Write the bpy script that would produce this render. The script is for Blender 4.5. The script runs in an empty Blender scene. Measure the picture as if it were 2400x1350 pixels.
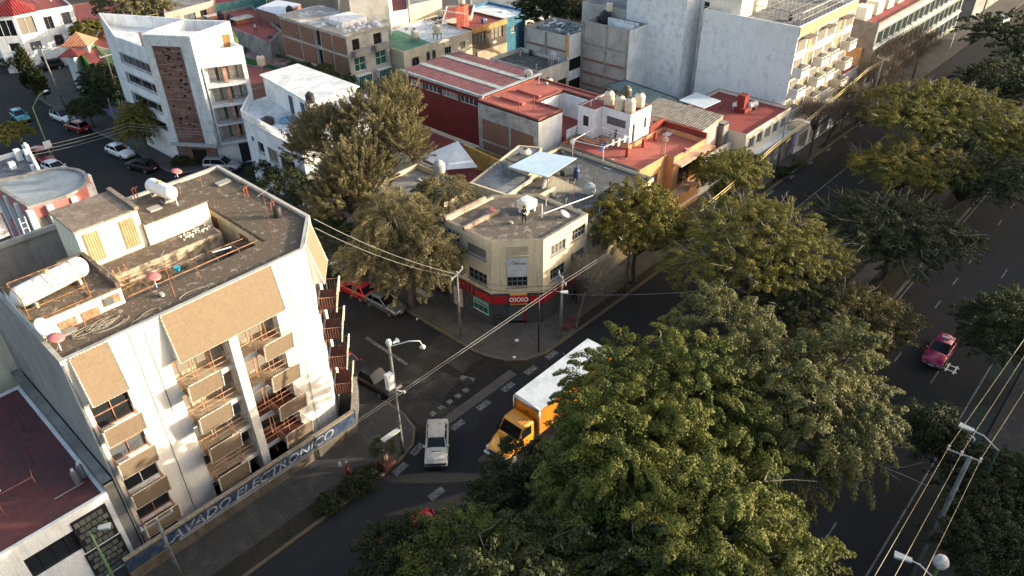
import bpy, math, random
import numpy as np
from mathutils import Vector, Matrix
R = math.radians
scene = bpy.context.scene
COL = scene.collection
random.seed(7)
# ------------------------------------------------------------ camera, sky, sun, exposure
CAM_H = 41.0
yaw, pitch, roll = R(42.9218), R(34.5287), R(-0.7467)
fw = Vector((math.cos(yaw)*math.cos(pitch), math.sin(yaw)*math.cos(pitch), -math.sin(pitch)))
rt = fw.cross(Vector((0, 0, 1))).normalized(); up = rt.cross(fw)
r2 = math.cos(roll)*rt + math.sin(roll)*up; u2 = -math.sin(roll)*rt + math.cos(roll)*up
cd = bpy.data.cameras.new('camera'); co = bpy.data.objects.new('camera', cd); COL.objects.link(co)
M = Matrix((r2, u2, -fw)).transposed().to_4x4(); M.translation = Vector((0, 0, CAM_H)); co.matrix_world = M
cd.sensor_width = 36; cd.lens = 1752.95/2400*36; cd.clip_end = 3000; cd.clip_start = 0.5
scene.camera = co
SUN_EL = 12.5
sv = Vector((0.735, -0.678, 0)).normalized()            # horizontal direction towards the sun
world = bpy.data.worlds.new('World'); scene.world = world; world.use_nodes = True
wn = world.node_tree; bg = wn.nodes['Background']
sky = wn.nodes.new('ShaderNodeTexSky'); sky.sky_type = 'NISHITA'; sky.sun_disc = False
sky.sun_elevation = R(SUN_EL); sky.sun_rotation = math.atan2(sv.x, sv.y)
sky.air_density = 1.0; sky.dust_density = 4.0; sky.ozone_density = 0.4
wn.links.new(sky.outputs[0], bg.inputs[0]); bg.inputs[1].default_value = 0.15
sl = bpy.data.lights.new('sun', 'SUN'); sl.energy = 3.2; sl.angle = R(0.5); sl.color = (1.0, 0.86, 0.66)
so = bpy.data.objects.new('sun', sl); COL.objects.link(so)
sd = Vector((sv.x*math.cos(R(SUN_EL)), sv.y*math.cos(R(SUN_EL)), math.sin(R(SUN_EL))))
so.rotation_euler = sd.to_track_quat('Z', 'Y').to_euler()
scene.view_settings.view_transform = 'Standard'; scene.view_settings.look = 'None'
scene.view_settings.gamma = 1; scene.view_settings.exposure = 1.6

# ------------------------------------------------------------ materials
def lin(h):
    if isinstance(h, str):
        c = [int(h[i:i+2], 16)/255 for i in (0, 2, 4)]
        return tuple(x/12.92 if x <= .04045 else ((x+.055)/1.055)**2.4 for x in c)
    return tuple(h)
MATS = {}
def N(nt, t, **k):
    n = nt.nodes.new(t)
    for a, b in k.items(): setattr(n, a, b)
    return n
def mat(name, col, rough=.85, col2=None, scale=1.2, lo=.42, hi=.62, metal=0, spec=.3, bump=0, bscale=8, stretch=None, fine=.12, streak=None):
    """plain weathered surface: base colour, a second colour laid on in noise patches, fine grain"""
    if name in MATS: return MATS[name]
    m = bpy.data.materials.new(name); m.use_nodes = True; nt = m.node_tree; b = nt.nodes['Principled BSDF']
    b.inputs['Roughness'].default_value = rough; b.inputs['Metallic'].default_value = metal
    b.inputs['Specular IOR Level'].default_value = spec
    c1 = lin(col)+(1,); c2 = (lin(col2) if col2 else tuple(x*.72 for x in lin(col)))+(1,)
    tc = N(nt, 'ShaderNodeTexCoord'); mp = N(nt, 'ShaderNodeMapping')
    geo = N(nt, 'ShaderNodeNewGeometry')
    nt.links.new(geo.outputs['Position'], mp.inputs[0])
    if stretch: mp.inputs['Scale'].default_value = stretch
    n1 = N(nt, 'ShaderNodeTexNoise'); n1.inputs['Scale'].default_value = scale; n1.inputs['Detail'].default_value = 7; n1.inputs['Roughness'].default_value = .65
    nt.links.new(mp.outputs[0], n1.inputs['Vector'])
    rp = N(nt, 'ShaderNodeValToRGB'); rp.color_ramp.elements[0].position = lo; rp.color_ramp.elements[1].position = hi
    rp.color_ramp.elements[0].color = c1; rp.color_ramp.elements[1].color = c2
    nt.links.new(n1.outputs[0], rp.inputs[0])
    n2 = N(nt, 'ShaderNodeTexNoise'); n2.inputs['Scale'].default_value = bscale; n2.inputs['Detail'].default_value = 5
    nt.links.new(mp.outputs[0], n2.inputs['Vector'])
    mr = N(nt, 'ShaderNodeMapRange'); mr.inputs[3].default_value = 1-fine; mr.inputs[4].default_value = 1+fine; mr.inputs[1].default_value = .3; mr.inputs[2].default_value = .7
    nt.links.new(n2.outputs[0], mr.inputs[0])
    mx = N(nt, 'ShaderNodeVectorMath', operation='MULTIPLY')
    nt.links.new(rp.outputs[0], mx.inputs[0]); nt.links.new(mr.outputs[0], mx.inputs[1])
    if streak is None: streak = .16 if any(w in name for w in ('paint', 'render', 'wall')) else 0
    last = mx.outputs[0]
    if streak:
        m3 = N(nt, 'ShaderNodeMapping'); m3.inputs['Scale'].default_value = (2.2, 2.2, .16); nt.links.new(geo.outputs['Position'], m3.inputs[0])
        n3 = N(nt, 'ShaderNodeTexNoise'); n3.inputs['Scale'].default_value = 1.6; n3.inputs['Detail'].default_value = 6; n3.inputs['Roughness'].default_value = .7; nt.links.new(m3.outputs[0], n3.inputs['Vector'])
        r3 = N(nt, 'ShaderNodeMapRange'); r3.inputs[1].default_value = .48; r3.inputs[2].default_value = .72; r3.inputs[3].default_value = 1; r3.inputs[4].default_value = 1-streak*1.9; nt.links.new(n3.outputs[0], r3.inputs[0])
        mm = N(nt, 'ShaderNodeVectorMath', operation='MULTIPLY'); nt.links.new(last, mm.inputs[0]); nt.links.new(r3.outputs[0], mm.inputs[1]); last = mm.outputs[0]
    nt.links.new(last, b.inputs['Base Color'])
    if bump:
        bp = N(nt, 'ShaderNodeBump'); bp.inputs['Strength'].default_value = bump; bp.inputs['Distance'].default_value = .03
        nt.links.new(n2.outputs[0], bp.inputs['Height']); nt.links.new(bp.outputs[0], b.inputs['Normal'])
    MATS[name] = m; return m
def gloss(name, col, rough=.25, metal=0, coat=0, spec=.5):
    if name in MATS: return MATS[name]
    m = bpy.data.materials.new(name); m.use_nodes = True; b = m.node_tree.nodes['Principled BSDF']
    b.inputs['Base Color'].default_value = lin(col)+(1,); b.inputs['Roughness'].default_value = rough
    b.inputs['Metallic'].default_value = metal; b.inputs['Coat Weight'].default_value = coat; b.inputs['Specular IOR Level'].default_value = spec
    b.inputs['Coat Roughness'].default_value = .08
    MATS[name] = m; return m
def wallcoord(nt):
    """(x+y, z) of the world position: a running coordinate along walls of either street direction"""
    geo = N(nt, 'ShaderNodeNewGeometry'); sp = N(nt, 'ShaderNodeSeparateXYZ'); nt.links.new(geo.outputs['Position'], sp.inputs[0])
    ad = N(nt, 'ShaderNodeMath', operation='ADD'); nt.links.new(sp.outputs[0], ad.inputs[0]); nt.links.new(sp.outputs[1], ad.inputs[1])
    cb = N(nt, 'ShaderNodeCombineXYZ'); nt.links.new(ad.outputs[0], cb.inputs[0]); nt.links.new(sp.outputs[2], cb.inputs[1])
    return cb.outputs[0], geo.outputs['Position']
def brick(name, c1, c2, mortar, w=.24, h=.07, ms=.012, stain=None, rough=.9, soft=.0):
    if name in MATS: return MATS[name]
    m = bpy.data.materials.new(name); m.use_nodes = True; nt = m.node_tree; b = nt.nodes['Principled BSDF']; b.inputs['Roughness'].default_value = rough
    v, pos = wallcoord(nt)
    bt = N(nt, 'ShaderNodeTexBrick'); nt.links.new(v, bt.inputs['Vector'])
    bt.inputs['Scale'].default_value = 1; bt.inputs['Brick Width'].default_value = w; bt.inputs['Row Height'].default_value = h
    bt.inputs['Mortar Size'].default_value = ms; bt.inputs['Color1'].default_value = lin(c1)+(1,); bt.inputs['Color2'].default_value = lin(c2)+(1,); bt.inputs['Mortar'].default_value = lin(mortar)+(1,)
    n1 = N(nt, 'ShaderNodeTexNoise'); n1.inputs['Scale'].default_value = .7; n1.inputs['Detail'].default_value = 8; nt.links.new(pos, n1.inputs['Vector'])
    rp = N(nt, 'ShaderNodeValToRGB'); rp.color_ramp.elements[0].position = .5; rp.color_ramp.elements[1].position = .68
    rp.color_ramp.elements[0].color = (0, 0, 0, 1); rp.color_ramp.elements[1].color = (.8, .8, .8, 1); nt.links.new(n1.outputs[0], rp.inputs[0])
    mx = N(nt, 'ShaderNodeMix', data_type='RGBA'); nt.links.new(rp.outputs[0], mx.inputs[0]); nt.links.new(bt.outputs[0], mx.inputs[6])
    mx.inputs[7].default_value = lin(stain or mortar)+(1,)
    nt.links.new(mx.outputs[2], b.inputs['Base Color']); MATS[name] = m; return m
def ribbed(name, c1, c2, axis=0, period=.2, rough=.5, metal=0, dirt=None):
    """corrugated or tiled sheet: ridges as bump along one world axis, weathering as noise"""
    if name in MATS: return MATS[name]
    m = mat(name, c1, rough, c2, scale=1.5, metal=metal); nt = m.node_tree; b = nt.nodes['Principled BSDF']
    geo = N(nt, 'ShaderNodeNewGeometry'); sp = N(nt, 'ShaderNodeSeparateXYZ'); nt.links.new(geo.outputs['Position'], sp.inputs[0])
    mu = N(nt, 'ShaderNodeMath', operation='MULTIPLY'); mu.inputs[1].default_value = 2*math.pi/period; nt.links.new(sp.outputs[axis], mu.inputs[0])
    si = N(nt, 'ShaderNodeMath', operation='SINE'); nt.links.new(mu.outputs[0], si.inputs[0])
    bp = N(nt, 'ShaderNodeBump'); bp.inputs['Strength'].default_value = 1; bp.inputs['Distance'].default_value = period*.22
    nt.links.new(si.outputs[0], bp.inputs['Height']); nt.links.new(bp.outputs[0], b.inputs['Normal'])
    return m
def leafmat(name, c1, c2, c3, trans=.25, scale=.5):
    if name in MATS: return MATS[name]
    m = bpy.data.materials.new(name); m.use_nodes = True; nt = m.node_tree; b = nt.nodes['Principled BSDF']
    b.inputs['Roughness'].default_value = .6; b.inputs['Specular IOR Level'].default_value = .25
    geo = N(nt, 'ShaderNodeNewGeometry'); n1 = N(nt, 'ShaderNodeTexNoise'); n1.inputs['Scale'].default_value = scale; n1.inputs['Detail'].default_value = 4
    nt.links.new(geo.outputs['Position'], n1.inputs['Vector'])
    ri = N(nt, 'ShaderNodeMath', operation='MULTIPLY_ADD'); ri.inputs[1].default_value = .18; nt.links.new(geo.outputs['Random Per Island'], ri.inputs[0]); nt.links.new(n1.outputs[0], ri.inputs[2])
    rp = N(nt, 'ShaderNodeValToRGB'); e = rp.color_ramp.elements; e[0].position = .36; e[0].color = lin(c1)+(1,); e[1].position = .78; e[1].color = lin(c3)+(1,)
    x = e.new(.56); x.color = lin(c2)+(1,)
    nt.links.new(ri.outputs[0], rp.inputs[0]); nt.links.new(rp.outputs[0], b.inputs['Base Color'])
    tr = N(nt, 'ShaderNodeBsdfTranslucent'); nt.links.new(rp.outputs[0], tr.inputs[0])
    ms = N(nt, 'ShaderNodeMixShader'); ms.inputs[0].default_value = trans
    out = nt.nodes['Material Output']; nt.links.new(b.outputs[0], ms.inputs[1]); nt.links.new(tr.outputs[0], ms.inputs[2]); nt.links.new(ms.outputs[0], out.inputs[0])
    MATS[name] = m; return m

# ------------------------------------------------------------ objects
def rootloc(o):
    v = Vector((0, 0, 0))
    while o is not None: v += o.location; o = o.parent
    return v
def thing(name, label, cat, loc=(0, 0, 0), rot=0, group=None):
    o = bpy.data.objects.new(name, None); COL.objects.link(o); o.location = loc; o.rotation_euler = (0, 0, rot)
    o.empty_display_size = .3; o['label'] = label; o['category'] = cat
    if group: o['group'] = group
    return o
def tag(o, label=None, cat=None, group=None, kind=None):
    if label: o['label'] = label
    if cat: o['category'] = cat
    if group: o['group'] = group
    if kind: o['kind'] = kind
    return o
class MB:
    def __init__(s): s.v = []; s.f = []; s.m = []
    def add(s, vs, fs, m=0):
        k = len(s.v); s.v += [tuple(p) for p in vs]
        for f in fs: s.f.append([i+k for i in f]); s.m.append(m)
        return s
    def box(s, x0, y0, z0, x1, y1, z1, m=0):
        if x0 > x1: x0, x1 = x1, x0
        if y0 > y1: y0, y1 = y1, y0
        if z0 > z1: z0, z1 = z1, z0
        return s.add([(x0,y0,z0),(x1,y0,z0),(x1,y1,z0),(x0,y1,z0),(x0,y0,z1),(x1,y0,z1),(x1,y1,z1),(x0,y1,z1)],
                     [(0,3,2,1),(4,5,6,7),(0,1,5,4),(1,2,6,5),(2,3,7,6),(3,0,4,7)], m)
    def obox(s, a, b, w, z0, z1, m=0):
        """box standing along the ground line a-b with thickness w"""
        a = Vector(a[:2]); b = Vector(b[:2]); d = (b-a).normalized(); n = Vector((-d.y, d.x))*w/2
        return s.prism([a+n, a-n, b-n, b+n], z0, z1, m)
    def prism(s, poly, z0, z1, m=0, mtop=None):
        n = len(poly); area = sum(poly[i][0]*poly[(i+1)%n][1]-poly[(i+1)%n][0]*poly[i][1] for i in range(n))
        if area < 0: poly = list(poly)[::-1]
        zt = z1 if isinstance(z1, (list, tuple)) else [z1]*n
        s.add([(p[0], p[1], z0) for p in poly]+[(poly[i][0], poly[i][1], zt[i]) for i in range(n)],
              [tuple(range(n))[::-1]]+[(i, (i+1)%n, n+(i+1)%n, n+i) for i in range(n)], m)
        s.f.append([len(s.v)-n+i for i in range(n)]); s.m.append(m if mtop is None else mtop)
        return s
    def tube(s, pts, r, n=6, m=0, cap=True):
        pts = [Vector(p) for p in pts]; k = len(s.v)
        rs = r if isinstance(r, (list, tuple)) else [r]*len(pts)
        for i, p in enumerate(pts):
            d = (pts[min(i+1, len(pts)-1)]-pts[max(i-1, 0)])
            if d.length < 1e-9: d = Vector((0, 0, 1))
            d.normalize(); a = d.cross(Vector((0, 0, 1)))
            if a.length < .05: a = d.cross(Vector((1, 0, 0)))
            a.normalize(); b = d.cross(a)
            for j in range(n):
                t = 2*math.pi*j/n; s.v.append(tuple(p+(a*math.cos(t)+b*math.sin(t))*rs[i]))
        for i in range(len(pts)-1):
            for j in range(n):
                j2 = (j+1) % n; s.f.append([k+i*n+j, k+i*n+j2, k+(i+1)*n+j2, k+(i+1)*n+j]); s.m.append(m)
        if cap:
            s.f.append([k+j for j in range(n)][::-1]); s.m.append(m)
            s.f.append([k+(len(pts)-1)*n+j for j in range(n)]); s.m.append(m)
        return s
    def lathe(s, c, prof, n=14, m=0, axis='z'):
        """prof: (radius, height) pairs turned about an axis through c"""
        k = len(s.v)
        for r, h in prof:
            for j in range(n):
                t = 2*math.pi*j/n; x, y = r*math.cos(t), r*math.sin(t)
                p = {'z': (x, y, h), 'x': (h, x, y), 'y': (x, h, y)}[axis]
                s.v.append((c[0]+p[0], c[1]+p[1], c[2]+p[2]))
        for i in range(len(prof)-1):
            for j in range(n):
                j2 = (j+1) % n; s.f.append([k+i*n+j, k+i*n+j2, k+(i+1)*n+j2, k+(i+1)*n+j]); s.m.append(m)
        s.f.append([k+j for j in range(n)][::-1]); s.m.append(m)
        s.f.append([k+(len(prof)-1)*n+j for j in range(n)]); s.m.append(m)
        return s
    def loft(s, secs, m=0, close=True):
        """secs: rings with equal vertex counts"""
        k = len(s.v); n = len(secs[0])
        for r in secs: s.v += [tuple(p) for p in r]
        for i in range(len(secs)-1):
            for j in range(n):
                j2 = (j+1) % n; s.f.append([k+i*n+j, k+i*n+j2, k+(i+1)*n+j2, k+(i+1)*n+j]); s.m.append(m)
        if close:
            s.f.append([k+j for j in range(n)][::-1]); s.m.append(m)
            s.f.append([k+(len(secs)-1)*n+j for j in range(n)]); s.m.append(m)
        return s
    def build(s, name, mats, parent=None, smooth=False, local=False):
        if not isinstance(mats, (list, tuple)): mats = [mats]
        off = rootloc(parent) if (parent is not None and not local) else Vector((0, 0, 0))
        me = bpy.data.meshes.new(name); v = np.array(s.v, dtype=float)
        if len(v): v = v-np.array(off)
        me.from_pydata([tuple(p) for p in v], [], s.f)
        for m in mats: me.materials.append(m)
        me.polygons.foreach_set('material_index', [min(i, len(mats)-1) for i in s.m])
        if smooth: me.polygons.foreach_set('use_smooth', [True]*len(s.f))
        me.update(); o = bpy.data.objects.new(name, me); COL.objects.link(o)
        if parent is not None: o.parent = parent
        return o
def kids(o): return list(o.children)
def copy_tree(o, parent=None):
    c = o.copy(); COL.objects.link(c); c.parent = parent
    for ch in kids(o): copy_tree(ch, c)
    return c
def ccw(poly):
    n = len(poly); a = sum(poly[i][0]*poly[(i+1)%n][1]-poly[(i+1)%n][0]*poly[i][1] for i in range(n))
    return list(poly) if a > 0 else list(poly)[::-1]
def inset(poly, d):
    poly = [Vector(p[:2]) for p in poly]; n = len(poly); out = []
    for i in range(n):
        a, b, c = poly[i-1], poly[i], poly[(i+1) % n]
        e1 = (b-a).normalized(); e2 = (c-b).normalized(); n1 = Vector((-e1.y, e1.x)); n2 = Vector((-e2.y, e2.x))
        k = 1+n1.dot(n2); out.append(b+(n1+n2)*(d/max(k, .25)))
    return out
def facade(mb, a, b, z0, z1, ops, depth=.18, m=0):
    """wall face from a to b (outside on the right), with rectangular holes and their reveals; ops = (u0,u1,zlo,zhi)"""
    a = Vector(a[:2]); b = Vector(b[:2]); L = (b-a).length; d = (b-a)/L; nin = Vector((-d.y, d.x))
    us = sorted({0, L}|{max(0, min(L, o[i])) for o in ops for i in (0, 1)}); zs = sorted({z0, z1}|{max(z0, min(z1, o[i])) for o in ops for i in (2, 3)})
    def p(u, z, k=0): q = a+d*u+nin*k; return (q.x, q.y, z)
    for i in range(len(us)-1):
        for j in range(len(zs)-1):
            uc = (us[i]+us[i+1])/2; zc = (zs[j]+zs[j+1])/2
            if any(o[0] < uc < o[1] and o[2] < zc < o[3] for o in ops): continue
            mb.add([p(us[i], zs[j]), p(us[i+1], zs[j]), p(us[i+1], zs[j+1]), p(us[i], zs[j+1])], [(0, 1, 2, 3)], m)
    for o in ops:
        u0, u1, w0, w1 = o[:4]; D = o[6] if len(o) > 6 else depth
        for q in ([p(u0,w0),p(u0,w1),p(u0,w1,D),p(u0,w0,D)], [p(u1,w1),p(u1,w0),p(u1,w0,D),p(u1,w1,D)],
                  [p(u1,w0),p(u0,w0),p(u0,w0,D),p(u1,w0,D)], [p(u0,w1),p(u1,w1),p(u1,w1,D),p(u0,w1,D)]):
            mb.add(q, [(0, 1, 2, 3)], m)
def windows(root, a, b, ops, depth=.18, glass=None, frame=None):
    """one window object per opening: frame bars with a pane as its child, or a door"""
    a = Vector(a[:2]); b = Vector(b[:2]); L = (b-a).length; d = (b-a)/L; nin = Vector((-d.y, d.x))
    for o in ops:
        u0, u1, z0, z1 = o[:4]; st = o[4] if len(o) > 4 else (2, 1); fm = (o[5] if len(o) > 5 and o[5] else frame) or GREYF
        D = o[6] if len(o) > 6 else depth
        def P3(u, z, k): q = a+d*u+nin*k; return (q.x, q.y, z)
        def bar(mb, ua, ub, za, zb, k0, k1, m=0):
            vs = [P3(u, z, k) for z in (za, zb) for (u, k) in ((ua, k1), (ub, k1), (ub, k0), (ua, k0))]
            mb.add(vs, [(0,1,2,3),(7,6,5,4),(0,4,5,1),(1,5,6,2),(2,6,7,3),(3,7,4,0)], m)
        if st == 'hole':
            mb = MB(); bar(mb, u0, u1, z0, z1, D-.02, D); mb.build('dark_opening', DARK, root); continue
        if st in ('door', 'shutter', 'gate'):
            mb = MB(); bar(mb, u0, u1, z0, z1, D-.08, D)
            n = max(2, int((u1-u0)/.35))
            for i in range(1, n): u = u0+(u1-u0)*i/n; bar(mb, u-.02, u+.02, z0, z1, D-.1, D-.08)
            mb.build({'door': 'door', 'shutter': 'roller_shutter', 'gate': 'garage_gate'}[st], fm, root); continue
        if st == 'arch':
            mb = MB(); n = 10; w = (u1-u0)/2; uc = (u0+u1)/2; zc = z1-w
            ring = [(u0, z0), (u1, z0)]+[(uc+w*math.cos(math.pi*i/n), zc+w*math.sin(math.pi*i/n)) for i in range(n+1)]
            vs = [P3(u, z, -.03) for u, z in ring]; vs2 = [P3(u, z, .02) for u, z in ring]; k = len(ring)
            pm = MB(); pm.add(vs+vs2, [tuple(range(k)), tuple(range(k, 2*k))[::-1]]+[(i, i+k, (i+1)%k+k, (i+1)%k) for i in range(k)])
            for i in range(2, k-1): mb.tube([P3(*ring[i], -.05), P3(*ring[i+1], -.05)], .05, 4)
            mb.tube([P3(u0, z0, -.05), P3(u0, zc, -.05)], .05, 4); mb.tube([P3(u1, z0, -.05), P3(u1, zc, -.05)], .05, 4)
            mb.tube([P3(uc, z0, -.05), P3(uc, z1, -.05)], .03, 4); mb.tube([P3(u0-.1, z0, -.05), P3(u1+.1, z0, -.05)], .08, 4)
            w_ = mb.build('window', fm, root); pm.build('pane', glass or GLASS, w_); continue
        mb = MB(); t = .05; k0, k1 = D-.07, D-.005
        bar(mb, u0, u1, z0, z0+t, k0, k1); bar(mb, u0, u1, z1-t, z1, k0, k1); bar(mb, u0, u0+t, z0+t, z1-t, k0, k1); bar(mb, u1-t, u1, z0+t, z1-t, k0, k1)
        for i in range(1, st[0]): u = u0+(u1-u0)*i/st[0]; bar(mb, u-.025, u+.025, z0+t, z1-t, k0+.004, k1)
        for i in range(1, st[1]): z = z0+(z1-z0)*i/st[1]; bar(mb, u0+t, u1-t, z-.022, z+.022, k0+.008, k1)
        if len(st) > 2: bar(mb, u0-.08, u1+.08, z0-.1, z0-.003, -.1, -.003)
        w_ = mb.build('window', fm, root)
        pm = MB(); bar(pm, u0, u1, z0, z1, D-.004, D+.01); pm.build('pane', glass or random.choice(GLASSES), w_)
def building(name, label, cat, poly, z, wm, rm, par=.35, z0=0, ops=None, frame=None, edgem=None, pt=.2, cap=None, glass=None, depth=.18):
    poly = ccw(poly); n = len(poly); root = thing(name, label, cat, (poly[0][0], poly[0][1], z0)); ops = ops or {}
    zr = z-par; mb = MB(); wms = [wm]
    for i in range(n):
        mi = 0
        if edgem and i in edgem: wms.append(edgem[i]); mi = len(wms)-1
        facade(mb, poly[i], poly[(i+1) % n], z0, z, ops.get(i, []), depth, mi)
    if par > .02:
        ins = inset(poly, pt)
        for i in range(n):
            j = (i+1) % n
            mb.add([(*poly[i][:2], z), (*poly[j][:2], z), (*ins[j], z), (*ins[i], z)], [(0, 1, 2, 3)], len(wms) if cap else 0)
            mb.add([(*ins[i], z), (*ins[j], z), (*ins[j], zr-.1), (*ins[i], zr-.1)], [(0, 1, 2, 3)], 0)
        if cap: wms.append(cap)
    mb.build('wall', wms, root)
    rp = inset(poly, pt-.02) if par > .02 else poly
    r = MB(); r.prism(rp, zr-.15, zr+(0 if par > .02 else .012)); r.build('roof', rm, root)
    for i, o in ops.items(): windows(root, poly[i], poly[(i+1) % n], o, depth, glass, frame)
    return root
def rowops(L, n, w, z, h, u0=None, u1=None, st=(2, 1), fm=None):
    u0 = .6 if u0 is None else u0; u1 = L-.6 if u1 is None else u1
    g = (u1-u0)/n; return [(u0+g*i+(g-w)/2, u0+g*i+(g+w)/2, z, z+h, st, fm) for i in range(n)]
def rect(x0, y0, x1, y1): return [(x0, y0), (x1, y0), (x1, y1), (x0, y1)]   # edges: 0 = towards avenue, 1 = far side, 2 = back, 3 = towards side street

GLASS = gloss('window_glass', (.018, .022, .027), .08)
GLASS2 = gloss('window_glass_pale', (.10, .115, .125), .15)
GLASS3 = gloss('window_glass_curtained', (.20, .18, .15), .4)
GLASS4 = gloss('window_glass_green', (.02, .07, .06), .1)
GLASSES = [GLASS, GLASS, GLASS, GLASS2, GLASS3]
DARK = mat('dark_interior', (.012, .011, .01), .95)
GREYF = gloss('grey_metal_frame', (.22, .22, .22), .5)
WHITEF = gloss('white_metal_frame', (.65, .66, .66), .5)
BLACKF = gloss('black_metal_frame', (.02, .02, .022), .5)
BROWNF = mat('rusty_brown_metal', (.26, .10, .065), .7)
WHITE = mat('white_paint', (.74, .76, .78), .8, (.58, .60, .62), .5, bscale=3, fine=.05)
CREAM = mat('cream_paint', (.66, .56, .38), .85, (.50, .42, .28), .5, lo=.45, hi=.8, fine=.05)
CREAMY = mat('warm_white_paint', (.74, .69, .56), .85, (.56, .50, .38), .6, lo=.5, hi=.85, fine=.05)
CONC = mat('concrete', (.27, .265, .25), .9, (.17, .165, .155), .6, bump=.3)
CONCL = mat('pale_concrete', (.42, .41, .38), .9, (.28, .275, .26), .5, bump=.2)
REDROOF = mat('red_roof_coating', (.27, .062, .05), .8, (.20, .055, .05), .35, bscale=2.5, fine=.1)
SALMON = mat('faded_red_roof_coating', (.40, .115, .085), .8, (.30, .09, .075), .35, bscale=2.5, fine=.1)
TAR = mat('mottled_grey_roof', (.075, .07, .062), .9, (.20, .19, .17), 1.6, lo=.5, hi=.72, bscale=6, fine=.3, bump=.4)
TARB = mat('mottled_brown_roof', (.105, .082, .062), .9, (.26, .225, .19), 1.3, lo=.52, hi=.74, bscale=7, fine=.35, bump=.4)
GREYROOF = mat('grey_concrete_roof', (.22, .23, .235), .9, (.11, .11, .11), .5, bscale=3, fine=.15)
WHITEROOF = mat('white_roof_coating', (.60, .64, .68), .8, (.42, .45, .47), .7, bscale=3, fine=.1)

# ------------------------------------------------------------ ground, roads, pavements
ASPH = mat('asphalt', (.0145, .0155, .0175), .9, (.022, .022, .023), .25, lo=.4, hi=.7, bscale=14, fine=.25, bump=.2)
ASPH_OLD = mat('worn_asphalt', (.026, .025, .023), .9, (.070, .066, .06), .7, lo=.5, hi=.75, bscale=10, fine=.3, bump=.3)
ASPH_NEW = mat('fresh_asphalt_patch', (.010, .0095, .0095), .9, (.017, .0155, .0145), .6, bscale=14, fine=.3)
EARTH = mat('bare_earth', (.032, .025, .018), .95, (.018, .02, .011), .4, bscale=9, fine=.35, bump=.4)
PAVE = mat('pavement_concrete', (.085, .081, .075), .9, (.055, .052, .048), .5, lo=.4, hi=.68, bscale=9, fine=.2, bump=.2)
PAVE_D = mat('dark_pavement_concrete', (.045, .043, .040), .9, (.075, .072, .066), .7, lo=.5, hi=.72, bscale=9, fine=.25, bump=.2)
KERB = mat('worn_yellow_kerb', (.14, .105, .045), .9, (.09, .083, .075), 1.4, lo=.42, hi=.55)
KERBG = mat('concrete_kerb', (.15, .145, .135), .9, (.09, .09, .085), 1)
LINE = mat('worn_white_road_paint', (.17, .17, .165), .85, (.05, .05, .05), 4, lo=.44, hi=.6)
LINEW = mat('white_road_paint', (.22, .225, .225), .8, (.10, .10, .10), 3)
def pav(seed=0):
    pass
def structure(name, mb, m, **k):
    o = mb.build(name, m); o['kind'] = 'structure'; return o
structure('ground', MB().add([(-700,-700,-.05),(1100,-700,-.05),(1100,1100,-.05),(-700,1100,-.05)], [(0,1,2,3)]), EARTH)
ROOTZ = 0.0
structure('avenue_road', MB().add([(-120,20.8,0),(420,20.8,0),(420,31.6,0),(-120,31.6,0)], [(0,1,2,3)]).add([(-120,1.0,0),(420,1.0,0),(420,12.5,0),(-120,12.5,0)], [(0,1,2,3)]), ASPH)
structure('side_street', MB().add([(25.2,31.604,0),(34.4,31.604,0),(34.4,150,0),(25.2,150,0)], [(0,1,2,3)])
          .add([(-60,84,.0),(25.196,84,.0),(25.196,190,.0),(-60,190,.0)], [(0,1,2,3)]).add([(34.404,79.5,.0),(130,78,.0),(130,87.5,.0),(34.404,87.5,.0)], [(0,1,2,3)])
          .add([(34.404,87.504,0),(46,87.504,0),(46,190,0),(34.404,190,0)], [(0,1,2,3)]), ASPH)
structure('side_street_worn', MB().add([(25.3,31.7,.004),(34.3,31.7,.004),(34.3,40.5,.004),(25.3,38.5,.004)], [(0,1,2,3)]), ASPH_OLD)
structure('road_patch', MB().add([(28.81, 31.98), (35.23, 31.82), (34.72, 35.39), (31.37, 35.33), (28.18, 35.25)] and [(*p, .009) for p in ((27.92, 34.06), (29.10, 31.80), (35.07, 31.67), (35.13, 35.27), (32.64, 35.36))], [(0,1,2,3,4)])
          .add([(*p, .009) for p in ((30.70, 37.37), (31.66, 37.45), (31.76, 34.73), (31.01, 34.62))], [(0,1,2,3)]).add([(60,27.3,.006),(112,27.3,.006),(112,29.6,.006),(60,29.6,.006)], [(0,1,2,3)]), ASPH_NEW)
structure('road_gutter', MB().add([(25.0,31.75,.012),(34.6,31.75,.012),(34.6,32.6,.012),(25.0,32.6,.012)], [(0,1,2,3)]), PAVE)
med = MB().prism([(-120,12.75),(420,12.75),(420,20.55),(-120,20.55)], -.04, .13); structure('median', med, EARTH)
mk = MB(); mk.box(-120,12.5,0,420,12.74,.15); mk.box(-120,20.56,0,420,20.8,.15); structure('median_kerb', mk, KERBG)
structure('median_path', MB().add([(-120,15.3,.136),(420,15.3,.136),(420,16.7,.136),(-120,16.7,.136)], [(0,1,2,3)]), PAVE)
structure('cycle_lane', MB().add([(-120,1.1,.004),(420,1.1,.004),(420,3.0,.004),(-120,3.0,.004)], [(0,1,2,3)]), mat('cycle_lane_asphalt', (.022,.024,.024), .9))
structure('cycle_lane_paint', MB().add([(46,1.15,.009),(56,1.15,.009),(56,2.95,.009),(46,2.95,.009)], [(0,1,2,3)]).add([(60,1.15,.009),(68,1.15,.009),(68,2.95,.009),(60,2.95,.009)], [(0,1,2,3)]), mat('green_cycle_paint', (.018,.045,.036), .9, (.022,.026,.026), 1.5))
structure('far_pavement', MB().prism([(-120,-9),(420,-9),(420,1.0),(-120,1.0)], -.04, .14), PAVE_D)
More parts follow.
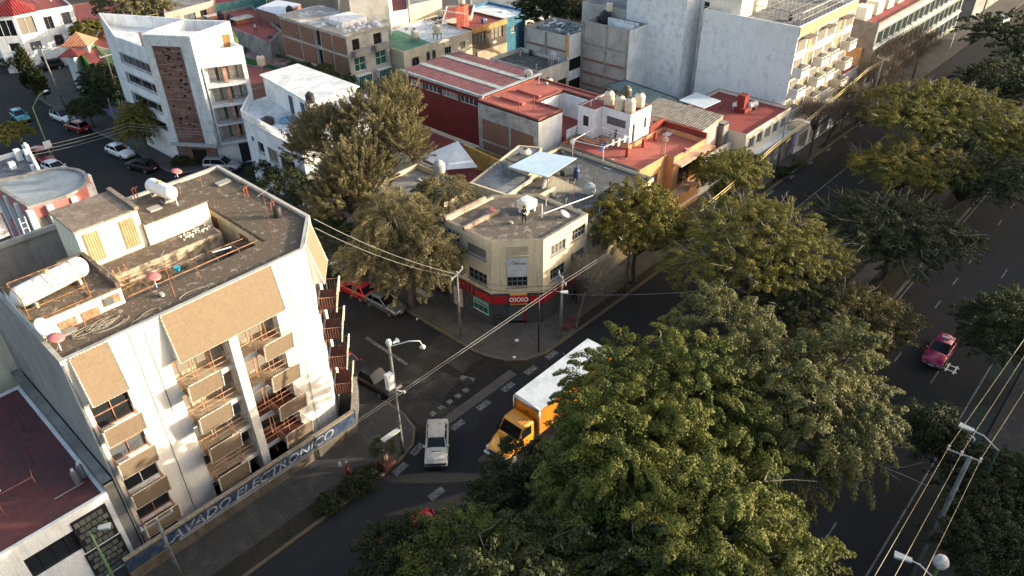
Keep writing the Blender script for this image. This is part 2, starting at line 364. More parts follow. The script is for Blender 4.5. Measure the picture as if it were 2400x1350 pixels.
structure('far_road', MB().add([(-120,-20,.0),(420,-20,.0),(420,-9,.0),(-120,-9,.0)], [(0,1,2,3)]), ASPH)
# pavements: prisms 15 cm high, with a kerb strip along the street edge
def pavement(kerb, back, m=PAVE, km=KERB, name='pavement'):
    poly = list(kerb)+list(back); structure(name, MB().prism(poly, -.04, .15), m)
    mb = MB()
    for i in range(len(kerb)-1):
        a, b = Vector(kerb[i]), Vector(kerb[i+1]); d = (b-a).normalized(); n = Vector((-d.y, d.x))
        c = sum((Vector(p) for p in poly), Vector((0, 0)))/len(poly)
        if (c-a).dot(n) < 0: n = -n
        mb.prism([a-n*.03, b-n*.03, b+n*.16, a+n*.16], -.03, .157)
    structure('kerb', mb, km)
    return poly
def joints(x0, y0, x1, y1, step, name='pavement_joints', z=.156):
    mb = MB(); x = x0
    while x <= x1: mb.add([(x-.025,y0,z),(x+.025,y0,z),(x+.025,y1,z),(x-.025,y1,z)], [(0,1,2,3)]); x += step
    y = y0+step
    while y < y1-.2: mb.add([(x0,y-.025,z+.002),(x1,y-.025,z+.002),(x1,y+.025,z+.002),(x0,y+.025,z+.002)], [(0,1,2,3)]); y += step
    structure(name, mb, mat('pavement_joint', (.045,.043,.04), .95))
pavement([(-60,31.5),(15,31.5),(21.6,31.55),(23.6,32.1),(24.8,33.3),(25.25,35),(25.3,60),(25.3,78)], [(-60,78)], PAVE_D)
pavement([(34.3,79),(34.3,36.5),(34.6,35.0),(35.3,33.4),(36.4,32.3),(38.2,31.65),(46,31.5),(300,31.5)], [(300,79)], PAVE)
joints(34.6, 34.4, 38.0, 62, 2.1); joints(39, 31.8, 110, 34.4, 2.2); joints(21.9, 32.6, 24.6, 38.1, 1.9); joints(-5, 33.2, 21, 36.2, 2.3)
# strip of bare soil between pavement slabs and kerb
structure('tree_pits', MB().add([(42.5,31.75,.16),(60,31.75,.16),(60,32.6,.16),(42.5,32.6,.16)], [(0,1,2,3)]).add([(76,31.75,.16),(88,31.75,.16),(88,32.5,.16),(76,32.5,.16)], [(0,1,2,3)])
          .add([(-10,31.75,.16),(20.5,31.75,.16),(20.5,33.1,.16),(-10,33.1,.16)], [(0,1,2,3)]).add([(94,31.75,.16),(106,31.75,.16),(106,32.5,.16),(94,32.5,.16)], [(0,1,2,3)]), EARTH)
pavement([(32.99, 132.23), (32.88, 126.77), (33.02, 118.01), (33.26, 109.83), (33.81, 104.28), (33.82, 97.96), (33.66, 93.21), (33.89, 90.49), (34.31, 89.09), (35.39, 88.41), (37.79, 87.16), (40.81, 85.43), (60,87.6), (130,87.6)], [(130,180), (45,180)], PAVE, KERBG)
# lane markings
mk = MB()
for x in np.arange(3, 260, 10.2): mk.add([(x+32.7-30.6,6.02,.01),(x+32.7-28.6,6.02,.01),(x+32.7-28.6,6.14,.01),(x+32.7-30.6,6.14,.01)], [(0,1,2,3)])
for x in np.arange(56.9-51, 260, 5.1*1.0): mk.add([(x,9.17,.01),(x+1.6,9.17,.01),(x+1.6,9.29,.01),(x,9.29,.01)], [(0,1,2,3)]) if int(round((x-5.9)/5.1)) % 1 == 0 else None
mk.add([(30,12.15,.01),(300,12.15,.01),(300,12.27,.01),(30,12.27,.01)], [(0,1,2,3)])
for x in np.arange(46, 200, 5.3): mk.add([(x,3.03,.01),(x+.01,3.03,.01),(x+.01,3.15,.01),(x,3.15,.01)], [(0,1,2,3)])
mk.add([(-20,3.02,.01),(300,3.02,.01),(300,3.14,.01),(-20,3.14,.01)], [(0,1,2,3)])
for x in np.arange(60, 160, 5.5): mk.add([(x,24.3,.01),(x+1.7,24.3,.01),(x+1.7,24.42,.01),(x,24.42,.01)], [(0,1,2,3)])
mk.add([(70,27.2,.01),(104,27.2,.01),(104,27.3,.01),(70,27.3,.01)], [(0,1,2,3)])
# hollow arrow on the main carriageway
for a, b in (((100,9.9),(103.5,10.7)), ((103.5,10.7),(100,11.5)), ((100,9.9),(100.8,10.7)), ((100.8,10.7),(100,11.5))):
    mk.prism([(a[0],a[1]-.1),(b[0],b[1]-.1),(b[0],b[1]+.1),(a[0],a[1]+.1)], .008, .012)
structure('lane_markings', mk, LINEW)
mk = MB()
for c, ang in (((27.26, 31.20),0),((30.12, 31.25),0),((32.99, 31.25),0),((35.75, 31.23),0),((38.44, 31.22),0),((21.44, 31.12),.1),((21.66, 27.53),0),((23.52, 31.63),.2),((31.46, 34.43),-1.2)):
    v = [Vector((x, y)) for x, y in ((-.62,-.28),(.62,-.28),(.62,.28),(-.62,.28))]; mk.add([(c[0]+p.x*math.cos(ang)-p.y*math.sin(ang), c[1]+p.x*math.sin(ang)+p.y*math.cos(ang), .014) for p in v], [(0,1,2,3)])
for i in range(9):
    x = 56+i*5.4; mk.add([(x+22,31.0,.014),(x+23.1,31.0,.014),(x+23.1,31.4,.014),(x+22,31.4,.014)], [(0,1,2,3)])
for i in range(5):
    x = 26.6+i*.9; mk.add([(x,33.3,.014),(x+.45,33.3,.014),(x+.45,33.75,.014),(x,33.75,.014)], [(0,1,2,3)])
mk.add([(29.2,39.5,.014),(29.5,39.5,.014),(29.5,45,.014),(29.2,45,.014)], [(0,1,2,3)])
structure('crossing_studs', mk, LINE)
# bicycle symbol on the cycle lane and a small framed square symbol beside the taxi
def ring(mb, c, r, w, z, n=16):
    vs = []
    for i in range(n):
        t = 2*math.pi*i/n; vs += [(c[0]+r*math.cos(t), c[1]+r*math.sin(t), z), (c[0]+(r-w)*math.cos(t), c[1]+(r-w)*math.sin(t), z)]
    mb.add(vs, [(2*i, 2*((i+1)%n), 2*((i+1)%n)+1, 2*i+1) for i in range(n)])
mk = MB(); bx_, by_ = (51.09, 1.87); ring(mk, (bx_-.55,by_), .42, .09, .02); ring(mk, (bx_+.55,by_+.05), .42, .09, .02)
for a, b in (((-.55,0),(-.1,.35)),((-.1,.35),(.45,.35)),((.45,.35),(0,0)),((0,0),(-.55,0)),((-.1,.35),(0,0)),((.45,.35),(.6,0)),((.35,.5),(.6,.5))):
    mk.obox((bx_+a[0],by_+a[1]), (bx_+b[0],by_+b[1]), .08, .016, .02)
qx, qy = (59.12, 5.40)
for s in (-1, 1): mk.obox((qx-.65,qy+s*.3), (qx+.65,qy+s*.3), .13, .016, .02); mk.obox((qx+s*.35,qy-.5), (qx+s*.35,qy+.5), .13, .021, .024)
structure('road_symbols', mk, mat('bright_white_road_paint', (.8,.85,.85), .6, (.55,.58,.58), 6))
# manhole covers
mk = MB(); 
for c in ((31.21, 34.17), (24.93, 38.88), (23.19, 34.80), (35.15, 42.87)): mk.box(c[0]-.4,c[1]-.35,.015,c[0]+.4,c[1]+.35,.022)
structure('drain_covers', mk, mat('iron_grate', (.02,.02,.02), .8))

rnd = random.Random(21); mk = MB()
def crack(x, y, a, n, st, w):
    p = Vector((x, y)); pts = [p.copy()]
    for i in range(n): a += rnd.uniform(-.5,.5); p = p+Vector((math.cos(a), math.sin(a)))*st; pts.append(p.copy())
    for q, r in zip(pts[:-1], pts[1:]):
        d = (r-q).normalized(); nn = Vector((-d.y, d.x))*w; mk.add([(*(q-nn),.0185),(*(r-nn),.0185),(*(r+nn),.0185),(*(q+nn),.0185)], [(0,1,2,3)])
for i in range(26): crack(rnd.uniform(26,34), rnd.uniform(32.5,62), rnd.choice((0,1.57,3.1)), rnd.randint(3,8), rnd.uniform(.4,.9), .022)
for i in range(14): crack(rnd.uniform(14,110), rnd.uniform(22,31), 0, rnd.randint(5,12), .8, .02)
for i in range(14): crack(rnd.uniform(34,120), rnd.uniform(3.5,12), 0, rnd.randint(5,12), .9, .02)
structure('road_cracks', mk, mat('tar_crack', (.007,.007,.007), .9))
mk = MB()
for x in np.arange(25.5, 34.3, 2.2): mk.add([(x-.02,33,.0165),(x+.02,33,.0165),(x+.02,40,.0165),(x-.02,40,.0165)], [(0,1,2,3)])
for y in (34.6, 36.8, 38.6): mk.add([(25.4,y-.02,.0175),(34.2,y-.02,.0175),(34.2,y+.02,.0175),(25.4,y+.02,.0175)], [(0,1,2,3)])
structure('slab_joints', mk, mat('pavement_joint', (.045,.043,.04), .95))
for i in range(9):
    cx_, cy_ = rnd.uniform(26.5,33.5), rnd.uniform(33,58); r_ = rnd.uniform(.3,1.1); v = [(cx_+r_*rnd.uniform(.6,1)*math.cos(a), cy_+r_*rnd.uniform(.6,1)*math.sin(a), .0125+.0004*i) for a in np.linspace(0, 2*math.pi, 11)[:-1]]
    structure('oil_stain', MB().add(v, [tuple(range(10))]), mat('oil_stained_asphalt', (.013,.012,.011), .6, (.022,.021,.02), 2))

# ------------------------------------------------------------ left apartment block
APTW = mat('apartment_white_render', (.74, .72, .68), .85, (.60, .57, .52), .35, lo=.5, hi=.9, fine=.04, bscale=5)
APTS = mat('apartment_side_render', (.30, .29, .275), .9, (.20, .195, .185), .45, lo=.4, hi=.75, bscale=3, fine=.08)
TILE = mat('tan_mosaic_tile', (.20, .152, .103), .8, (.17, .127, .086), 6, bscale=20, fine=.14)
RIM = mat('pale_tile_rim', (.62, .57, .48), .8, (.45, .40, .32), 6, lo=.48, hi=.55)
RUST = mat('rust_painted_steel', (.30, .12, .075), .7, (.40, .22, .14), 4)
REDFLOOR = mat('red_balcony_floor', (.12, .042, .032), .8)
AP = [(6.0,38.2),(21.25,38.2),(24.15,41.7),(24.15,54.1),(6.0,54.1)]
apt = thing('apartment_block', 'five storey white apartment block with tan tiled balconies and cluttered roof', 'apartment building', (6.0,38.2,0))
Z = 15.7; F = [2.1+2.65*i for i in range(4)]      # floor levels 2.1, 4.75, 7.4, 10.05
W1 = [(.4, 2.5, f+.25, f+2.25, (2,2), [RUST,WHITEF,RUST,RUST][i], .2) for i, f in enumerate(F)]+[(.5,2.4,.2,1.6,(2,1),None,.2)]
# recessed loggias: left bay of the pair and right bay
def logg(u0, u1): return [(u0, u1, f+.0, f+2.3, 'skip', None, 1.3) for f in F]+[(u0, u1, .15, 1.75, 'skip', None, 1.3)]
L1, L2 = logg(5.2, 8.75), logg(9.35, 12.4)
ms = MB()
facade(ms, AP[0], AP[1], 0, Z, W1+L1+L2, .2, 0)
c0 = Vector(AP[1]); c1 = Vector(AP[2]); CL = (c1-c0).length
W2 = [(1.3, 3.3, f+.15, f+2.2, (2,2), RUST, .2) for f in F]
facade(ms, AP[1], AP[2], 0, Z, W2, .2, 0)
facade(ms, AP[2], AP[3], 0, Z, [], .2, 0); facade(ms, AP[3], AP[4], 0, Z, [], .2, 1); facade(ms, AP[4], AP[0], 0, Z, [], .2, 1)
# low parapet on top
ins = inset(AP, .25)
for i in range(5):
    j = (i+1) % 5
    ms.add([(*AP[i], Z), (*AP[j], Z), (*ins[j], Z), (*ins[i], Z)], [(0,1,2,3)], 2); ms.add([(*ins[i], Z), (*ins[j], Z), (*ins[j], Z-.35), (*ins[i], Z-.35)], [(0,1,2,3)], 2)
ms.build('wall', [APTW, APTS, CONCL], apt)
windows(apt, AP[0], AP[1], W1, .2, None, RUST); windows(apt, AP[1], AP[2], W2, .2, None, RUST)
# roof slab around the sunken patio
PX0, PX1, PY0, PY1 = 10.95, 20.35, 41.35, 47.5
rf = MB(); ZR = Z-.25
rf.prism([(6.2,38.4),(21.3,38.4),(21.9,39.2),(21.9,PY0),(6.2,PY0)], ZR-.3, ZR); rf.prism([(PX1,PY0),(21.9,PY0),(21.9,39.2),(23.95,41.8),(23.95,53.9),(PX1,53.9)], ZR-.3, ZR)
rf.build('roof', mat('apartment_roof', (.105,.082,.06), .92, (.34,.30,.26), 2.2, lo=.56, hi=.68, bscale=9, fine=.45, bump=.5), apt)
pt = MB(); pt.box(6.2,PY0,12.4,PX1-.0,54,12.5); pt.build('patio_floor', mat('patio_floor', (.09,.08,.07), .9, (.16,.15,.14), .8), apt)
pm = MB(); pm.add([(PX0,PY0,12.5),(PX1,PY0,12.5),(PX1,PY0,ZR-.3),(PX0,PY0,ZR-.3)], [(0,3,2,1)]); pm.add([(PX1,PY0,12.5),(PX1,53.9,12.5),(PX1,53.9,ZR-.3),(PX1,PY0,ZR-.3)], [(0,3,2,1)]); pm.build('patio_wall', CREAM, apt)
dm = MB(); dm.box(PX1-.06,43.9,12.5,PX1-.01,44.9,14.7); dm.box(PX1-.06,48.0,12.5,PX1-.01,48.9,14.7); dm.build('patio_door', BROWNF, apt)
dm = MB(); dm.box(PX1-1.5,42.5,12.5,PX1-.02,44.6,14.5); dm.build('patio_shed', gloss('dark_brown_sheet', (.05,.02,.018), .6), apt)
# rooftop rooms
rb = MB(); rb.box(6.2,PY0+.01,12.5,10.9,46.5,16.5); rb.build('rooftop_room', CREAMY, apt)
rb = MB(); rb.box(6.2,PY0,16.5,10.9,46.5,16.62); rb.box(10.7,PY0,16.62,10.95,46.3,16.95); rb.box(9.3,46.1,16.62,10.7,46.35,16.95); rb.build('rooftop_room_roof', MATS['apartment_roof'], apt)
for x in (7.2, 8.5): MB().box(x,PY0-.05,13,x+.95,PY0,16).build('rooftop_door', RUST, apt)
w_ = MB().box(9.75,PY0-.06,15.75,10.7,PY0,16.3).build('rooftop_window', RUST, apt); MB().box(9.8,PY0-.09,15.8,10.3,PY0-.06,16.25).build('pane', GLASS2, w_)
MB().box(11.2,47.8,12.5,15.2,51.6,17.6).build('stair_room', CREAMY, apt)
m = MB(); m.box(11.1,47.7,17.6,15.3,51.7,17.72); m.box(15.0,47.6,17.72,15.3,51.8,17.9); m.build('stair_room_roof', mat('brown_screed', (.16,.125,.095), .9, (.24,.20,.16), 1.5, bscale=9, fine=.3), apt)
for x in (11.55, 13.85):
    d = MB().box(x,47.74,15.2,x+.95,47.8,17.25)
    for k in range(6): d.box(x+.06+k*.155,47.71,15.2,x+.1+k*.155,47.74,17.25)
    d.build('stair_door', mat('tan_louvre_door', (.45,.30,.17), .7), apt)
MB().box(15.25,47.52,12.5,19.75,51.4,16.5).build('tank_room', CREAMY, apt)
m = MB(); m.box(15.31,47.4,16.5,19.85,51.5,16.62); m.build('tank_room_roof', MATS['mottled_brown_roof'], apt)
m = MB(); m.box(16.3,48.6,16.63,17.1,49.3,16.72); m.box(17.5,49.0,16.63,18.2,49.8,16.70); m.build('roof_hatch', CONCL, apt)
MB().box(17.6,49.1,16.71,18.1,49.7,16.72).build('hatch_opening', DARK, apt)
m = MB(); m.box(11.9,45.55,14.7,19.4,47.5,14.95); m.box(11.9,45.6,12.5,19.4,46.6,14.7); m.build('laundry_roof', mat('ledge_render', (.50,.42,.30), .9, (.12,.10,.08), 2, lo=.4, hi=.6), apt)
m = MB(); m.box(12,45.62,14.952,19.2,47.4,14.97); m.build('laundry_roof_top', MATS['mottled_brown_roof'], apt)
# rubble on the laundry roof
m = MB(); rnd = random.Random(3)
for i in range(60):
    x, y = rnd.uniform(17.0,19.1), rnd.uniform(46.3,47.2); s = rnd.uniform(.05,.13); m.box(x,y,14.97,x+s,y+s*.8,14.97+s*.8)
tag(m.build('rubble', mat('white_rubble', (.6,.58,.55), .9)), 'heap of white rubble on the laundry roof ledge of the apartment block', 'rubble', kind=None)
# sinks and concrete washing tubs in the patio
m = MB()
for i in range(8): m.box(11.6+i*1.05,43.2,13.3,12.55+i*1.05,44.2,13.4); m.box(11.6+i*1.05,43.2,12.9,12.55+i*1.05,43.28,13.7)
m.box(11.5,44.25,12.5,20,44.35,13.9); m.build('washing_tubs', CONC, apt)
# loggia rooms: floor, back wall, glazing
LOGC = mat('loggia_cream_wall', (.46,.40,.29), .85, (.38,.32,.22), 1); LOGB = mat('loggia_brown_wall', (.20,.11,.07), .85)
PRU = mat('pale_rust_rail', (.48,.27,.17), .7, (.36,.17,.10), 4)
for u0, u1 in ((5.2,8.75),(9.35,12.4)):
    for i, f in enumerate([-.0]+F):
        x0, x1 = 6+u0, 6+u1; zt = f+2.3 if i else 1.75; low = i < 3 and u0 > 6
        MB().box(x0,39.5,f+.02,x1,39.56,zt).build('loggia_back', LOGB if low else LOGC, apt)
        MB().box(x0,38.26,f-.06,x1,39.5,f+.012).build('loggia_floor', REDFLOOR if low else LOGC, apt)
        w = MB()
        for k in (0,.36,.68,1): x = x0+(x1-x0)*k; w.box(x-.035,38.95,f+.02,x+.035,39.02,zt)
        w.box(x0,38.95,f+1.5,x1,39.01,f+1.55)
        o = w.build('loggia_window', WHITEF if (i == 2 and u0 < 6) else PRU, apt); MB().box(x0+.04,38.98,f+.75,x1-.04,38.99,zt).build('pane', [GLASS,GLASS,GLASS2,GLASS3,GLASS3][i], o)
        if not i: continue
        r = MB()
        for zz in (.45,.85): r.tube([(x0,38.3,f+zz),(x1,38.3,f+zz)], .035, 4)
        for k in (.35,.68): x = x0+(x1-x0)*k; r.tube([(x,38.3,f),(x,38.3,f+2.28)], .03, 4)
        r.build('loggia_rail', PRU, apt)
MB().box(14.76,37.82,0,15.34,38.2,12.9).build('pier', APTW, apt)
# projecting tiled balconies with sloped shade panels at the top
def balcony(p, d, w, f, depth=1.0):
    """p: left end on the wall, d: along the wall, outside is on the right"""
    n = Vector((d.y, -d.x)); pass
    def q(u, k, z): v = p+d*u+n*k; return (v.x, v.y, z)
    def slab(mb, u0, u1, k0, k1, z0, z1, m=0):
        vs = [q(u, k, z) for z in (z0, z1) for (u, k) in ((u0,k0),(u1,k0),(u1,k1),(u0,k1))]
        mb.add(vs, [(0,1,2,3),(7,6,5,4),(0,4,5,1),(1,5,6,2),(2,6,7,3),(3,7,4,0)], m)
    fl = MB(); slab(fl, 0, w, .0, depth, f-.06, f+.06); o = fl.build('balcony', REDFLOOR, apt)
    # tiled front panel leaning outwards, with a pale serrated rim
    pn = MB(); k0, k1 = depth, depth+.22; z0, z1 = f-.3, f+1.08
    vs = [q(u, k, z) for (u, k, z) in ((-.05,k0,z0),(w+.05,k0,z0),(w+.05,k1,z1),(-.05,k1,z1),(-.05,k0-.06,z0),(w+.05,k0-.06,z0),(w+.05,k1-.06,z1),(-.05,k1-.06,z1))]
    pn.add(vs, [(0,1,2,3),(7,6,5,4),(0,4,5,1),(1,5,6,2),(2,6,7,3),(3,7,4,0)]); pn.build('front_panel', TILE, o)
    rm = MB(); nb = 8
    for s in (0, 1):
        for i in range(nb):
            t = (i+.15)/nb; t2 = (i+.85)/nb; u = -.05 if s == 0 else w+.05; e = -.07 if s == 0 else .07
            rm.tube([q(u+e*.5, k0+(k1-k0)*t, z0+(z1-z0)*t), q(u+e*.5, k0+(k1-k0)*t2, z0+(z1-z0)*t2)], .06, 4)
    n2 = int(w/.16)
    for i in range(n2):
        u = (i+.1)*w/n2; u2_ = (i+.85)*w/n2
        rm.tube([q(u, k1-.03, z1+.02), q(u2_, k1-.03, z1+.02)], .05, 4); rm.tube([q(u, k0-.02, z0-.02), q(u2_, k0-.02, z0-.02)], .035, 4)
    rm.build('panel_rim', RIM, o)
    rl = MB()
    for u in (0, w):
        rl.tube([q(u,0,f+.95), q(u,k1-.1,f+.95)], .022, 4)
        for k in range(1, 7): rl.tube([q(u, k*depth/7, f+.06), q(u, k*depth/7, f+.95)], .016, 4)
    rl.build('side_railing', PRU, o)
    return o
D0 = Vector((1, 0)); 
for f in F:
    balcony(Vector((6.35,38.2)), D0, 2.05, f, 1.05); balcony(Vector((11.35,38.2)), D0, 2.0, f, 1.1); balcony(Vector((16.5,38.2)), D0, 1.95, f, 1.1)
D1 = (c1-c0).normalized()
for f in F: balcony(c0+D1*.9, D1, 2.4, f+.1, 1.25)
# sloped shade panels on the top floor
def shade(p, d, w, ztop, zbot, k, name='shade_panel'):
    n = Vector((d.y, -d.x)); mb = MB()
    def q(u, kk, z): v = p+d*u+n*kk; return (v.x, v.y, z)
    vs = [q(0,.08,ztop),q(w,.08,ztop),q(w,k,zbot),q(0,k,zbot),q(0,0.0,ztop),q(w,.0,ztop),q(w,k-.08,zbot),q(0,k-.08,zbot)]
    mb.add(vs, [(0,3,2,1),(4,5,6,7),(0,4,7,3),(1,2,6,5),(0,1,5,4),(3,7,6,2)]); o = mb.build(name, TILE, apt)
    rm = MB(); nb = int((ztop-zbot)/.17)
    for s in (-.03, w+.03):
        for i in range(nb):
            t, t2 = (i+.1)/nb, (i+.85)/nb; rm.tube([q(s,.05+(k-.05)*t,ztop+(zbot-ztop)*t), q(s,.05+(k-.05)*t2,ztop+(zbot-ztop)*t2)], .065, 4)
    nb = int(w/.17)
    for i in range(nb): rm.tube([q(w*(i+.1)/nb,.05,ztop+.03), q(w*(i+.85)/nb,.05,ztop+.03)], .05, 4); rm.tube([q(w*(i+.1)/nb,k-.02,zbot-.02), q(w*(i+.85)/nb,k-.02,zbot-.02)], .04, 4)
    rm.build('panel_rim', RIM, o)
    bk = MB(); bk.add([q(w-.01,0,ztop-.1),q(w-.01,k-.1,zbot+.05),q(w-.01,0,zbot+.05)], [(0,1,2)]); bk.add([q(.01,0,ztop-.1),q(.01,k-.1,zbot+.05),q(.01,0,zbot+.05)], [(0,2,1)]); bk.build('cheek', APTW, o)
shade(Vector((6.45,38.2)), D0, 2.0, Z-.05, 12.6, .75)
shade(Vector((11.5,38.2)), D0, 7.2, Z-.05, 12.55, .75)
shade(c0+D1*.7, D1, 2.9, Z-.05, 12.4, .8)
# rain streaks and downpipe
MB().tube([(6.12,38.1,0.2),(6.12,38.1,15.5)], .05, 5).build('downpipe', CONC, apt)
# red flowers in pots on two balconies
for i, (x, f) in enumerate(((7.0,F[3]),(7.2,F[2]),(12.2,F[3]),(17.4,F[3]))):
    m = MB()
    for k in range(4): m.lathe((x+k*.24,37.45,f+.07), [(.07,0),(.1,.28)], 6)
    o = tag(m.build('flower_pots', mat('clay_pot', (.35,.12,.06), .8)), ['row of clay pots on the upper left tiled balcony', 'row of clay pots on the second balcony down the left column', 'row of clay pots on the upper middle tiled balcony', 'row of clay pots on the upper right tiled balcony'][i], 'flower pots', 'clay pots on the tiled balconies')
# ---- front garden wall with painted lettering
SGN = mat('blue_painted_sign_wall', (.022,.045,.10), .85, (.07,.085,.115), 1.6, lo=.48, hi=.62, bscale=6, fine=.25)
SGY = mat('worn_yellow_band', (.24,.185,.04), .85, (.13,.105,.05), 3)
SGW = mat('worn_white_lettering', (.30,.32,.34), .85, (.08,.105,.16), 3.2, lo=.48, hi=.60, bscale=14, fine=.3)
sw = thing('sign_wall', 'low blue garden wall painted LAVADO ELECTRONICO in front of the apartment block', 'sign wall', (5.3,36.4,0))
m = MB(); m.obox((4.4,36.35), (21.6,36.35), .22, 0, 1.0); m.obox((21.6,36.4), (24.0,39.2), .22, 0, 1.0); m.build('wall_base', mat('tan_wall_base', (.14,.118,.09), .9, (.09,.078,.06), 1), sw)
m = MB(); m.obox((4.4,36.35), (21.6,36.35), .24, 1.0, 2.2); m.obox((21.62,36.4), (24.05,39.25), .24, 1.0, 2.2); m.build('painted_band', SGN, sw)
m = MB(); m.obox((4.4,36.35), (21.6,36.35), .26, 1.0, 1.07); m.obox((4.4,36.35), (21.6,36.35), .26, 2.13, 2.2); m.build('yellow_stripe', SGY, sw)
m = MB()
for i in range(7): m.obox((6.2+i*2.4,36.3), (6.42+i*2.4,36.3), .2, 0, 1.0)
m.build('buttress', mat('wall_post', (.12,.10,.075), .9), sw)
m = MB(); m.obox((4.4,36.35), (21.6,36.35), .3, 2.2, 2.27); m.obox((21.62,36.4), (24.05,39.25), .3, 2.2, 2.27); m.build('coping', mat('worn_coping', (.30,.26,.20), .9, (.18,.15,.12), 4), sw)
def text(s, size, loc, rot, m, parent, name='lettering', ext=.01, bold=.012, shear=0, sx=1, align='CENTER'):
    c = bpy.data.curves.new(name, 'FONT'); c.body = s; c.size = size; c.extrude = ext; c.offset = bold; c.align_x = align; c.align_y = 'CENTER'; c.shear = shear; c.resolution_u = 3
    o = bpy.data.objects.new(name, c); COL.objects.link(o); bpy.context.view_layer.update()
    me = bpy.data.meshes.new_from_object(o); bpy.data.objects.remove(o); o = bpy.data.objects.new(name, me); COL.objects.link(o)
    me.materials.clear(); me.materials.append(m); o.rotation_euler = rot; o.scale = (sx, 1, 1); o.location = Vector(loc)-(rootloc(parent) if parent else Vector()); o.parent = parent
    return o
text('LAVADO ELECTRONICO', .98, (13.1,36.21,1.6), (R(90),0,0), SGW, sw, shear=.3, sx=1.2)
a_ = math.atan2(2.85,2.43)
text('LAVADO', .8, (22.9,37.7,1.6), (R(90),0,a_), SGW, sw, shear=.2, sx=.9)
# ---- roof furniture
def gas_tank(c, L, r, ang, label, group=None):
    t = thing('gas_tank', label, 'gas tank', c, ang, group); m = MB(); pr = []
    for i in range(7): a = math.pi/2*i/6; pr.append((max(r*math.sin(a), .01), -L/2+r*(1-math.cos(a))*.7))
    pr += [(x, -y) for x, y in pr[::-1]]
    m.lathe((0,0,r+.22), pr, 20, axis='x'); m.build('tank', TANKW, t, smooth=True, local=True)
    m = MB()
    for s in (-1, 1): m.box(s*L*.3-.08,-r*.8,0,s*L*.3+.08,r*.8,.32)
    m.build('cradle', CONCL, t, local=True)
    MB().lathe((0,0,2*r+.18), [(.16,0),(.16,.12),(.05,.2)], 8).build('valve', gloss('brass_valve', (.5,.4,.15), .4), t, local=True)
    return t
TANKW = mat('white_tank_enamel', (.70,.70,.69), .45, (.55,.53,.50), 1.2, lo=.5, hi=.8)
gas_tank((8.1,43.4,16.62), 4.4, .62, .2, 'large white gas tank beside the rusty cage on the left roof', 'horizontal gas tanks on the block roof')
gas_tank((17.9,50.0,16.62), 2.9, .5, -1.45, 'white gas tank on the far roof of the apartment block near the street corner', 'horizontal gas tanks on the block roof')
# rusty cage frame
t = thing('steel_cage', 'rusty steel frame cage standing on the left roof of the apartment block', 'frame', (5.9,41.5,16.6)); m = MB()
x0, x1, y0, y1, z0, z1 = 6.1, 9.3, 41.45, 43.6, 16.62, 18.2
for z in (z0+.05, z1):
    for a, b in (((x0,y0),(x1,y0)),((x1,y0),(x1,y1)),((x1,y1),(x0,y1)),((x0,y1),(x0,y0))): m.tube([(*a,z),(*b,z)], .03, 4)
for a in ((x0,y0),(x1,y0),(x1,y1),(x0,y1),((x0+x1)/2,y1)): m.tube([(*a,z0),(*a,z1)], .03, 4)
m.tube([(x0,y0,z0+.8),(x1,y0,z0+.8)], .03, 4); m.tube([((x0+x1)/2,y0,z1),((x0+x1)/2,y1,z1)], .03, 4); m.build('frame', mat('rusty_angle_iron', (.33,.17,.06), .8, (.15,.06,.03), 4), t)
# satellite dishes
def dish(c, r, col, label, az=0, tilt=.6, mast=.7, group='satellite dishes on the roofs', name='satellite_dish'):
    t = thing(name, label, 'satellite dish', c, az, group); m = MB()
    prof = [(.01,0)]+[(r*i/6, r*.22*(i/6)**2) for i in range(1, 7)]+[(r, r*.22+.03), (.02,.05)]
    m.lathe((0,0,0), prof, 18); o = m.build('reflector', col, t, smooth=True, local=True); o.location = (0,0,mast); o.rotation_euler = (0, tilt, 0)
    p = MB(); p.tube([(0,0,0),(0,0,mast)], .03, 5); p.tube([(-.25,0,0),(0,0,mast*.5)], .02, 4); p.build('mast', WHITEF, t, local=True)
    a = MB(); d = Vector((math.sin(tilt),0,math.cos(tilt))); e = Vector((0,0,mast)); a.tube([e+Vector((r*.8*math.cos(tilt),0,-r*.8*math.sin(tilt))), e+d*r*.9], .015, 4); a.build('feed_arm', GREYF, t, local=True)
    return t
DISHR = gloss('faded_red_dish', (.42,.13,.13), .5); DISHW = gloss('white_dish', (.62,.62,.60), .5); DISHG = gloss('grey_dish', (.35,.36,.38), .5)
dish((*(6.43, 40.76),15.45), .75, DISHW, 'large white satellite dish at the near left roof corner of the apartment block', -.5, .9, .8)
dish((*(6.53, 39.54),15.45), .42, DISHR, 'pink dish at the left front corner of the apartment roof', -.8, .35, .8)
dish((*(12.88, 41.51),15.45), .42, DISHR, 'pink dish near the middle front of the apartment roof', -.8, .35, .7)
dish((*(20.96, 54.43),15.7), .40, DISHR, 'pink dish on the far back corner of the apartment roof', -.8, .35, .4)
# antennas
def antenna(c, h, label, n=5, rot=0, w=.5, group='television aerials on the roofs', m_=None):
    t = thing('antenna', label, 'antenna', c, rot, group); m = MB(); m.tube([(0,0,0),(0,0,h)], .025, 4); m.build('mast', m_ or BROWNF, t, local=True)
    m = MB(); m.tube([(-.6,0,h-.1),(.6,0,h-.1)], .015, 4)
    for i in range(n): x = -.55+1.1*i/max(n-1,1); m.tube([(x,-w,h-.1),(x,w,h-.1)], .012, 3)
    m.build('elements', GREYF, t, local=True); return t
antenna((*(20.79, 41.12),15.45), 3.6, 'tall crooked aerial on the right wing of the apartment roof', 3, .4, .5)
antenna((*(13.14, 39.72),15.45), 3.0, 'tall aerial with cross arms beside the pink dish on the apartment roof', 4, .9, .4)
antenna((*(15.13, 40.38),15.45), 1.6, 'short aerial by the patio edge with wire loops', 5, .2, .35)
for i, (px, py) in enumerate(((317,463), (573,462), (637,495))): pass
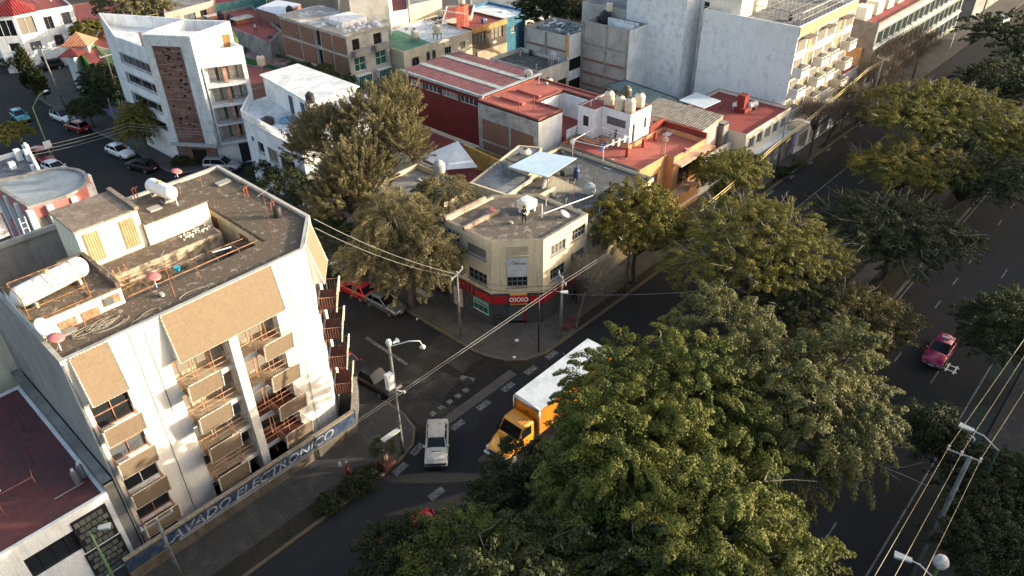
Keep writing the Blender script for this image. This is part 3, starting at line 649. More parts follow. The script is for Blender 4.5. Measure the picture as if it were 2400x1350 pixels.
for c, lb in (((16.50, 51.50), 'pair of rusty pipe stubs beside the tank room'), ((22.84, 47.97), 'pair of rusty pipe stubs on the right wing roof'), ((22.91, 44.53), 'pair of rusty pipe stubs at the foot of the crooked aerial')):
    m = MB(); z = 16.6 if 'tank' in lb else 15.45
    for d in (0, .22): m.tube([(c[0]+d,c[1],z),(c[0]+d,c[1],z+.75),(c[0]+d+.1,c[1]-.1,z+.85)], .05, 6)
    tag(m.build('pipe_stubs', mat('orange_rust_pipe', (.38,.13,.06), .8)), lb, 'pipes', 'rusty pipe stubs')
# roof clutter: iron bed frames and rods above the patio
t = thing('scrap_frames', 'rusty iron frames and ladder stacked over the patio of the apartment block', 'scrap metal', (12,42,13)); m = MB()
m.tube([(11.2,41.6,15.6),(19.9,41.55,15.6)], .04, 4); m.tube([(11.4,43.2,15.5),(19.6,43.0,15.3)], .03, 4); m.tube([(19.9,41.5,15.6),(18.5,43.6,15.0)], .03, 4)
for x in np.arange(12.5, 19.5, 1.5): m.tube([(x,41.6,15.6),(x,41.6,12.6)], .03, 4); m.tube([(x,41.6,15.6),(x+.1,43.1,15.4)], .025, 4)
for k in range(4): m.tube([(11.4+.4*k,44.3,13),(11.2+.4*k,44.3+.1*k,16.1)], .035, 4)
for k in range(5): m.tube([(11.2,44.3,13.3+.6*k),(12.6,44.5,13.3+.6*k)], .03, 4)
m.build('iron_frames', mat('rusty_scrap', (.22,.10,.05), .9, (.32,.2,.12), 4), t)
t2 = MB(); t2.tube([(17.2,42.6,15.5),(18.4,42.3,15.5)], .05, 5); tag(t2.build('white_pipe', WHITEF), 'short white pipe lying on the frames over the patio', 'pipe')
m = MB(); m.lathe((*(15.00, 43.28), 14.8), [(.1,0),(.2,.35),(.23,.36)], 10); tag(m.build('blue_bucket', gloss('cyan_plastic', (.02,.35,.55), .4)), 'cyan plastic bucket hanging in the patio frames', 'bucket')
m = MB()
rnd = random.Random(5)
for cx, cy, n_ in ((*(8.86, 40.06),9),(*(11.20, 38.95),4),(*(14.66, 38.96),4)):
    for i in range(n_):
        r_ = rnd.uniform(.3,.8); a0 = rnd.uniform(0,6); ox, oy = rnd.uniform(-.6,.6), rnd.uniform(-.3,.3)
        m.tube([(cx+ox+r_*1.4*math.cos(a0+t*.5), cy+oy+r_*.6*math.sin(a0+t*.5), 15.5) for t in range(11)], .02, 3)
tag(m.build('loose_cables', mat('pale_cable', (.30,.28,.23), .8)), 'coils of loose cable lying on the front strip of the apartment roof', 'cable')

BLKF2 = gloss('black_rubber', (.02,.02,.02), .6)
# small roof pieces: each its own part of the roof it stands on
def roof_bits(root, x0, y0, x1, y1, z, seed, n=6, col=None):
    rn = random.Random(seed)
    for i in range(n):
        x, y = rn.uniform(x0, x1), rn.uniform(y0, y1); k = rn.choice(('rebar','rebar','vent','block','pipe','hose','slab','drum'))
        if k == 'rebar': MB().tube([(x,y,z),(x+rn.uniform(-.1,.1),y,z+rn.uniform(.7,2.0))], .025, 4).build('rebar', MATS['rust_painted_steel'], root)
        elif k == 'vent': MB().tube([(x,y,z),(x,y,z+.6),(x+.12,y-.1,z+.68)], .06, 6).build('vent_pipe', WHITEF, root)
        elif k == 'block': s = rn.uniform(.2,.4); MB().box(x,y,z,x+s,y+s*1.4,z+s*.9).build('loose_block', CONCL, root)
        elif k == 'slab': s = rn.uniform(.6,1.2); MB().box(x,y,z,x+s,y+s*.6,z+.12).build('roof_slab', rn.choice((CONC, WHITE)), root)
        elif k == 'drum': MB().lathe((x,y,z), [(.28,0),(.3,.1),(.3,.7),(.26,.75)], 10).build('drum', rn.choice((gloss('blue_drum', (.03,.09,.2), .5), BLKF2)), root, smooth=True)
        elif k == 'pipe': a = rn.choice((0,1.57)); L = rn.uniform(1.2,3); MB().tube([(x,y,z+.06),(min(x1,x+L*math.cos(a)),min(y1,y+L*math.sin(a)),z+.06)], .04, 5).build('roof_pipe', rn.choice((WHITEF, CONC)), root)
        else:
            pts = [(x,y,z+.03)]; a = rn.uniform(0,6)
            for q in range(7): a += rn.uniform(-.9,.9); pts.append((min(max(pts[-1][0]+.35*math.cos(a),x0),x1), min(max(pts[-1][1]+.35*math.sin(a),y0),y1), z+.03))
            MB().tube(pts, .025, 4).build('hose', BLKF2, root)

roof_bits(apt, 6.5, 38.8, 20, 41, 15.46, 1, 3); roof_bits(apt, 21.2, 42, 23.6, 53, 15.46, 12, 4); roof_bits(apt, 15.6, 47.8, 19.4, 51, 16.63, 3, 4); roof_bits(apt, 12.5, 48, 20, 53, 12.55, 4, 4)
for i, (x, z0, z1) in enumerate(((9.6,0.3,15.6),(10.4,9,15.2),(19.6,.2,15.3))): MB().tube([(x,38.16,z0),(x+.03,38.15,(z0+z1)/2),(x,38.16,z1)], .018, 4).build('facade_cable', BLKF2, apt)

# ------------------------------------------------------------ bottom left red roofed building
LOUV = mat('green_grey_glass_block', (.10,.13,.11), .4, (.20,.20,.18), 2.5)
bb = building('red_roof_building', 'white two storey building with dark red flat roof and glass block panels', 'building', rect(-9,37.9,5.35,52), 6.25, mat('fresh_white_paint', (.86,.88,.89), .7, (.78,.80,.82), .5), mat('dull_plum_roof_coating', (.115,.040,.040), .8, (.075,.038,.042), .45, bscale=3, fine=.15), par=.12,  # wall white raised, open sky light put into the colour
   ops={0: [(9.3,12.2,3.3,5.0,(4,1),BLACKF), (14.36-2.4,14.36-.35,.6,2.4,(3,1),BLACKF)]}, cap=WHITE)
for k, (x0, x1, z0, z1) in enumerate(((3.1,4.95,3.0,5.55),(3.0,5.0,.4,2.7))):
    w_ = MB(); w_.box(x0-.08,37.84,z0-.08,x1+.08,37.9,z1+.08); w_ = w_.build('window', BLACKF, bb); p_ = MB(); rnd = random.Random(k); p_ = [MB(), MB()]
    for i in range(5):
        for j in range(5):
            xx = x0+(x1-x0)*(i+.5*(j%2))/5.5; yy = z0+(z1-z0)*j/5
            p_[rnd.random()<.5].box(xx+.03,37.79,yy+.05,xx+(x1-x0)/5.5-.03,37.84,yy+(z1-z0)/5-.12)
    p_[0].build('glass_blocks', LOUV, w_); p_[1].build('glass_blocks', mat('grey_glass_block', (.14,.145,.13), .5, (.08,.10,.09), 3), w_)
# clothes line frame and gas bottles on the red roof
t = thing('drying_rack', 'rusty drying line posts on the dark red roof at bottom left', 'clothes line', (0,42,6.2)); m = MB()
for x in (-1.5, 1.2, 3.2):
    for y in (40.5, 43.5, 47): m.tube([(x+.2*(y-43),y,6.1),(x+.2*(y-43),y,7.9)], .03, 4)
for x in (-1.5, 1.2, 3.2): m.tube([(x-.5,40.5,7.9),(x+.8,47,7.9)], .025, 4)
for y in (40.5, 43.5, 47): m.tube([(-1.5+.2*(y-43),y,7.88),(3.2+.2*(y-43),y,7.88)], .02, 4)
m.build('posts', mat('dark_rust', (.12,.05,.04), .9), t)
for i, (px, py) in enumerate(((186,1118), (194,1126))):
    c = (4.74, 40.08); c = (c[0]+i*.42-.2, c[1]+(.15 if i else -.1)); t = thing('gas_cylinder', ['grey gas cylinder on the red roof, the left of the pair', 'grey gas cylinder on the red roof, the right of the pair'][i], 'gas cylinder', (*c,6.15), 0, 'gas cylinders on the red roof')
    MB().lathe((0,0,0), [(.17,0),(.19,.05),(.19,.95),(.12,1.08),(.05,1.12)], 12).build('tank', gloss('grey_cylinder', (.16,.16,.17), .5), t, smooth=True, local=True); MB().lathe((0,0,1.1), [(.09,0),(.09,.14)], 8).build('collar', WHITEF, t, local=True)
dish((5.6,57.2,6.0), .5, DISHW, 'white dish on the low roof left of the apartment block', 0, .2, .5)
building('grey_ledge_wall', 'grey concrete ledge wall between the dark red roof and the apartment block', 'wall', rect(5.36,38,5.9,53), 6.9, CONC, CONC, par=0)
# ------------------------------------------------------------ behind the apartment block
building('beige_rear_building', 'beige building with a blue grey roof hidden behind the apartment block', 'building', rect(-4,54.8,7.3,60.5), 11.2, CREAMY, mat('blue_grey_roof', (.23,.25,.28), .8, (.16,.17,.19), .6), par=.3, cap=CONCL)
building('grey_parapet_building', 'pale grey flat roofed annexe with a dark roof beside the stair room', 'building', rect(7.4,55.0,15.3,61), 10.2, CONCL, TAR, par=.9, cap=CONCL)
building('dark_yard_roof', 'low dark roof yard with a white ladder below the pink round building', 'building', rect(-6,61.5,15.4,77), 4.5, CONC, TAR, par=.5)
t = thing('ladder', 'white ladder leaning in the dark roof yard beside the pink building', 'ladder', (11.5,74,4.0)); m = MB()
for s in (0,.5): m.tube([(12.6+s,70.5,4),(13.6+s,74.8,7.6)], .05, 4)
for i in range(9): f = (i+1)/10; m.tube([(12.6+f,70.5+4.3*f,4+3.6*f),(13.1+f,70.5+4.3*f,4+3.6*f)], .035, 4)
m.build('rails_and_rungs', WHITEF, t)
for i, (x, y) in enumerate(((11.3,75.6),(12.1,75.2))):
    t = thing('plastic_chair', 'white plastic chair at the foot of the pink building, %s the ladder' % ['farther from','nearer to'][i], 'chair', (x,y,4.0), .4, 'white plastic chairs'); m = MB(); m.box(-.25,-.25,.4,.25,.25,.45); m.build('seat', WHITEF, t, local=True); MB().box(-.25,.2,.45,.25,.26,.9).build('backrest', WHITEF, t, local=True)
    for a in (-1,1):
        for b in (-1,1): MB().box(a*.23-.03,b*.23-.03,0,a*.23+.03,b*.23+.03,.4).build('leg', WHITEF, t, local=True)
# pink round ended building
PINK = mat('salmon_pink_paint', (.52,.17,.15), .85, (.42,.16,.14), .7)
cx, cy = 17.6, 78.9; arc = [(cx+3.9*math.cos(a)*1.0, cy+4.1*math.sin(a)) for a in np.linspace(-1.45, 1.75, 12)]
pk = thing('round_pink_building', 'pink building with a rounded end, white piers and a pale blue grey roof', 'building', (14.7,75,0))
poly = [(14.7,75.2)]+arc+[(13.6,84.5),(5,86),(5,85)]; poly = [(14.7,75.2)]+arc+[(14.0,84.2)]
m = MB(); m.prism(poly, 0, 4.6); m.prism(poly, 6.9, 8.0); m.build('wall', PINK, pk); MB().prism(inset(ccw(poly), .15), 4.6, 6.9).build('window_band', mat('sunlit_curtained_glass', (.16,.16,.15), .3, (.32,.29,.24), 1.5), pk)  # dull glass with paler curtain-toned patches
m = MB(); ins = inset(ccw(poly), .35)
cp = ccw(poly)
for i in range(len(cp)): j = (i+1)%len(cp); m.add([(*cp[i],8.0),(*cp[j],8.0),(*cp[j],8.25),(*cp[i],8.25),(*ins[i],8.25),(*ins[j],8.25),(*ins[j],8.0),(*ins[i],8.0)], [(0,1,2,3),(3,2,5,4),(4,5,6,7)])
m.build('parapet', CONC, pk); MB().prism(ins, 7.9, 8.03).build('roof', mat('pale_blue_grey_roof', (.30,.34,.36), .7, (.22,.25,.27), .5, bscale=4, fine=.12), pk)
for p_ in ((14.75,75.1),(16.4,74.85),(18.6,74.9),(20.6,76.4),(21.5,78.6),(14.5,77.5),(14.4,80),(14.2,82.3)): MB().box(p_[0]-.28,p_[1]-.28,0,p_[0]+.28,p_[1]+.28,7.9).build('pier', WHITE, pk)
# white spanish style house at left edge
SH = building('gabled_white_house', 'white house with stepped curved parapets and orange tile insets at the left edge', 'house', [(19.95, 89.19),(21.45, 97.40),(15.96, 97.46),(13.01, 88.29)], 5.4, WHITE, GREYROOF, par=.5, cap=WHITE)
for i, c in enumerate(((21.26, 96.89),(19.81, 94.93),(18.46, 93.01),(20.59, 94.04),(19.88, 90.37))):
    MB().box(c[0]-.3,c[1]-.3,5.2,c[0]+.3,c[1]+.3,6.0+.5*(i%2)).build('parapet_pier', WHITE, SH)
m = MB(); a, b = (21.45, 97.40), (19.95, 89.19); m.obox(a, b, .3, 5.3, 6.1); m.build('curved_parapet', WHITE, SH)
for f0, f1 in ((.1,.35),(.45,.65)):
    av, bv = Vector(a), Vector(b); MB().obox(av+(bv-av)*f0, av+(bv-av)*f1, .36, 5.5, 5.9).build('tile_inset', mat('orange_tile', (.45,.18,.07), .8), SH)
# ------------------------------------------------------------ white apartment with stone panel
SILL = mat('grey_white_trim', (.42,.44,.46), .8)
poly = [(35.98, 100.42), (36.20, 91.32), (39.18, 86.82), (44.24, 84.46)]
B_ = [Vector(p) for p in poly]; dL = (B_[1]-B_[0]); dR = B_[3]-B_[2]
back = [B_[3]+Vector((1.6,17)), B_[0]+Vector((3.5,13))]
poly = ccw([B_[0], B_[1], B_[2], B_[3], back[0], back[1]])
k0 = [i for i in range(6) if (poly[i]-B_[0]).length < .01][0]; poly = poly[k0:]+poly[:k0]
Ls = [(poly[(i+1)%6]-poly[i]).length for i in range(6)]
opsL = []; opsR = []
for f in (3.9, 6.4, 8.95, 11.45): opsL += [(.25 if f > 4 else 4.2, Ls[0]*.96, f, f+1.2, (5,1), BLACKF, .3)]
RR = (3.35, 5.7, 8.15, 10.6)
for f in RR: opsR += [(.7, 2.75, f, f+2.1, (3,1), GREYF, 1.1), (3.1, 5.1, f, f+2.1, (3,1), GREYF, 1.1)]
opsR += [(2.6, 5.3, 0.1, 2.7, 'gate', BLACKF, .4)]
wa = building('stone_panel_apartment', 'white four storey apartment building with a tall reddish stone panel and open rooftop', 'apartment building', poly, 14.6, WHITE, WHITEROOF, par=1.5, ops={0: opsL, 2: opsR}, pt=.22)
wa.name = 'stone_panel_apartment'
STONE = brick('red_brown_stone', (.13,.058,.045), (.26,.17,.14), (.08,.045,.04), .6, .16, .02, (.12,.06,.05))
a, b = B_[1], B_[2]; d = (b-a).normalized(); n = Vector((d.y,-d.x)); 
if n.dot(Vector((-1,-1))) < 0: n = -n
a1, b1 = a+d*.9+n*.7, b-d*.9+n*.7
m = MB(); m.prism([a1, b1, b1-n*.9, a1-n*.9], 3.6, 15.4); o = m.build('stone_panel', STONE, wa)
m = MB(); rnd = random.Random(2); L_ = (b1-a1).length
for i in range(36):
    u = rnd.uniform(.2, L_-.5); z = rnd.uniform(4, 15); w, h = rnd.choice(((.28,.28),(.4,.18),(.25,.2))); q = a1+d*u; q2 = q+d*w
    m.prism([q+n*.012, q2+n*.012, q2-n*.01, q-n*.01], z, z+h)
m.build('small_openings', DARK, o)
m = MB(); m.prism([a+n*.8-d*.1, a+d*.85+n*.8, a+d*.85-n*1.2, a-n*1.2-d*.1], 3.4, 16.65); m.prism([b-d*.9+n*.8, b+d*.6+n*.8, b+d*.6-n*1.2, b-d*.9-n*1.2], 3.4, 16.65); m.prism([a+d*.85+n*.8, b-d*.9+n*.8, b-d*.9-n*1.2, a+d*.85-n*1.2], 15.4, 16.65)
m.build('panel_frame', mat('white_painted_stone', (.60,.64,.66), .85, (.46,.50,.52), 1.4), wa)
m = MB(); q0, q1, q2, q3 = a-n*1.2, b+d*.6-n*1.2, b+d*2-n*6, a-n*6+d*1.5; 
for s_, e_ in ((q1,q2),(q2,q3),(q3,q0)): m.obox(s_, e_, .25, 13.8, 16.6)
m.build('rooftop_tower', WHITE, wa)
m = MB(); m.prism([a+n*.9-d*.2, b+n*.9+d*.6, b-n*.5+d*.6, a-n*.5-d*.2], 2.95, 3.35); m.build('canopy', SILL, wa)
m = MB(); m.prism([a+n*.2, b+n*.2, b-n*.9, a-n*.9], 0, 2.95); m.build('entrance_wall', STONE, wa); m = MB(); m.prism([a+d*2+n*.22, b-d*1.5+n*.22, b-d*1.5+n*.15, a+d*2+n*.15], .1, 2.3); m.build('entrance_door', DARK, wa)
# window surrounds on the left face, slab edges on the right
dl = dL.normalized(); nl = Vector((dl.y,-dl.x))
for f in (6.1, 8.65, 11.15):
    m = MB(); u0, u1 = .1, Ls[0]*.99; p0, p1 = B_[0]+dl*u0, B_[0]+dl*u1
    for z0, z1 in ((f+.15,f+.28),(f+1.52,f+1.65)): m.prism([p0+nl*.12, p1+nl*.12, p1-nl*.02, p0-nl*.02], z0, z1)
    m.prism([p0+nl*.12, p0+dl*.15+nl*.12, p0+dl*.15-nl*.02, p0-nl*.02], f+.28, f+1.52); m.build('window_surround', SILL, wa)
    m = MB()
    for fr in (.36,.66): q = B_[0]+dl*(u0+(u1-u0)*fr); m.prism([q-nl*.2, q+dl*.55-nl*.2, q+dl*.55-nl*.32, q-nl*.32], f+.32, f+1.48)
    m.build('stone_infill', STONE, wa)
dr = dR.normalized(); nr = Vector((dr.y,-dr.x))
for f in RR:
    q0, q1 = B_[2]+dr*.55, B_[2]+dr*5.25; m = MB(); m.prism([q0+nr*.7, q1+nr*.7, q1-nr*.02, q0-nr*.02], f-.22, f-.02); m.prism([q0+nr*.7, q0+dr*.15+nr*.7, q0+dr*.15-nr*.02, q0-nr*.02], f-.02, f+2.15); m.prism([q0+nr*.7, q1+nr*.7, q1-nr*.02, q0-nr*.02], f+2.15, f+2.22); m.build('balcony_frame', WHITE, wa)
    m = MB(); q = B_[2]+dr*2.72; m.prism([q+nr*.03, q+dr*.45+nr*.03, q+dr*.45-nr*.3, q-nr*.3], f-.02, f+2.14); m.build('brick_pier', brick('orange_brick_pier', (.45,.17,.09), (.55,.3,.2), (.4,.33,.27), .3,.1), wa)
    m = MB()
    for k in range(5): zz = f+.15+k*.18; m.tube([(*(q0+nr*.62),zz),(*(q1+nr*.62),zz)], .018, 4)
    m.build('balcony_rail', BLACKF, wa)
    m = MB(); 
    for uu in (.2,.4,.62,.8): q = B_[2]+dr*Ls[2]*uu; m.prism([q-nr*.9, q+dr*.8-nr*.9, q+dr*.8-nr*.94, q-nr*.94], f, f+2.05)
    m.build('curtain', mat('pale_curtain', (.45,.43,.38), .9, (.3,.28,.24), 3), wa)
m = MB(); q = B_[2]+dr*2.3; q2 = B_[3]-dr*.6; m.obox(q+Vector((0.8,2.8)), q2+Vector((.8,2.8)), .2, 13.1, 15.4); m.build('rooftop_wall', mat('orange_ochre_paint', (.52,.23,.08), .8), wa)
m = MB(); q = B_[0]+dl*2.3; m.obox(q+Vector((2.2,0.2)), q+dl*3.5+Vector((2.2,0.2)), .2, 13.1, 15.0); m.build('rooftop_wall', MATS['orange_ochre_paint'], wa)
gas_tank((*(40.96, 93.32),14.7), 1.6, .4, .4, 'small white gas tank inside the rooftop tower of the stone panel apartment', 'small gas tanks')
# green netting and yellow washing on the roof behind
t = thing('netting', 'green mesh netting strung along the edge of the stone panel apartment roof', 'netting', (*(46.78, 93.87),12)); m = MB(); a, b = (44.63, 91.55), (46.02, 88.78); m.obox(a, b, .05, 12.6, 14.4); a2 = (48.08, 93.93); m.obox(b, a2, .05, 12.6, 14.4); m.build('mesh_panel', mat('green_net', (.22,.32,.12), .9), t)
t = thing('washing', 'yellow towels drying on the roof of the stone panel apartment', 'laundry', (*(46.86, 96.60),12.5)); m = MB(); a, b = Vector((43.94, 95.35)), Vector((47.54, 96.26)); 
for f in (.02,.2,.5,.72): m.obox(a+(b-a)*f, a+(b-a)*(f+.17), .06, 13.4, 14.6)
m.build('towel', mat('yellow_towel', (.62,.55,.12), .9), t); m = MB(); m.tube([(*a,14.62),(*b,14.62)], .02, 3); m.build('line', GREYF, t)
# ------------------------------------------------------------ white corner house with openwork parapet
hp = [(39.2,66.8),(51,66.8),(51,84),(43.6,84),(39.9,79.8)]
hs = building('white_corner_house', 'white three storey corner house with openwork parapet and roof terrace', 'house', hp, 8.1, WHITE, WHITEROOF, par=0,
   ops={4: [(1.2,1.9,5.7,6.3,(1,1),GREYF),(2.6,4.0,4.8,6.1,(1,1,1),GREYF),(4.9,7.1,4.4,6.1,(2,1,1),GREYF),(7.6,10.8,4.4,6.0,(3,1,1),GREYF),(3.0,4.5,1.6,3.0,(1,1,1),GREYF),(5.2,8,1.5,3.1,(2,1,1),GREYF)], 0: rowops(11.8, 3, 1.6, 4.8, 1.4)+rowops(11.8, 3, 1.6, 1.4, 1.6)})
def latt(root, a, b, z0, z1, m_=WHITE, nx=None):
    a, b = Vector(a[:2]), Vector(b[:2]); L = (b-a).length; d = (b-a)/L; mb = MB(); n = nx or int(L/.38)
    mb.obox(a, b, .16, z0, z0+.08); mb.obox(a, b, .16, z1-.08, z1)
    for i in range(n+1): u = L*i/n; mb.obox(a+d*max(0,u-.05), a+d*min(L,u+.05), .12, z0+.08, z1-.08)
    for k in range(1, 3): zz = z0+(z1-z0)*k/3; mb.obox(a, b, .08, zz-.03, zz+.03)
    return mb.build('openwork_parapet', m_, root)
for i, j in ((4,0),(3,4),(0,1)): latt(hs, hp[i], hp[j], 8.1, 9.1)
m = MB(); m.prism([(44.0,71.5),(50.5,71.5),(50.5,83.5),(45.5,83.5)], 8.1, 10.9); o = m.build('penthouse', WHITE, hs); m = MB(); m.prism([(43.7,71.2),(50.8,71.2),(50.8,83.8),(45.3,83.8)], 10.9, 11.05); m.build('penthouse_roof', WHITEROOF, hs)
a_, b_ = Vector((44,71.5)), Vector((45.5,83.5)); dd = (b_-a_).normalized(); nn = Vector((-dd.y,dd.x))
for u in (1.5,4.5): q = a_+dd*u; MB().prism([q+nn*.02, q+dd*1+nn*.02, q+dd*1-nn*.05, q-nn*.05], 8.15, 10.3).build('door', GLASS, hs)
m = MB(); m.box(44.5,69.5,8.1,48.5,70.3,10.2); m.build('terrace_wall', mat('peach_paint', (.62,.34,.24), .85), hs)
m = MB(); m.prism([(45.5,67.2),(50.8,67.2),(50.8,71.2),(45.5,71.2)], 10.2, 10.28); m.build('terrace_sheet_roof', ribbed('pale_sheet_roof', (.45,.47,.50), (.35,.36,.38), 0, .3), hs)
def water_tank(c, label, r=.55, h=1.25, col=None, group='roof water tanks', legs=.0):
    t = thing('water_tank', label, 'water tank', c, 0, group); m = MB(); k = legs
    pr = [(r*.96,k),(r,k+.08)]
    for i in range(4): zz = k+.08+(h*.68)*(i+1)/4; pr += [(r,zz-.05),(r*1.02,zz-.02),(r,zz+.01)]
    pr += [(r*.98,k+h*.76),(r*.75,k+h*.9),(r*.42,k+h*.97)]
    m.lathe((0,0,0), pr, 18); m.build('tank', col or BEIGET, t, smooth=True, local=True)
    MB().lathe((0,0,k+h*.97), [(r*.4,0),(r*.42,.04),(r*.38,.1),(.05,.13)], 14).build('lid', gloss('dark_tank_lid', (.05,.05,.05), .6) if (col is None or col == BEIGET) else col, t, local=True)
    if legs:
        m = MB()
        for a in (-1,1):
            for b in (-1,1): m.box(a*r*.7-.06,b*r*.7-.06,0,a*r*.7+.06,b*r*.7+.06,k)
        m.box(-r,-r,k-.06,r,r,k); m.build('stand', CONC, t, local=True)
    return t
BEIGET = gloss('beige_plastic_tank', (.60,.52,.40), .45); BLACKT = gloss('black_plastic_tank', (.02,.02,.022), .45); GREYT = gloss('grey_cement_tank', (.32,.35,.36), .7)
water_tank((*(43.87, 71.06),11.05), 'black water tank on the penthouse of the white corner house', .5, 1.15, BLACKT)
water_tank((*(40.84, 75.84),8.2), 'squat black water tank on the terrace of the white corner house', .75, .8, BLACKT)
m = MB(); m.lathe((*(42.99, 74.94),8.13), [(1.1,0),(1.15,.2),(.95,.22),(.9,.1)], 20); tag(m.build('paddling_pool', gloss('pale_blue_plastic', (.16,.34,.50), .4)), 'pale blue paddling pool on the terrace of the white corner house', 'pool')
# ------------------------------------------------------------ corner shop building
WCAP = mat('weathered_cap', (.24,.21,.17), .9, (.15,.13,.11), 2)
SHW = mat('corner_cream_render', (.62,.535,.375), .85, (.46,.39,.26), .7, lo=.52, hi=.85, bscale=4, fine=.07)
GR = mat('shop_dark_grey', (.045,.05,.05), .8, (.06,.065,.065), 2); GR2 = GR
REDB = gloss('shop_red_panel', (.36,.010,.016), .55)
op = [(38.2,37.9),(41.33,34.75),(47.4,34.75),(47.4,42.5),(38.2,46.5)]; op = [(38.2,37.9),(41.33,34.75),(47.4,34.75),(47.4,40.7),(44.3,43.6),(38.2,43.6)]
ZS = 8.75; fl1 = 3.6
Lc = (Vector(op[1])-Vector(op[0])).length
bars = (4,2,1)
sh = building('corner_shop_building', 'cream three storey corner building with a red and grey convenience shop below', 'building', op, ZS, SHW, mat('shop_roof', (.11,.095,.08), .92, (.30,.255,.21), 1.3, lo=.52, hi=.68, bscale=8, fine=.35, bump=.5), par=.22, pt=.3, cap=WCAP,
   ops={0: [(Lc*.30,Lc*.70,fl1+.45,fl1+1.5,bars,GREYF),(Lc*.28,Lc*.68,.15,2.3,(2,1),BLACKF,.25)],
        1: [(1.0,3.0,fl1+.4,fl1+1.6,bars,GREYF),(1.0,3.0,fl1+3.0,fl1+4.0,bars,GREYF),(3.9,5.8,fl1+3.2,fl1+4.3,bars,GREYF),(3.8,5.8,fl1+.5,fl1+1.9,bars,GREYF)],
        5: [(5.7-2.9,5.7-.9+.3,fl1+.3,fl1+1.5,bars,GREYF),(5.7-2.9,5.7-.6,fl1+3.0,fl1+4.0,bars,GREYF)]}, frame=GREYF)
sh.location = (38.2,37.9,0)
# lattice vent column on the left face
m = MB(); y0, y1, z0, z1 = 41.5, 43.1, 3.9, 8.2
MB().box(38.12,y0,z0,38.19,y1,z1).build('vent_recess', DARK, sh)
for i in range(4): yy = y0+(y1-y0)*i/3; m.box(38.06,yy-.09,z0,38.13,yy+.09,z1)
for i in range(9): zz = z0+(z1-z0)*i/8; m.box(38.05,y0-.05,zz-.09,38.12,y1+.05,zz+.09)
m.build('vent_lattice', CONCL, sh)
# blind panel, banner
d = (Vector(op[1])-Vector(op[0])).normalized(); n = Vector((d.y,-d.x)); o0 = Vector(op[0])
def sp(u0, u1, k0, k1, z0, z1, mb): mb.prism([o0+d*u0+n*k1, o0+d*u1+n*k1, o0+d*u1+n*k0, o0+d*u0+n*k0], z0, z1)
m = MB(); sp(Lc*.30, Lc*.70, .0, .05, ZS-.55-.85, ZS-.55, m); sp(Lc*.28, Lc*.72, 0, .16, ZS-1.55, ZS-1.43, m); m.build('blind_panel', mat('dull_cream_panel', (.50,.43,.29), .85), sh)
m = MB()
for z in (ZS-.55, ZS-.9, ZS-1.38): sp(Lc*.30, Lc*.70, .05, .07, z-.03, z, m)
for u in (.30,.37,.47,.52,.62,.69): sp(Lc*u, Lc*u+.03, .052, .072, ZS-1.38, ZS-.58, m)
m.build('panel_bars', CONCL, sh)
m = MB(); sp(Lc*.305, Lc*.695, .02, .045, fl1+1.55, ZS-1.6, m); bn = m.build('banner', mat('white_banner', (.50,.54,.58), .8, (.40,.43,.46), 1), sh)
ang = math.atan2(d.y, d.x); ct = o0+d*Lc*.54+n*.06
text('Eifficace', .36, (ct.x+d.x*.05, ct.y+d.y*.05, ZS-2.25), (R(90),0,ang), mat('grey_lettering', (.22,.24,.27), .8), sh, bold=.004)
m = MB()
for a, b in ((.33,.42),(.42,.52)):
    z_a, z_b = (ZS-2.3, ZS-1.95) if a < .4 else (ZS-1.95, ZS-2.25)
    q0, q1 = o0+d*Lc*a+n*.06, o0+d*Lc*b+n*.06; m.tube([(*q0,z_a),(*q1,z_b)], .02, 4)
m.build('roof_outline_logo', MATS['grey_lettering'], sh)
# ground floor cladding, red band, slats, sign
m = MB()
sp(-.0, Lc*.28, .005, .06, 0, 3.4, m); sp(Lc*.68, Lc, .005, .06, 0, 3.4, m); sp(Lc*.28, Lc*.68, .005, .06, 2.35, 3.4, m)
m.box(41.33,34.69,0,47.4,34.745,3.3); m.box(38.14,37.9,0,38.195,43.6,3.3); m.build('grey_cladding', GR, sh)
m = MB(); sp(-.02, Lc*.31, .07, .13, 2.35, 3.15, m); m.build('red_band', REDB, sh); m = MB(); sp(Lc*.74, Lc+.02, .07, .13, 2.35, 3.15, m); m.build('red_band', REDB, sh)
m = MB(); m.box(38.05,37.9,2.35,38.13,39.9,3.1); m.build('red_band', REDB, sh); MB().box(41.33,34.6,2.35,44.4,34.68,3.1).build('red_band', REDB, sh)
for i in range(4): MB().box(38.0,40.15+i*.5,2.35,38.13,40.4+i*.5,3.35).build('red_fin', REDB, sh)
for i in range(4): MB().box(44.7+i*.5,34.55,2.35,44.95+i*.5,34.68,3.35).build('red_fin', REDB, sh)
m = MB(); sp(Lc*.35, Lc*.69, .1, .22, 2.3, 3.45, m); sg = m.build('shop_sign', gloss('sign_yellow', (.62,.40,.08), .5), sh)
m = MB(); sp(Lc*.35-.02, Lc*.69+.02, .2, .235, 2.48, 3.2, m); m.build('sign_red_field', gloss('sign_red', (.48,.01,.02), .4), sg)
m = MB(); sp(Lc*.35-.02, Lc*.69+.02, .2, .24, 3.22, 3.3, m); sp(Lc*.35-.02, Lc*.69+.02, .2, .24, 2.39, 2.46, m); m.build('sign_stripe', gloss('sign_red', (.48,.01,.02), .4), sg)
ct = o0+d*Lc*.52+n*.25; text('OXXO', .62, (ct.x,ct.y,2.84), (R(90),0,ang), gloss('sign_white', (.85,.85,.85), .5), sg, bold=.012, sx=.92)
m = MB(); m.box(38.07,38.3,.9,38.13,40.2,2.2); po = m.build('poster', gloss('poster_teal', (.10,.38,.36), .5), sh)
m = MB()
for i in range(3): m.box(38.05,38.42+i*.6,1.02,38.07,38.9+i*.6,1.6)
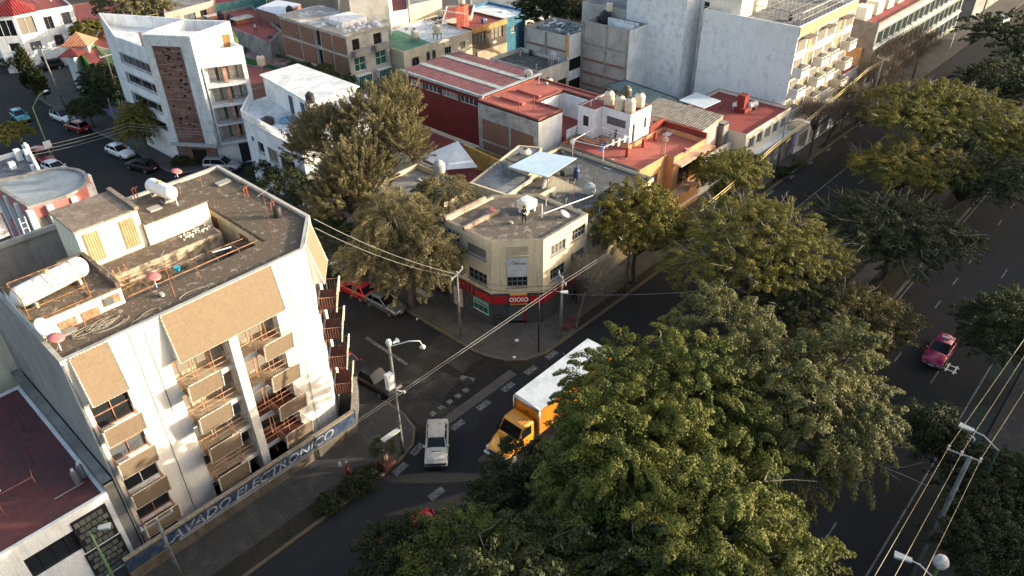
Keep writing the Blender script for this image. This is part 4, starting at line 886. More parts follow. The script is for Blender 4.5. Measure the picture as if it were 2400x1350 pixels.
m.build('poster_picture', gloss('poster_dark', (.02,.06,.06), .5), po); MB().box(38.05,38.5,1.75,38.07,40.0,1.9).build('poster_title', REDB, po); MB().box(38.045,38.3,.9,38.069,40.2,.98).build('poster_border', WHITEF, po)
MB().box(38.06,41.6,.15,38.12,42.8,2.2).build('side_door', mat('pale_door', (.40,.37,.33), .8), sh)
m = MB(); sp(Lc*.62, Lc*.665, -.2, -.1, .2, 2.3, m); m.build('door_post', REDB, sh)
# roof upstand walls
m = MB(); m.box(38.2,41.0,ZS-.2,42.6,41.25,ZS+.15); m.build('roof_upstand', mat('pinkish_render', (.46,.34,.27), .9, (.28,.2,.16), 1), sh); m = MB(); m.box(38.2,43.35,ZS-.2,43.3,43.6,ZS+.3); m.build('roof_upstand', MATS['pinkish_render'], sh)
# black fence along the side street
t = thing('black_fence', 'black sheet metal fence beside the corner shop under the feathery tree', 'fence', (38.4,44,0)); MB().box(38.3,43.7,0,38.42,55,2.6).build('fence_panel', gloss('black_sheet', (.012,.012,.012), .6), t); MB().box(38.26,47.2,1.1,38.29,47.6,1.8).build('orange_notice', gloss('orange_notice', (.8,.14,.03), .6), t)
for i, y in enumerate((45.2, 49.3)):
    tag(MB().box(36.9,y,.15,37.3,y+1.9,.4).build('parking_block', CONCL), 'pale concrete block on the pavement by the black fence, %s the shop' % ['nearer to','farther from'][i], 'concrete block', 'concrete blocks by the black fence')
# rear wings of the corner building
rw = building('cream_rear_wing', 'cream single storey wing with grey roof and barred window behind the corner shop', 'building', [(45.50, 47.81),(46.01, 43.18),(50.04, 43.77),(56.51, 47.94),(55.28, 50.20)], 8.2, SHW, GREYROOF, par=.1, z0=0)
m = MB(); a, b = Vector((45.50, 47.81)), Vector((46.01, 43.18)); dd = (b-a).normalized(); nn = Vector((dd.y,-dd.x)); 
q = a+dd*((b-a).length*.55)
rw2 = building('cream_side_wing', 'cream wing with sunlit wall and roof terrace left of the corner building', 'building', rect(38.4,47.5,46,56), 7.6, SHW, GREYROOF, par=.5, cap=WCAP, ops={3: rowops(8.5,3,1.2,4.5,1.2)})
ct_ = building('red_courtyard', 'sunken red floored courtyard behind the corner shop roof', 'courtyard', [(46.09, 44.96),(48.98, 45.08),(49.57, 40.35),(45.92, 40.68)], 7.0, SHW, REDROOF, par=.3)
gr = building('grey_roof_house', 'cream house with a grey concrete roof between the corner shop and the orange terrace house', 'house', [(47.6,35.0),(59.3,35.6),(59.3,47.6),(52.0,47.6),(47.6,43.5)], 7.6, SHW, mat('blue_grey_concrete_roof', (.075,.082,.087), .9, (.20,.21,.215), .8, lo=.5, hi=.72, bscale=6, fine=.3), par=.3, cap=WCAP, ops={0: rowops(11.7,4,1.6,4.2,1.3)})
m = MB(); a, b, c, e = (50.95, 42.10), (50.00, 41.64), (52.72, 38.95), (50.64, 41.74); m.add([(*(50.79, 41.86),9.0),(*(52.70, 38.95),7.5),(*(49.84, 41.67),7.5)], [(0,1,2)])
st = thing('stair_wall', 'sloping cream stair wall with steps beside the blue sheet roof', 'stairs', (*(51.49, 42.53),7.5)); m.add([(*(50.79, 41.86),9.0),(*(49.84, 41.67),7.5),(*(49.51, 42.04),7.5),(*(50.60, 42.35),9.0)], [(0,1,2,3)]); m.build('wall', SHW, st)
m = MB(); 
for k in range(7): c = Vector((50.24, 41.98)).lerp(Vector((49.71, 42.05)), k/6); m.box(c.x-.35,c.y-.12,8.55-k*.2,c.x+.35,c.y+.12,8.65-k*.2)
m.build('steps', CONCL, st)
bs = thing('sheet_roof', 'pale blue corrugated sheet roof on posts over the courtyard behind the corner shop', 'canopy', (*(51.68, 43.82),7)); q4 = [(48.99, 45.80),(53.68, 45.94),(54.96, 42.03),(49.80, 41.51)]; m = MB(); m.prism(q4, 9.2, 9.28); m.build('sheet', mat('blue_sheet', (.42,.55,.66), .4, (.36,.48,.58), 1), bs)
m = MB()
for c in q4: m.tube([(*c,6),(*c,9.2)], .05, 4)
m.build('posts', GREYF, bs)
water_tank((*(52.74, 46.90),8.3), 'beige water tank beside the pale blue sheet roof', .6, 1.3)
water_tank((*(52.57, 38.45),7.5), 'grey open topped water tank on the grey roof by the street tree', .55, 1.0, GREYT)
water_tank((*(54.29, 41.49),7.4), 'slim dark blue tank beside the pale blue sheet roof', .3, 1.2, gloss('dark_blue_tank', (.02,.04,.09), .5))
water_tank((*(45.91, 52.55),7.6), 'grey cement water tank half hidden by the feathery tree', .6, 1.3, GREYT)
dish((*(41.94, 41.38),8.6), .38, DISHR, 'faded red dish near the left edge of the corner shop roof', -1.2, .3, .35)
dish((*(45.79, 36.18),8.6), .5, DISHG, 'grey dish lying low at the right of the corner shop roof', -1.0, .5, .2)
t = thing('tank_stand', 'cream block stand with a round white lid at the back of the corner shop roof', 'tank stand', (*(44.81, 39.69),8.5)); c = (44.43, 39.36); m = MB(); m.box(c[0]-.7,c[1]-.6,9.0,c[0]+.7,c[1]+.6,9.7)
for s in (-1,1): m.box(c[0]+s*.5-.1,c[1]-.5,8.5,c[0]+s*.5+.1,c[1]+.5,9.0)
m.build('block', CREAMY, t); MB().lathe((c[0],c[1],9.7), [(.55,0),(.58,.08),(.1,.14)], 18).build('lid', WHITEF, t)
m = MB(); c = (44.40, 37.57); m.tube([(*c,8.5),(*c,9.9)], .07, 6); tag(m.build('vent_pipe', WHITEF), 'white upright vent pipe on the corner shop roof', 'pipe')
m = MB(); m.tube([(*(44.48, 37.40),9.0),(*(50.68, 36.69),8.6)], .05, 5); tag(m.build('long_pipe', WHITEF), 'long white pipe running across the right of the corner shop roof', 'pipe')
t = thing('metal_table', 'small black metal frame on the grey rear wing roof', 'frame', (*(49.69, 48.23),8.1)); m = MB(); c = (49.55, 48.09)
for s in (-1,1):
    for q in (-1,1): m.tube([(c[0]+s*.6,c[1]+q*.4,8.1),(c[0]+s*.6,c[1]+q*.4,8.7)], .03, 4)
    m.tube([(c[0]+s*.6,c[1]-.4,8.7),(c[0]+s*.6,c[1]+.4,8.7)], .03, 4); m.tube([(c[0]-.6,c[1]+s*.4,8.7),(c[0]+.6,c[1]+s*.4,8.7)], .03, 4)
m.build('frame', BLACKF, t)

# stepped walls and lower roofs behind the corner shop
m = MB(); m.box(47.7,41.2,7.3,51.5,41.4,8.0); m.build('parapet_step', SHW, gr); m = MB(); m.box(47.7,41.4,7.25,53.0,43.6,7.9); m.build('upper_roof', TAR, gr); m = MB(); m.box(52.9,44.4,7.3,53.1,47.4,8.2); m.build('parapet_step', SHW, gr)
m = MB(); m.box(50.5,44.5,7.3,53.0,47.4,9.0); m.build('roof_room', SHW, gr); MB().box(50.4,44.4,9.0,53.1,47.5,9.12).build('roof_room_slab', TAR, gr)
roof_bits(gr, 48, 35.5, 58.5, 41, 7.32, 5, 10); roof_bits(gr, 53.5, 42, 58.5, 47, 7.32, 6, 6); roof_bits(sh, 39, 38.5, 46.5, 43, ZS-.2, 7, 7); roof_bits(rw2, 39, 48, 45.5, 55.5, 7.12, 8, 6)
roof_bits(bb, -2, 38.6, 4.8, 50, 6.15, 9, 6); roof_bits(hs, 46, 67.5, 50.5, 71, 8.12, 10, 4)
antenna((*(49.92, 38.32),7.3), 2.6, 'bent aerial on the grey roof behind the corner shop', 5, .5, .5); antenna((*(40.14, 42.91),8.6), 2.2, 'thin aerial by the upstand wall on the corner shop roof', 3, .2, .4)

# ------------------------------------------------------------ big red hall
REDW = mat('deep_red_wall', (.15,.017,.015), .8, (.12,.015,.014), .4, fine=.05)
hl = building('red_hall', 'large deep red hall with a ribbed red roof crossed by two pale skylight strips', 'hall', rect(58.2,58.45,68,72.2), 10.9, REDW, ribbed('ribbed_red_roof', (.17,.055,.06), (.22,.09,.09), 0, .35), par=0,
   ops={3: [(.8+i*3.1, .8+i*3.1+2.85, 9.3, 10.1, (4,1), WHITEF) for i in range(4)], 0: [(.8+i*2, 2.6+i*2, 9.3, 10.2, (3,1), WHITEF) for i in range(4)]}, frame=WHITEF)
for x in (60.9, 65.0): MB().box(x,58.45,10.92,x+.85,72.2,10.97).build('skylight_strip', mat('pale_green_skylight', (.34,.38,.36), .6), hl)
m = MB(); m.box(57.9,58.1,10.65,58.2,72.5,10.95); m.box(57.9,58.0,10.9,68.2,58.44,11.0); m.build('roof_edge', mat('grey_blue_flashing', (.3,.36,.38), .5), hl)
MB().box(58.1,71.0,6.8,58.19,72.0,10.2).build('corner_window', GLASS2, hl)
building('low_red_roofs', 'low red roofs with pale walls at the foot of the big red hall', 'building', rect(50.5,58.6,58.1,72), 4.6, CREAMY, REDROOF, par=.4)
building('red_roof_annexe', 'red roofed annexe with parapets in front of the red hall', 'building', rect(48,49.5,57.2,58.4), 5.0, mat('ochre_wall', (.45,.28,.08), .85), mat('plum_red_roof', (.17,.04,.045), .85, (.24,.07,.06), .5), par=.45, cap=CONC)
t = thing('white_awning', 'white pitched canvas awning between the feathery tree and the block wall', 'awning', (*(51.60, 56.76),5)); m = MB(); a = (52.90, 57.11)
m.add([(*(52.74, 56.94),7.6),(*(49.13, 59.27),6.2),(*(49.05, 55.08),6.0),(*(51.47, 52.64),6.2)], [(0,1,2),(0,2,3)]); m.build('canvas', mat('white_canvas', (.68,.72,.76), .8, (.55,.58,.62), 1), t)
t = thing('yellow_gable_wall', 'ochre yellow sloping wall beside the white awning', 'wall', (*(53.78, 54.27),5)); m = MB(); m.prism([(52.93, 56.35), (54.13, 51.87), ((54.13, 51.87)[0]+.2,(54.13, 51.87)[1]+.2), ((52.93, 56.35)[0]+.2,(52.93, 56.35)[1]+.2)], 3, [7.3,6.2,6.2,7.3]); m.build('wall', mat('ochre_yellow', (.52,.34,.10), .85), t)
# ------------------------------------------------------------ concrete framed house with salmon roof
BRK = brick('old_orange_brick', (.22,.085,.05), (.17,.06,.04), (.2,.16,.13), .26, .085, .014, (.17,.085,.06))
cm = thing('concrete_frame_house', 'concrete framed brick house with a salmon red roof and inner patio', 'house', (57.4,49.2,0))
cpoly = [(57.4,49.2),(61.4,49.2),(61.4,53.0),(66.2,53.0),(66.2,48.6),(67.6,48.6),(67.6,58.3),(57.4,58.3)]
m = MB()
for i in range(8):
    a, b = cpoly[i], cpoly[(i+1)%8]; facade(m, a, b, 0, 10.5, [], .2, 0 if i == 7 else 1)
m.build('wall', [mat('stained_concrete_wall', (.40,.39,.37), .9, (.20,.195,.19), .8, lo=.45, hi=.65), WHITE], cm)
MB().prism(cpoly, 10.35, 10.52).build('roof', SALMON, cm)
m = MB(); ci = inset(cpoly, .22)
for i in range(8): 
    j = (i+1)%8; m.prism([cpoly[i], cpoly[j], ci[j], ci[i]], 10.53, 10.72)
m.build('roof_rim', mat('red_rim', (.22,.07,.058), .8), cm)
for y0, y1 in ((49.9,53.2),(53.6,57.6)):
    for z0, z1 in ((6.2,8.6),(3.6,5.9)): MB().box(57.32,y0,z0,57.39,y1,z1).build('brick_infill', BRK, cm)
MB().box(61.4,48.6,0,66.2,53,7.6).build('patio', REDROOF, cm); MB().box(61.41,48.4,0,67.6,48.59,8.4).build('patio_wall', WHITE, cm)
for x, y in ((59.6,56.3),(62.5,56.4)): m = MB(); m.prism([(x,y-2.8),(x+.5,y-2.8),(x+.5,y+.6),(x,y+.6)], 10.53, 10.8); m.build('roof_beam', SALMON, cm)
for i, (x, y) in enumerate(((58.2,49.9),(60.9,50.0),(58.0,54),(60.2,52.5))): pass
m = MB()
for x, y, h in ((57.8,52.4,1.2),(61.2,49.5,1.6),(61.0,51.6,.8),(59.4,51.6,1.6)): m.tube([(x,y,10.5),(x,y,10.5+h)], .05, 5)
m.build('roof_posts', mat('red_post', (.35,.06,.05), .7), cm)
dish((*(66.35, 58.65),10.7), .55, DISHW, 'white satellite dish between the red hall and the salmon roof', .5, 1.2, .6)
water_tank((*(69.18, 57.81),9), 'beige water tank just behind the salmon roof ridge', .6, 1.2)
# ------------------------------------------------------------ white tower with water tanks
tw = building('white_tank_house', 'white rooftop house carrying five water tanks above the red terrace', 'house', [(64.3,42.2),(68.2,42.2),(68.2,48.2),(62.9,48.2),(62.9,45.9),(64.3,45.9)], 11.0, WHITE, REDROOF, par=.12, cap=mat('red_brown_rim', (.25,.06,.04), .8),
   ops={5: [(.6,3.1,9.2,10.1,(2,1),BROWNF)], 3: [(.7,1.5,8.8,10,(1,1),BROWNF)], 0: [(.5,1.0,7.6,9.7,(1,1),GREYF),(2.7,3.2,8.6,9.8,(1,1),GREYF)]})
for i, (c, lb) in enumerate((((65.21, 45.79),'leftmost beige water tank in the cluster above the red terrace'),((64.74, 44.02),'second beige water tank from the left in the cluster above the red terrace'),((64.95, 42.83),'front beige water tank in the cluster above the red terrace'),((66.85, 42.93),'rightmost beige water tank in the cluster above the red terrace'))):
    water_tank((*c,11.0), lb, .58, 1.55, BEIGET, 'water tank cluster above the red terrace')
water_tank((*(67.50, 45.14),11.0), 'dark grey water tank at the back of the cluster above the red terrace', .6, 1.6, gloss('olive_black_tank', (.05,.055,.045), .5), 'water tank cluster above the red terrace')
# ------------------------------------------------------------ orange terrace house
ORW = mat('orange_paint', (.58,.30,.14), .85, (.5,.24,.11), .6)
og = building('orange_terrace_house', 'orange house with a red roof terrace, clothes lines and low parapets', 'house', [(59.6,37.5),(64.6,37.5),(64.6,36.6),(71,36.6),(71,42.1),(64.2,42.1),(64.2,45.8),(62.8,45.8),(62.8,47.9),(59.6,47.9)], 7.7, ORW, SALMON, par=.55,
   edgem={9: CONC}, ops={0: [(1,3.6,4.2,6.2,(2,1),BROWNF)], 2: [(1.2,3.6,3.9,6.4,(2,1),BROWNF),(4.4,5.6,3.9,6.2,(1,1),BROWNF)]}, cap=mat('red_rim', (.22,.07,.058), .8))
m = MB(); m.box(64.4,35.5,6.9,71.2,36.6,7.1); m.box(64.4,35.5,3.4,71.2,36.6,3.6); m.build('balcony_slab', mat('pale_orange_band', (.62,.42,.28), .8), og)
m = MB(); m.box(71.0,36.6,7.1,71.15,42.1,8.3); m.box(68.2,42.1,7.1,71.15,42.25,8.6); m.build('terrace_wall', mat('dark_red_paint', (.24,.04,.03), .8), og)
for c in ((67.88, 41.15), (65.60, 41.13), (62.44, 41.04)): MB().box(c[0]-.15,c[1]-.15,7.1,c[0]+.15,c[1]+.15,8.1).build('chimney', mat('dark_red_paint', (.24,.04,.03), .8), og)
# clothes line rig with laundry
t = thing('clothes_line_rig', 'white metal clothes line rig with washing on the red terrace', 'clothes line', (60.5,41,7.2)); m = MB()
q = [(58.43, 45.29), (63.21, 45.61), (63.13, 41.43), (59.14, 41.81)]
for c in q: m.tube([(*c,7.15),(*c,9.1)], .04, 5)
for i in range(4): m.tube([(*q[i],9.1),(*q[(i+1)%4],9.1)], .04, 5)
m.build('posts', WHITEF, t); m = MB()
for k in range(7): f = (k+.5)/7; a = Vector(q[0]).lerp(Vector(q[1]), f); b = Vector(q[3]).lerp(Vector(q[2]), f); c = (a+b)/2; m.tube([(*a,9.05),(*c,8.9),(*b,9.05)], .015, 3)
m.build('lines', WHITEF, t)
rnd = random.Random(9)
for i, (x, y, col, lb) in enumerate(((*(59.85, 42.74),(.02,.05,.20),'dark blue garment at the near left end of the washing'),(*(60.67, 42.63),(.06,.08,.10),'dark trousers hanging on the terrace clothes line'),(*(61.44, 42.42),(.45,.48,.5),'pale grey shirt hanging on the terrace clothes line'),(*(62.21, 42.21),(.6,.62,.63),'white cloth hanging on the terrace clothes line'),(*(63.18, 42.12),(.55,.57,.58),'white towel at the right of the terrace washing'),(*(62.53, 43.56),(.05,.07,.08),'black garment on the middle of the terrace clothes line'),(*(63.65, 43.70),(.03,.07,.03),'dark green garment at the back of the terrace washing'))):
    m = MB(); m.box(x,y-.02,8.0+.15*(i%3),x+.42,y+.02,8.95); m.box(x+.02,y-.05,8.3,x+.40,y+.05,8.9); tag(m.build('garment', mat('cloth_%d' % i, col, .9)), lb, 'laundry', 'washing on the red terrace')
gas_tank((*(60.79, 47.16),7.15), .95, .3, .5, 'small white gas tank at the left corner of the red terrace', 'small gas tanks')
gas_tank((*(64.36, 47.01),7.15), .9, .26, 1.2, 'small white gas tank behind the clothes lines, the left one', 'small gas tanks'); gas_tank((*(65.65, 47.21),7.15), .9, .26, 1.2, 'small white gas tank behind the clothes lines, the right one', 'small gas tanks')
t = thing('lattice_mast', 'short rusty cream lattice mast on the red terrace parapet', 'mast', (*(64.33, 37.87),7.2)); c = (64.15, 37.75); m = MB(); w = .28
for z in np.arange(7.2, 10.0, .42):
    for i in range(4):
        a = math.pi/2*i; b = a+math.pi/2; p0 = (c[0]+w*math.cos(a), c[1]+w*math.sin(a), z); p1 = (c[0]+w*math.cos(b), c[1]+w*math.sin(b), z+.42); p2 = (p1[0],p1[1],z); p3 = (p0[0],p0[1],z+.42)
        m.tube([p0,p3], .03, 4); m.tube([p0,p1], .02, 3); m.tube([p0,p2], .02, 3)
m.build('lattice', mat('cream_rust_paint', (.55,.36,.22), .7), t)
dish((*(66.94, 36.52),7.2), .4, DISHR, 'pink dish at the right front of the red terrace', -.8, .4, .5)
# ------------------------------------------------------------ pink house with corrugated roof, red roofed shops
building('low_red_roof_shop', 'low building with worn red roof below the corrugated roofed pink house', 'building', rect(71.2,36.9,78.2,47.5), 5.0, CREAMY, REDROOF, par=.4, cap=CONCL)
pkc = mat('dusty_pink_paint', (.50,.36,.34), .85, (.42,.30,.28), .7)
ph = building('corrugated_roof_house', 'dusty pink house with a grey corrugated roof and two openwork windows', 'house', rect(73.0,38.2,76.6,46.2), 7.7, pkc, CONC, par=0, z0=4.7, ops={3: [(4.3,5.0,4.9,6.9,'door',BLACKF),(1.4,3.0,5.9,7.0,(4,3),GREYF),(5.9,7.5,5.9,7.0,(4,3),GREYF)]})
m = MB(); m.prism([(72.6,37.9),(76.9,37.9),(76.9,46.6),(72.6,46.6)], 7.74, [7.8,8.3,8.3,7.8]); m.build('corrugated_roof', ribbed('grey_corrugated_sheet', (.34,.30,.25), (.18,.155,.13), 1, .35, .8), ph)
building('grey_blockwork_wall', 'grey blockwork cube beside the corrugated roofed house', 'building', rect(76.9,37.6,78.1,41.8), 7.2, CONC, CONC, par=0)
rs = building('red_roof_shops', 'cream shop building with a wide dark red roof beside the tall white block', 'building', rect(78.3,35.3,89.8,45.5), 6.2, CREAMY, REDROOF, par=.35, cap=mat('red_brown_rim', (.25,.06,.04), .8), ops={0: rowops(11.5,5,1.5,3.9,1.4,st=(3,1),fm=WHITEF)+rowops(11.5,3,2.6,.2,2.4,st='shutter',fm=GREYF)})
m = MB(); m.box(78.3,34.5,3.1,89.8,35.3,3.2); m.build('awning', WHITE, rs)
c = (85.55, 39.84); m = MB(); m.box(c[0]-.55,c[1]-.5,6,c[0]+.55,c[1]+.5,7.9); m.box(c[0]-.9,c[1]-.9,5.9,c[0]+1.2,c[1]+.6,6.4); m.build('chimney', mat('dark_red_paint', (.24,.04,.03), .8), rs)
gas_tank((*(85.43, 40.47),5.9), 1.3, .36, -.3, 'small white gas tank left of the red chimney', 'small gas tanks'); gas_tank((*(86.69, 39.02),5.9), 1.6, .38, -.3, 'small white gas tank right of the red chimney', 'small gas tanks')
t = thing('sheet_roof', 'pale blue sheet canopy against the tall white block', 'canopy', (*(83.06, 44.49),5)); m = MB(); m.prism([(79.19, 45.14),(78.81, 41.46),(82.31, 41.20),(82.94, 45.04)], 7.6, 7.68); m.build('sheet', mat('pale_blue_sheet', (.48,.56,.62), .5, (.42,.5,.56), 1), t)
# ------------------------------------------------------------ tall white block with balconies
GW = mat('weathered_grey_white_wall', (.68,.70,.715), .9, (.50,.52,.535), 1.1, lo=.52, hi=.74, bscale=5, fine=.08, streak=.09)
BW = mat('balcony_white', (.70,.67,.60), .8, (.6,.55,.46), .6); TANP = mat('tan_panel', (.40,.27,.17), .85, (.35,.24,.15), .8)
bp = building('tall_balcony_block', 'tall weathered white apartment block with rows of boxy white balconies facing the avenue', 'apartment building', rect(90.2,36.4,107.8,49.4), 15.7, GW, GREYROOF, par=.8, edgem={0: BW},
   ops={0: rowops(17.6,6,1.5,13.0,1.1,st=(3,1),fm=WHITEF)})
m = MB(); m.box(90.2,36.28,14.5,107.8,36.39,15.6); m.build('tan_fascia', TANP, bp)
bz = [1.9, 4.5, 7.1, 9.7, 12.3]
for r_, z in enumerate(bz):
    m = MB(); m.box(90.2,36.3,z-.22,107.8,36.4,z-.05); m.build('floor_band', BW, bp)
    for k in range(6):
        off = .15 if k % 2 == 0 else .15; x0 = 90.3+k*2.93
        if k in (1, 4): MB().box(x0+.3,36.33,z,x0+2.6,36.39,z+2.25).build('tan_panel', TANP, bp); 
        o = MB().box(x0+1.3 if k in (1,4) else x0+.2,36.34,z+.2,x0+2.6,36.38,z+2.0).build('window', WHITEF, bp)
        m = MB(); 
        for q_ in range(3): xx = (x0+1.35 if k in (1,4) else x0+.25)+q_*(.42 if k in (1,4) else .78); m.box(xx,36.31,z+.3,xx+(.33 if k in (1,4) else .65),36.34,z+1.9)
        m.build('pane', GLASS3, o)
    for k in (0, 2, 3, 5):
        if r_ == 4: continue
        x0 = 90.25+k*2.95; y0 = 35.1
        b = MB(); b.box(x0,y0,z-.1,x0+2.3,36.4,z+.05); b.box(x0,y0,z+.05,x0+2.3,y0+.1,z+.75); b.box(x0,y0+.1,z+.05,x0+.1,36.3,z+1.15); b.box(x0+2.2,y0+.1,z+.05,x0+2.3,36.3,z+1.15); b.box(x0,y0-.0,z+1.05,x0+2.3,y0+.08,z+1.15)
        for q_ in (0,1.1,2.2): b.box(x0+q_,y0,z+.75,x0+q_+.1,y0+.08,z+1.05)
        b.build('balcony', BW, bp)
for k in (0, 2, 4): x0 = 91+k*2.9; MB().box(x0,35.2,14.3,x0+2.3,36.3,14.38).build('top_canopy', mat('dark_canopy', (.16,.14,.12), .8), bp)
# rooftop: washing cages, white rooms, railing
t = thing('roof_railing', 'pale metal railing along the avenue edge of the tall white block roof', 'railing', (90.4,36.6,15.7)); m = MB()
for x in np.arange(90.5, 107.6, 1.05): m.tube([(x,36.6,15.7),(x,36.6,17.2)], .05, 4)
m.tube([(90.5,36.6,17.2),(107.6,36.6,17.2)], .05, 4); m.tube([(90.5,36.6,16.4),(107.6,36.6,16.4)], .03, 4); m.build('bars', mat('cream_metal', (.6,.56,.46), .6), t)
t = thing('wire_cages', 'wire mesh drying cages on the tall white block roof', 'cages', (92,38,15)); m = MB()
for x in np.arange(91.5, 107, 1.3):
    for y in (38.5, 41.5, 44.5): m.tube([(x,y,14.9),(x,y,16.9)], .035, 4)
for y in (38.5, 41.5, 44.5):
    for z in (15.6, 16.2, 16.9): m.tube([(91.5,y,z),(106.5,y,z)], .025, 4)
for x in np.arange(91.5, 107, 2.6): m.tube([(x,38.5,16.9),(x,44.5,16.9)], .025, 4)
m.build('mesh_frame', mat('wire_grey', (.3,.29,.26), .7), t)
m = MB(); m.box(91.2,44.8,14.9,94.5,49,17.6); m.box(96,45,14.9,99,49,17.4); m.build('rooftop_room', BW, bp)
# second tall block behind, recess with windows
tb = building('tall_grey_block', 'tall blank weathered grey white block rising out of the top of the picture', 'apartment building', rect(88.6,51.0,108,60.3), 26, mat('stained_blue_grey_wall', (.64,.67,.70), .9, (.42,.44,.46), 1.2, lo=.48, hi=.72, bscale=5, fine=.1, streak=.10), GREYROOF, par=.5)
rc = building('recessed_bay', 'recessed bay with stacked windows between the two tall blocks', 'building', rect(92.2,49.41,107.7,50.99), 17.5, WHITE, GREYROOF, par=.2, ops={3: [(.35,1.2,z,z+1.3,(1,2),WHITEF) for z in (1.8,4.4,7.0,9.6,12.2,14.8)]})
# street level front of the tall block
fr = building('garage_front', 'white street front with garage doors below the tall balcony block', 'building', rect(89.9,33.9,107.8,36.2), 3.1, WHITE, mat('dirty_white_roof', (.50,.50,.48), .8, (.3,.29,.27), .8), par=0, ops={0: rowops(17.9,5,2.7,.2,2.3,st='gate',fm=CONC)})
building('shop_low_front', 'brown shuttered shop fronts right of the corner trees', 'building', rect(79.5,34.2,89.7,35.0), 3.0, mat('brown_shopfront', (.16,.10,.075), .8, (.3,.27,.24), 1), CONC, par=0, ops={0: rowops(10,4,1.9,.2,2.2,st='shutter',fm=GREYF)})
# ------------------------------------------------------------ right rear office building
of = building('glazed_office', 'low office building with long green grey window bands along the avenue', 'office building', rect(118.2,36.2,163,47), 10.4, mat('brown_side_wall', (.24,.20,.165), .85), REDROOF, par=.3, edgem={0: mat('pale_green_grey_band', (.22,.235,.21), .7)},
   ops={0: rowops(44.8,17,2.3,6.95,2.0,st=(1,1),fm=WHITEF)+rowops(44.8,17,2.3,3.9,2.0,st=(1,1),fm=WHITEF)+rowops(44.8,17,2.3,.9,2.1,st=(1,1),fm=WHITEF)}, glass=gloss('greenish_glass', (.03,.045,.042), .15))
m = MB()
for z in (3.4, 6.6, 9.5): m.box(118.1,36.0,z,163,36.19,z+.25)
m.build('floor_band', WHITE, of)
for i in range(9): MB().box(119+i*4.6,38.6,10.1,121.6+i*4.6,40.5,12.0).build('roof_vent', CREAMY, of)
building('orange_side_house', 'orange walled house with a red roof between the balcony block and the office', 'house', rect(109.2,37.4,118,47), 4.0, ORW, REDROOF, par=.15, cap=WHITE, edgem={0: WHITE}, ops={0: rowops(8.8,3,2,.3,2.4,st='gate',fm=GREYF)})
MB()
tag(MB().box(117.9,37.5,4.1,118.15,47,6.6).build('orange_party_wall', mat('orange_sunlit_render', (.60,.32,.14), .85)), 'orange painted party wall at the near end of the glazed office', 'wall')  # orange render with patchy tone
building('far_corner_building', 'dark building beyond the glazed office at the top right', 'building', rect(172,36,200,60), 9, CONC, GREYROOF, par=.3, ops={0: rowops(28,8,2,5,1.5)})
# ------------------------------------------------------------ middle back
gw = building('striped_block_house', 'grey rendered block house with thin brick bands and a cluttered red edged roof', 'house', rect(81.2,64.6,87.6,72.4), 11.4, CONCL, GREYROOF, par=.8, cap=mat('red_rim', (.22,.07,.058), .8), ops={0: [(.6,3.4,6.3,8.0,'hole'),(.6,3.4,2.8,5.0,'hole')]}, edgem={0: WHITE})
for z in (9.1, 6.6, 4.4): MB().box(81.12,64.7,z,81.19,72.3,z+.3).build('brick_band', BRK, gw)
m = MB(); 
for y in (64.7,68.4,72.2): m.box(81.10,y-.15,0,81.19,y+.15,11.3)
m.build('concrete_column', CONC, gw); MB().box(81.0,64.4,8.6,81.4,64.6,11.5).build('orange_corner', mat('orange_sunlit_render', (.60,.32,.14), .85), gw)
t = thing('roof_junk', 'heap of broken furniture and white junk on the striped block house roof', 'junk', (83,68,10.7)); rnd = random.Random(4); ms_ = [MB(), MB(), MB()]
for i in range(46):
    x, y, z = rnd.uniform(82.2,87), rnd.uniform(65.5,71.5), rnd.uniform(10.7,11.3); p0 = Vector((x,y,z)); p1 = p0+Vector((rnd.uniform(-.9,.9), rnd.uniform(-.9,.9), rnd.uniform(-.2,.5))); ms_[i%3].tube([p0,p1], rnd.uniform(.05,.2), 4)
for b_, c_ in zip(ms_, (WHITEF, mat('dull_green_plastic', (.12,.2,.17), .7), CONCL)): b_.build('scrap', c_, t)
gx = building('grey_banded_tower', 'taller grey rendered building with brick bands left of the blank grey block', 'building', rect(84.3,56.6,88.6,64.4), 12.9, mat('grey_pink_render', (.37,.345,.33), .9, (.28,.26,.25), .6), GREYROOF, par=.9, edgem={0: WHITE})
for z in (7.6, 5.7, 4.0): MB().box(84.22,56.7,z,84.29,64.3,z+.32).build('brick_band', BRK, gx)
m = MB()
for y in (56.8,60.3,64.2): m.box(84.2,y-.15,0,84.29,y+.15,12.8)
for z in (3.4, 9.8): m.box(84.21,56.7,z,84.28,64.3,z+.25)
m.build('concrete_column', CONC, gx); m = MB(); m.box(85.6,57,12,85.8,60,13.2); m.box(86.8,57,12,87,62,13.2); m.build('roof_partition', WHITE, gx)
water_tank((*(87.64, 63.11),12.1), 'large black water tank on the grey banded tower', .8, 1.7, BLACKT); water_tank((*(87.17, 62.14),14), 'beige tank with a pale lid behind the large black tank', .45, 1.2)
building('grey_upper_building', 'light grey upper storey behind the large black water tank', 'building', rect(88.7,60.5,97,68), 14, CONCL, GREYROOF, par=.3)
dk = building('dark_roof_house', 'white walled house with a flat dark roof behind the red hall', 'house', rect(74.6,64.0,81.0,73.0), 8.3, mat('off_white_wall', (.55,.52,.46), .85, (.42,.40,.36), .8), TAR, par=.5, cap=CONCL, ops={0: [(4,6,4,6,'hole')]})
water_tank((*(78.44, 64.78),8.0), 'grey blue water tank on a block stand on the dark roof', .5, 1.0, GREYT, legs=.9)
rc2 = building('red_roof_patio_house', 'low house with a red roof in front of the dark roofed house', 'house', rect(68.3,58.2,74.4,72), 7.2, CREAMY, REDROOF, par=.4, cap=mat('red_brown_rim', (.25,.06,.04), .8))
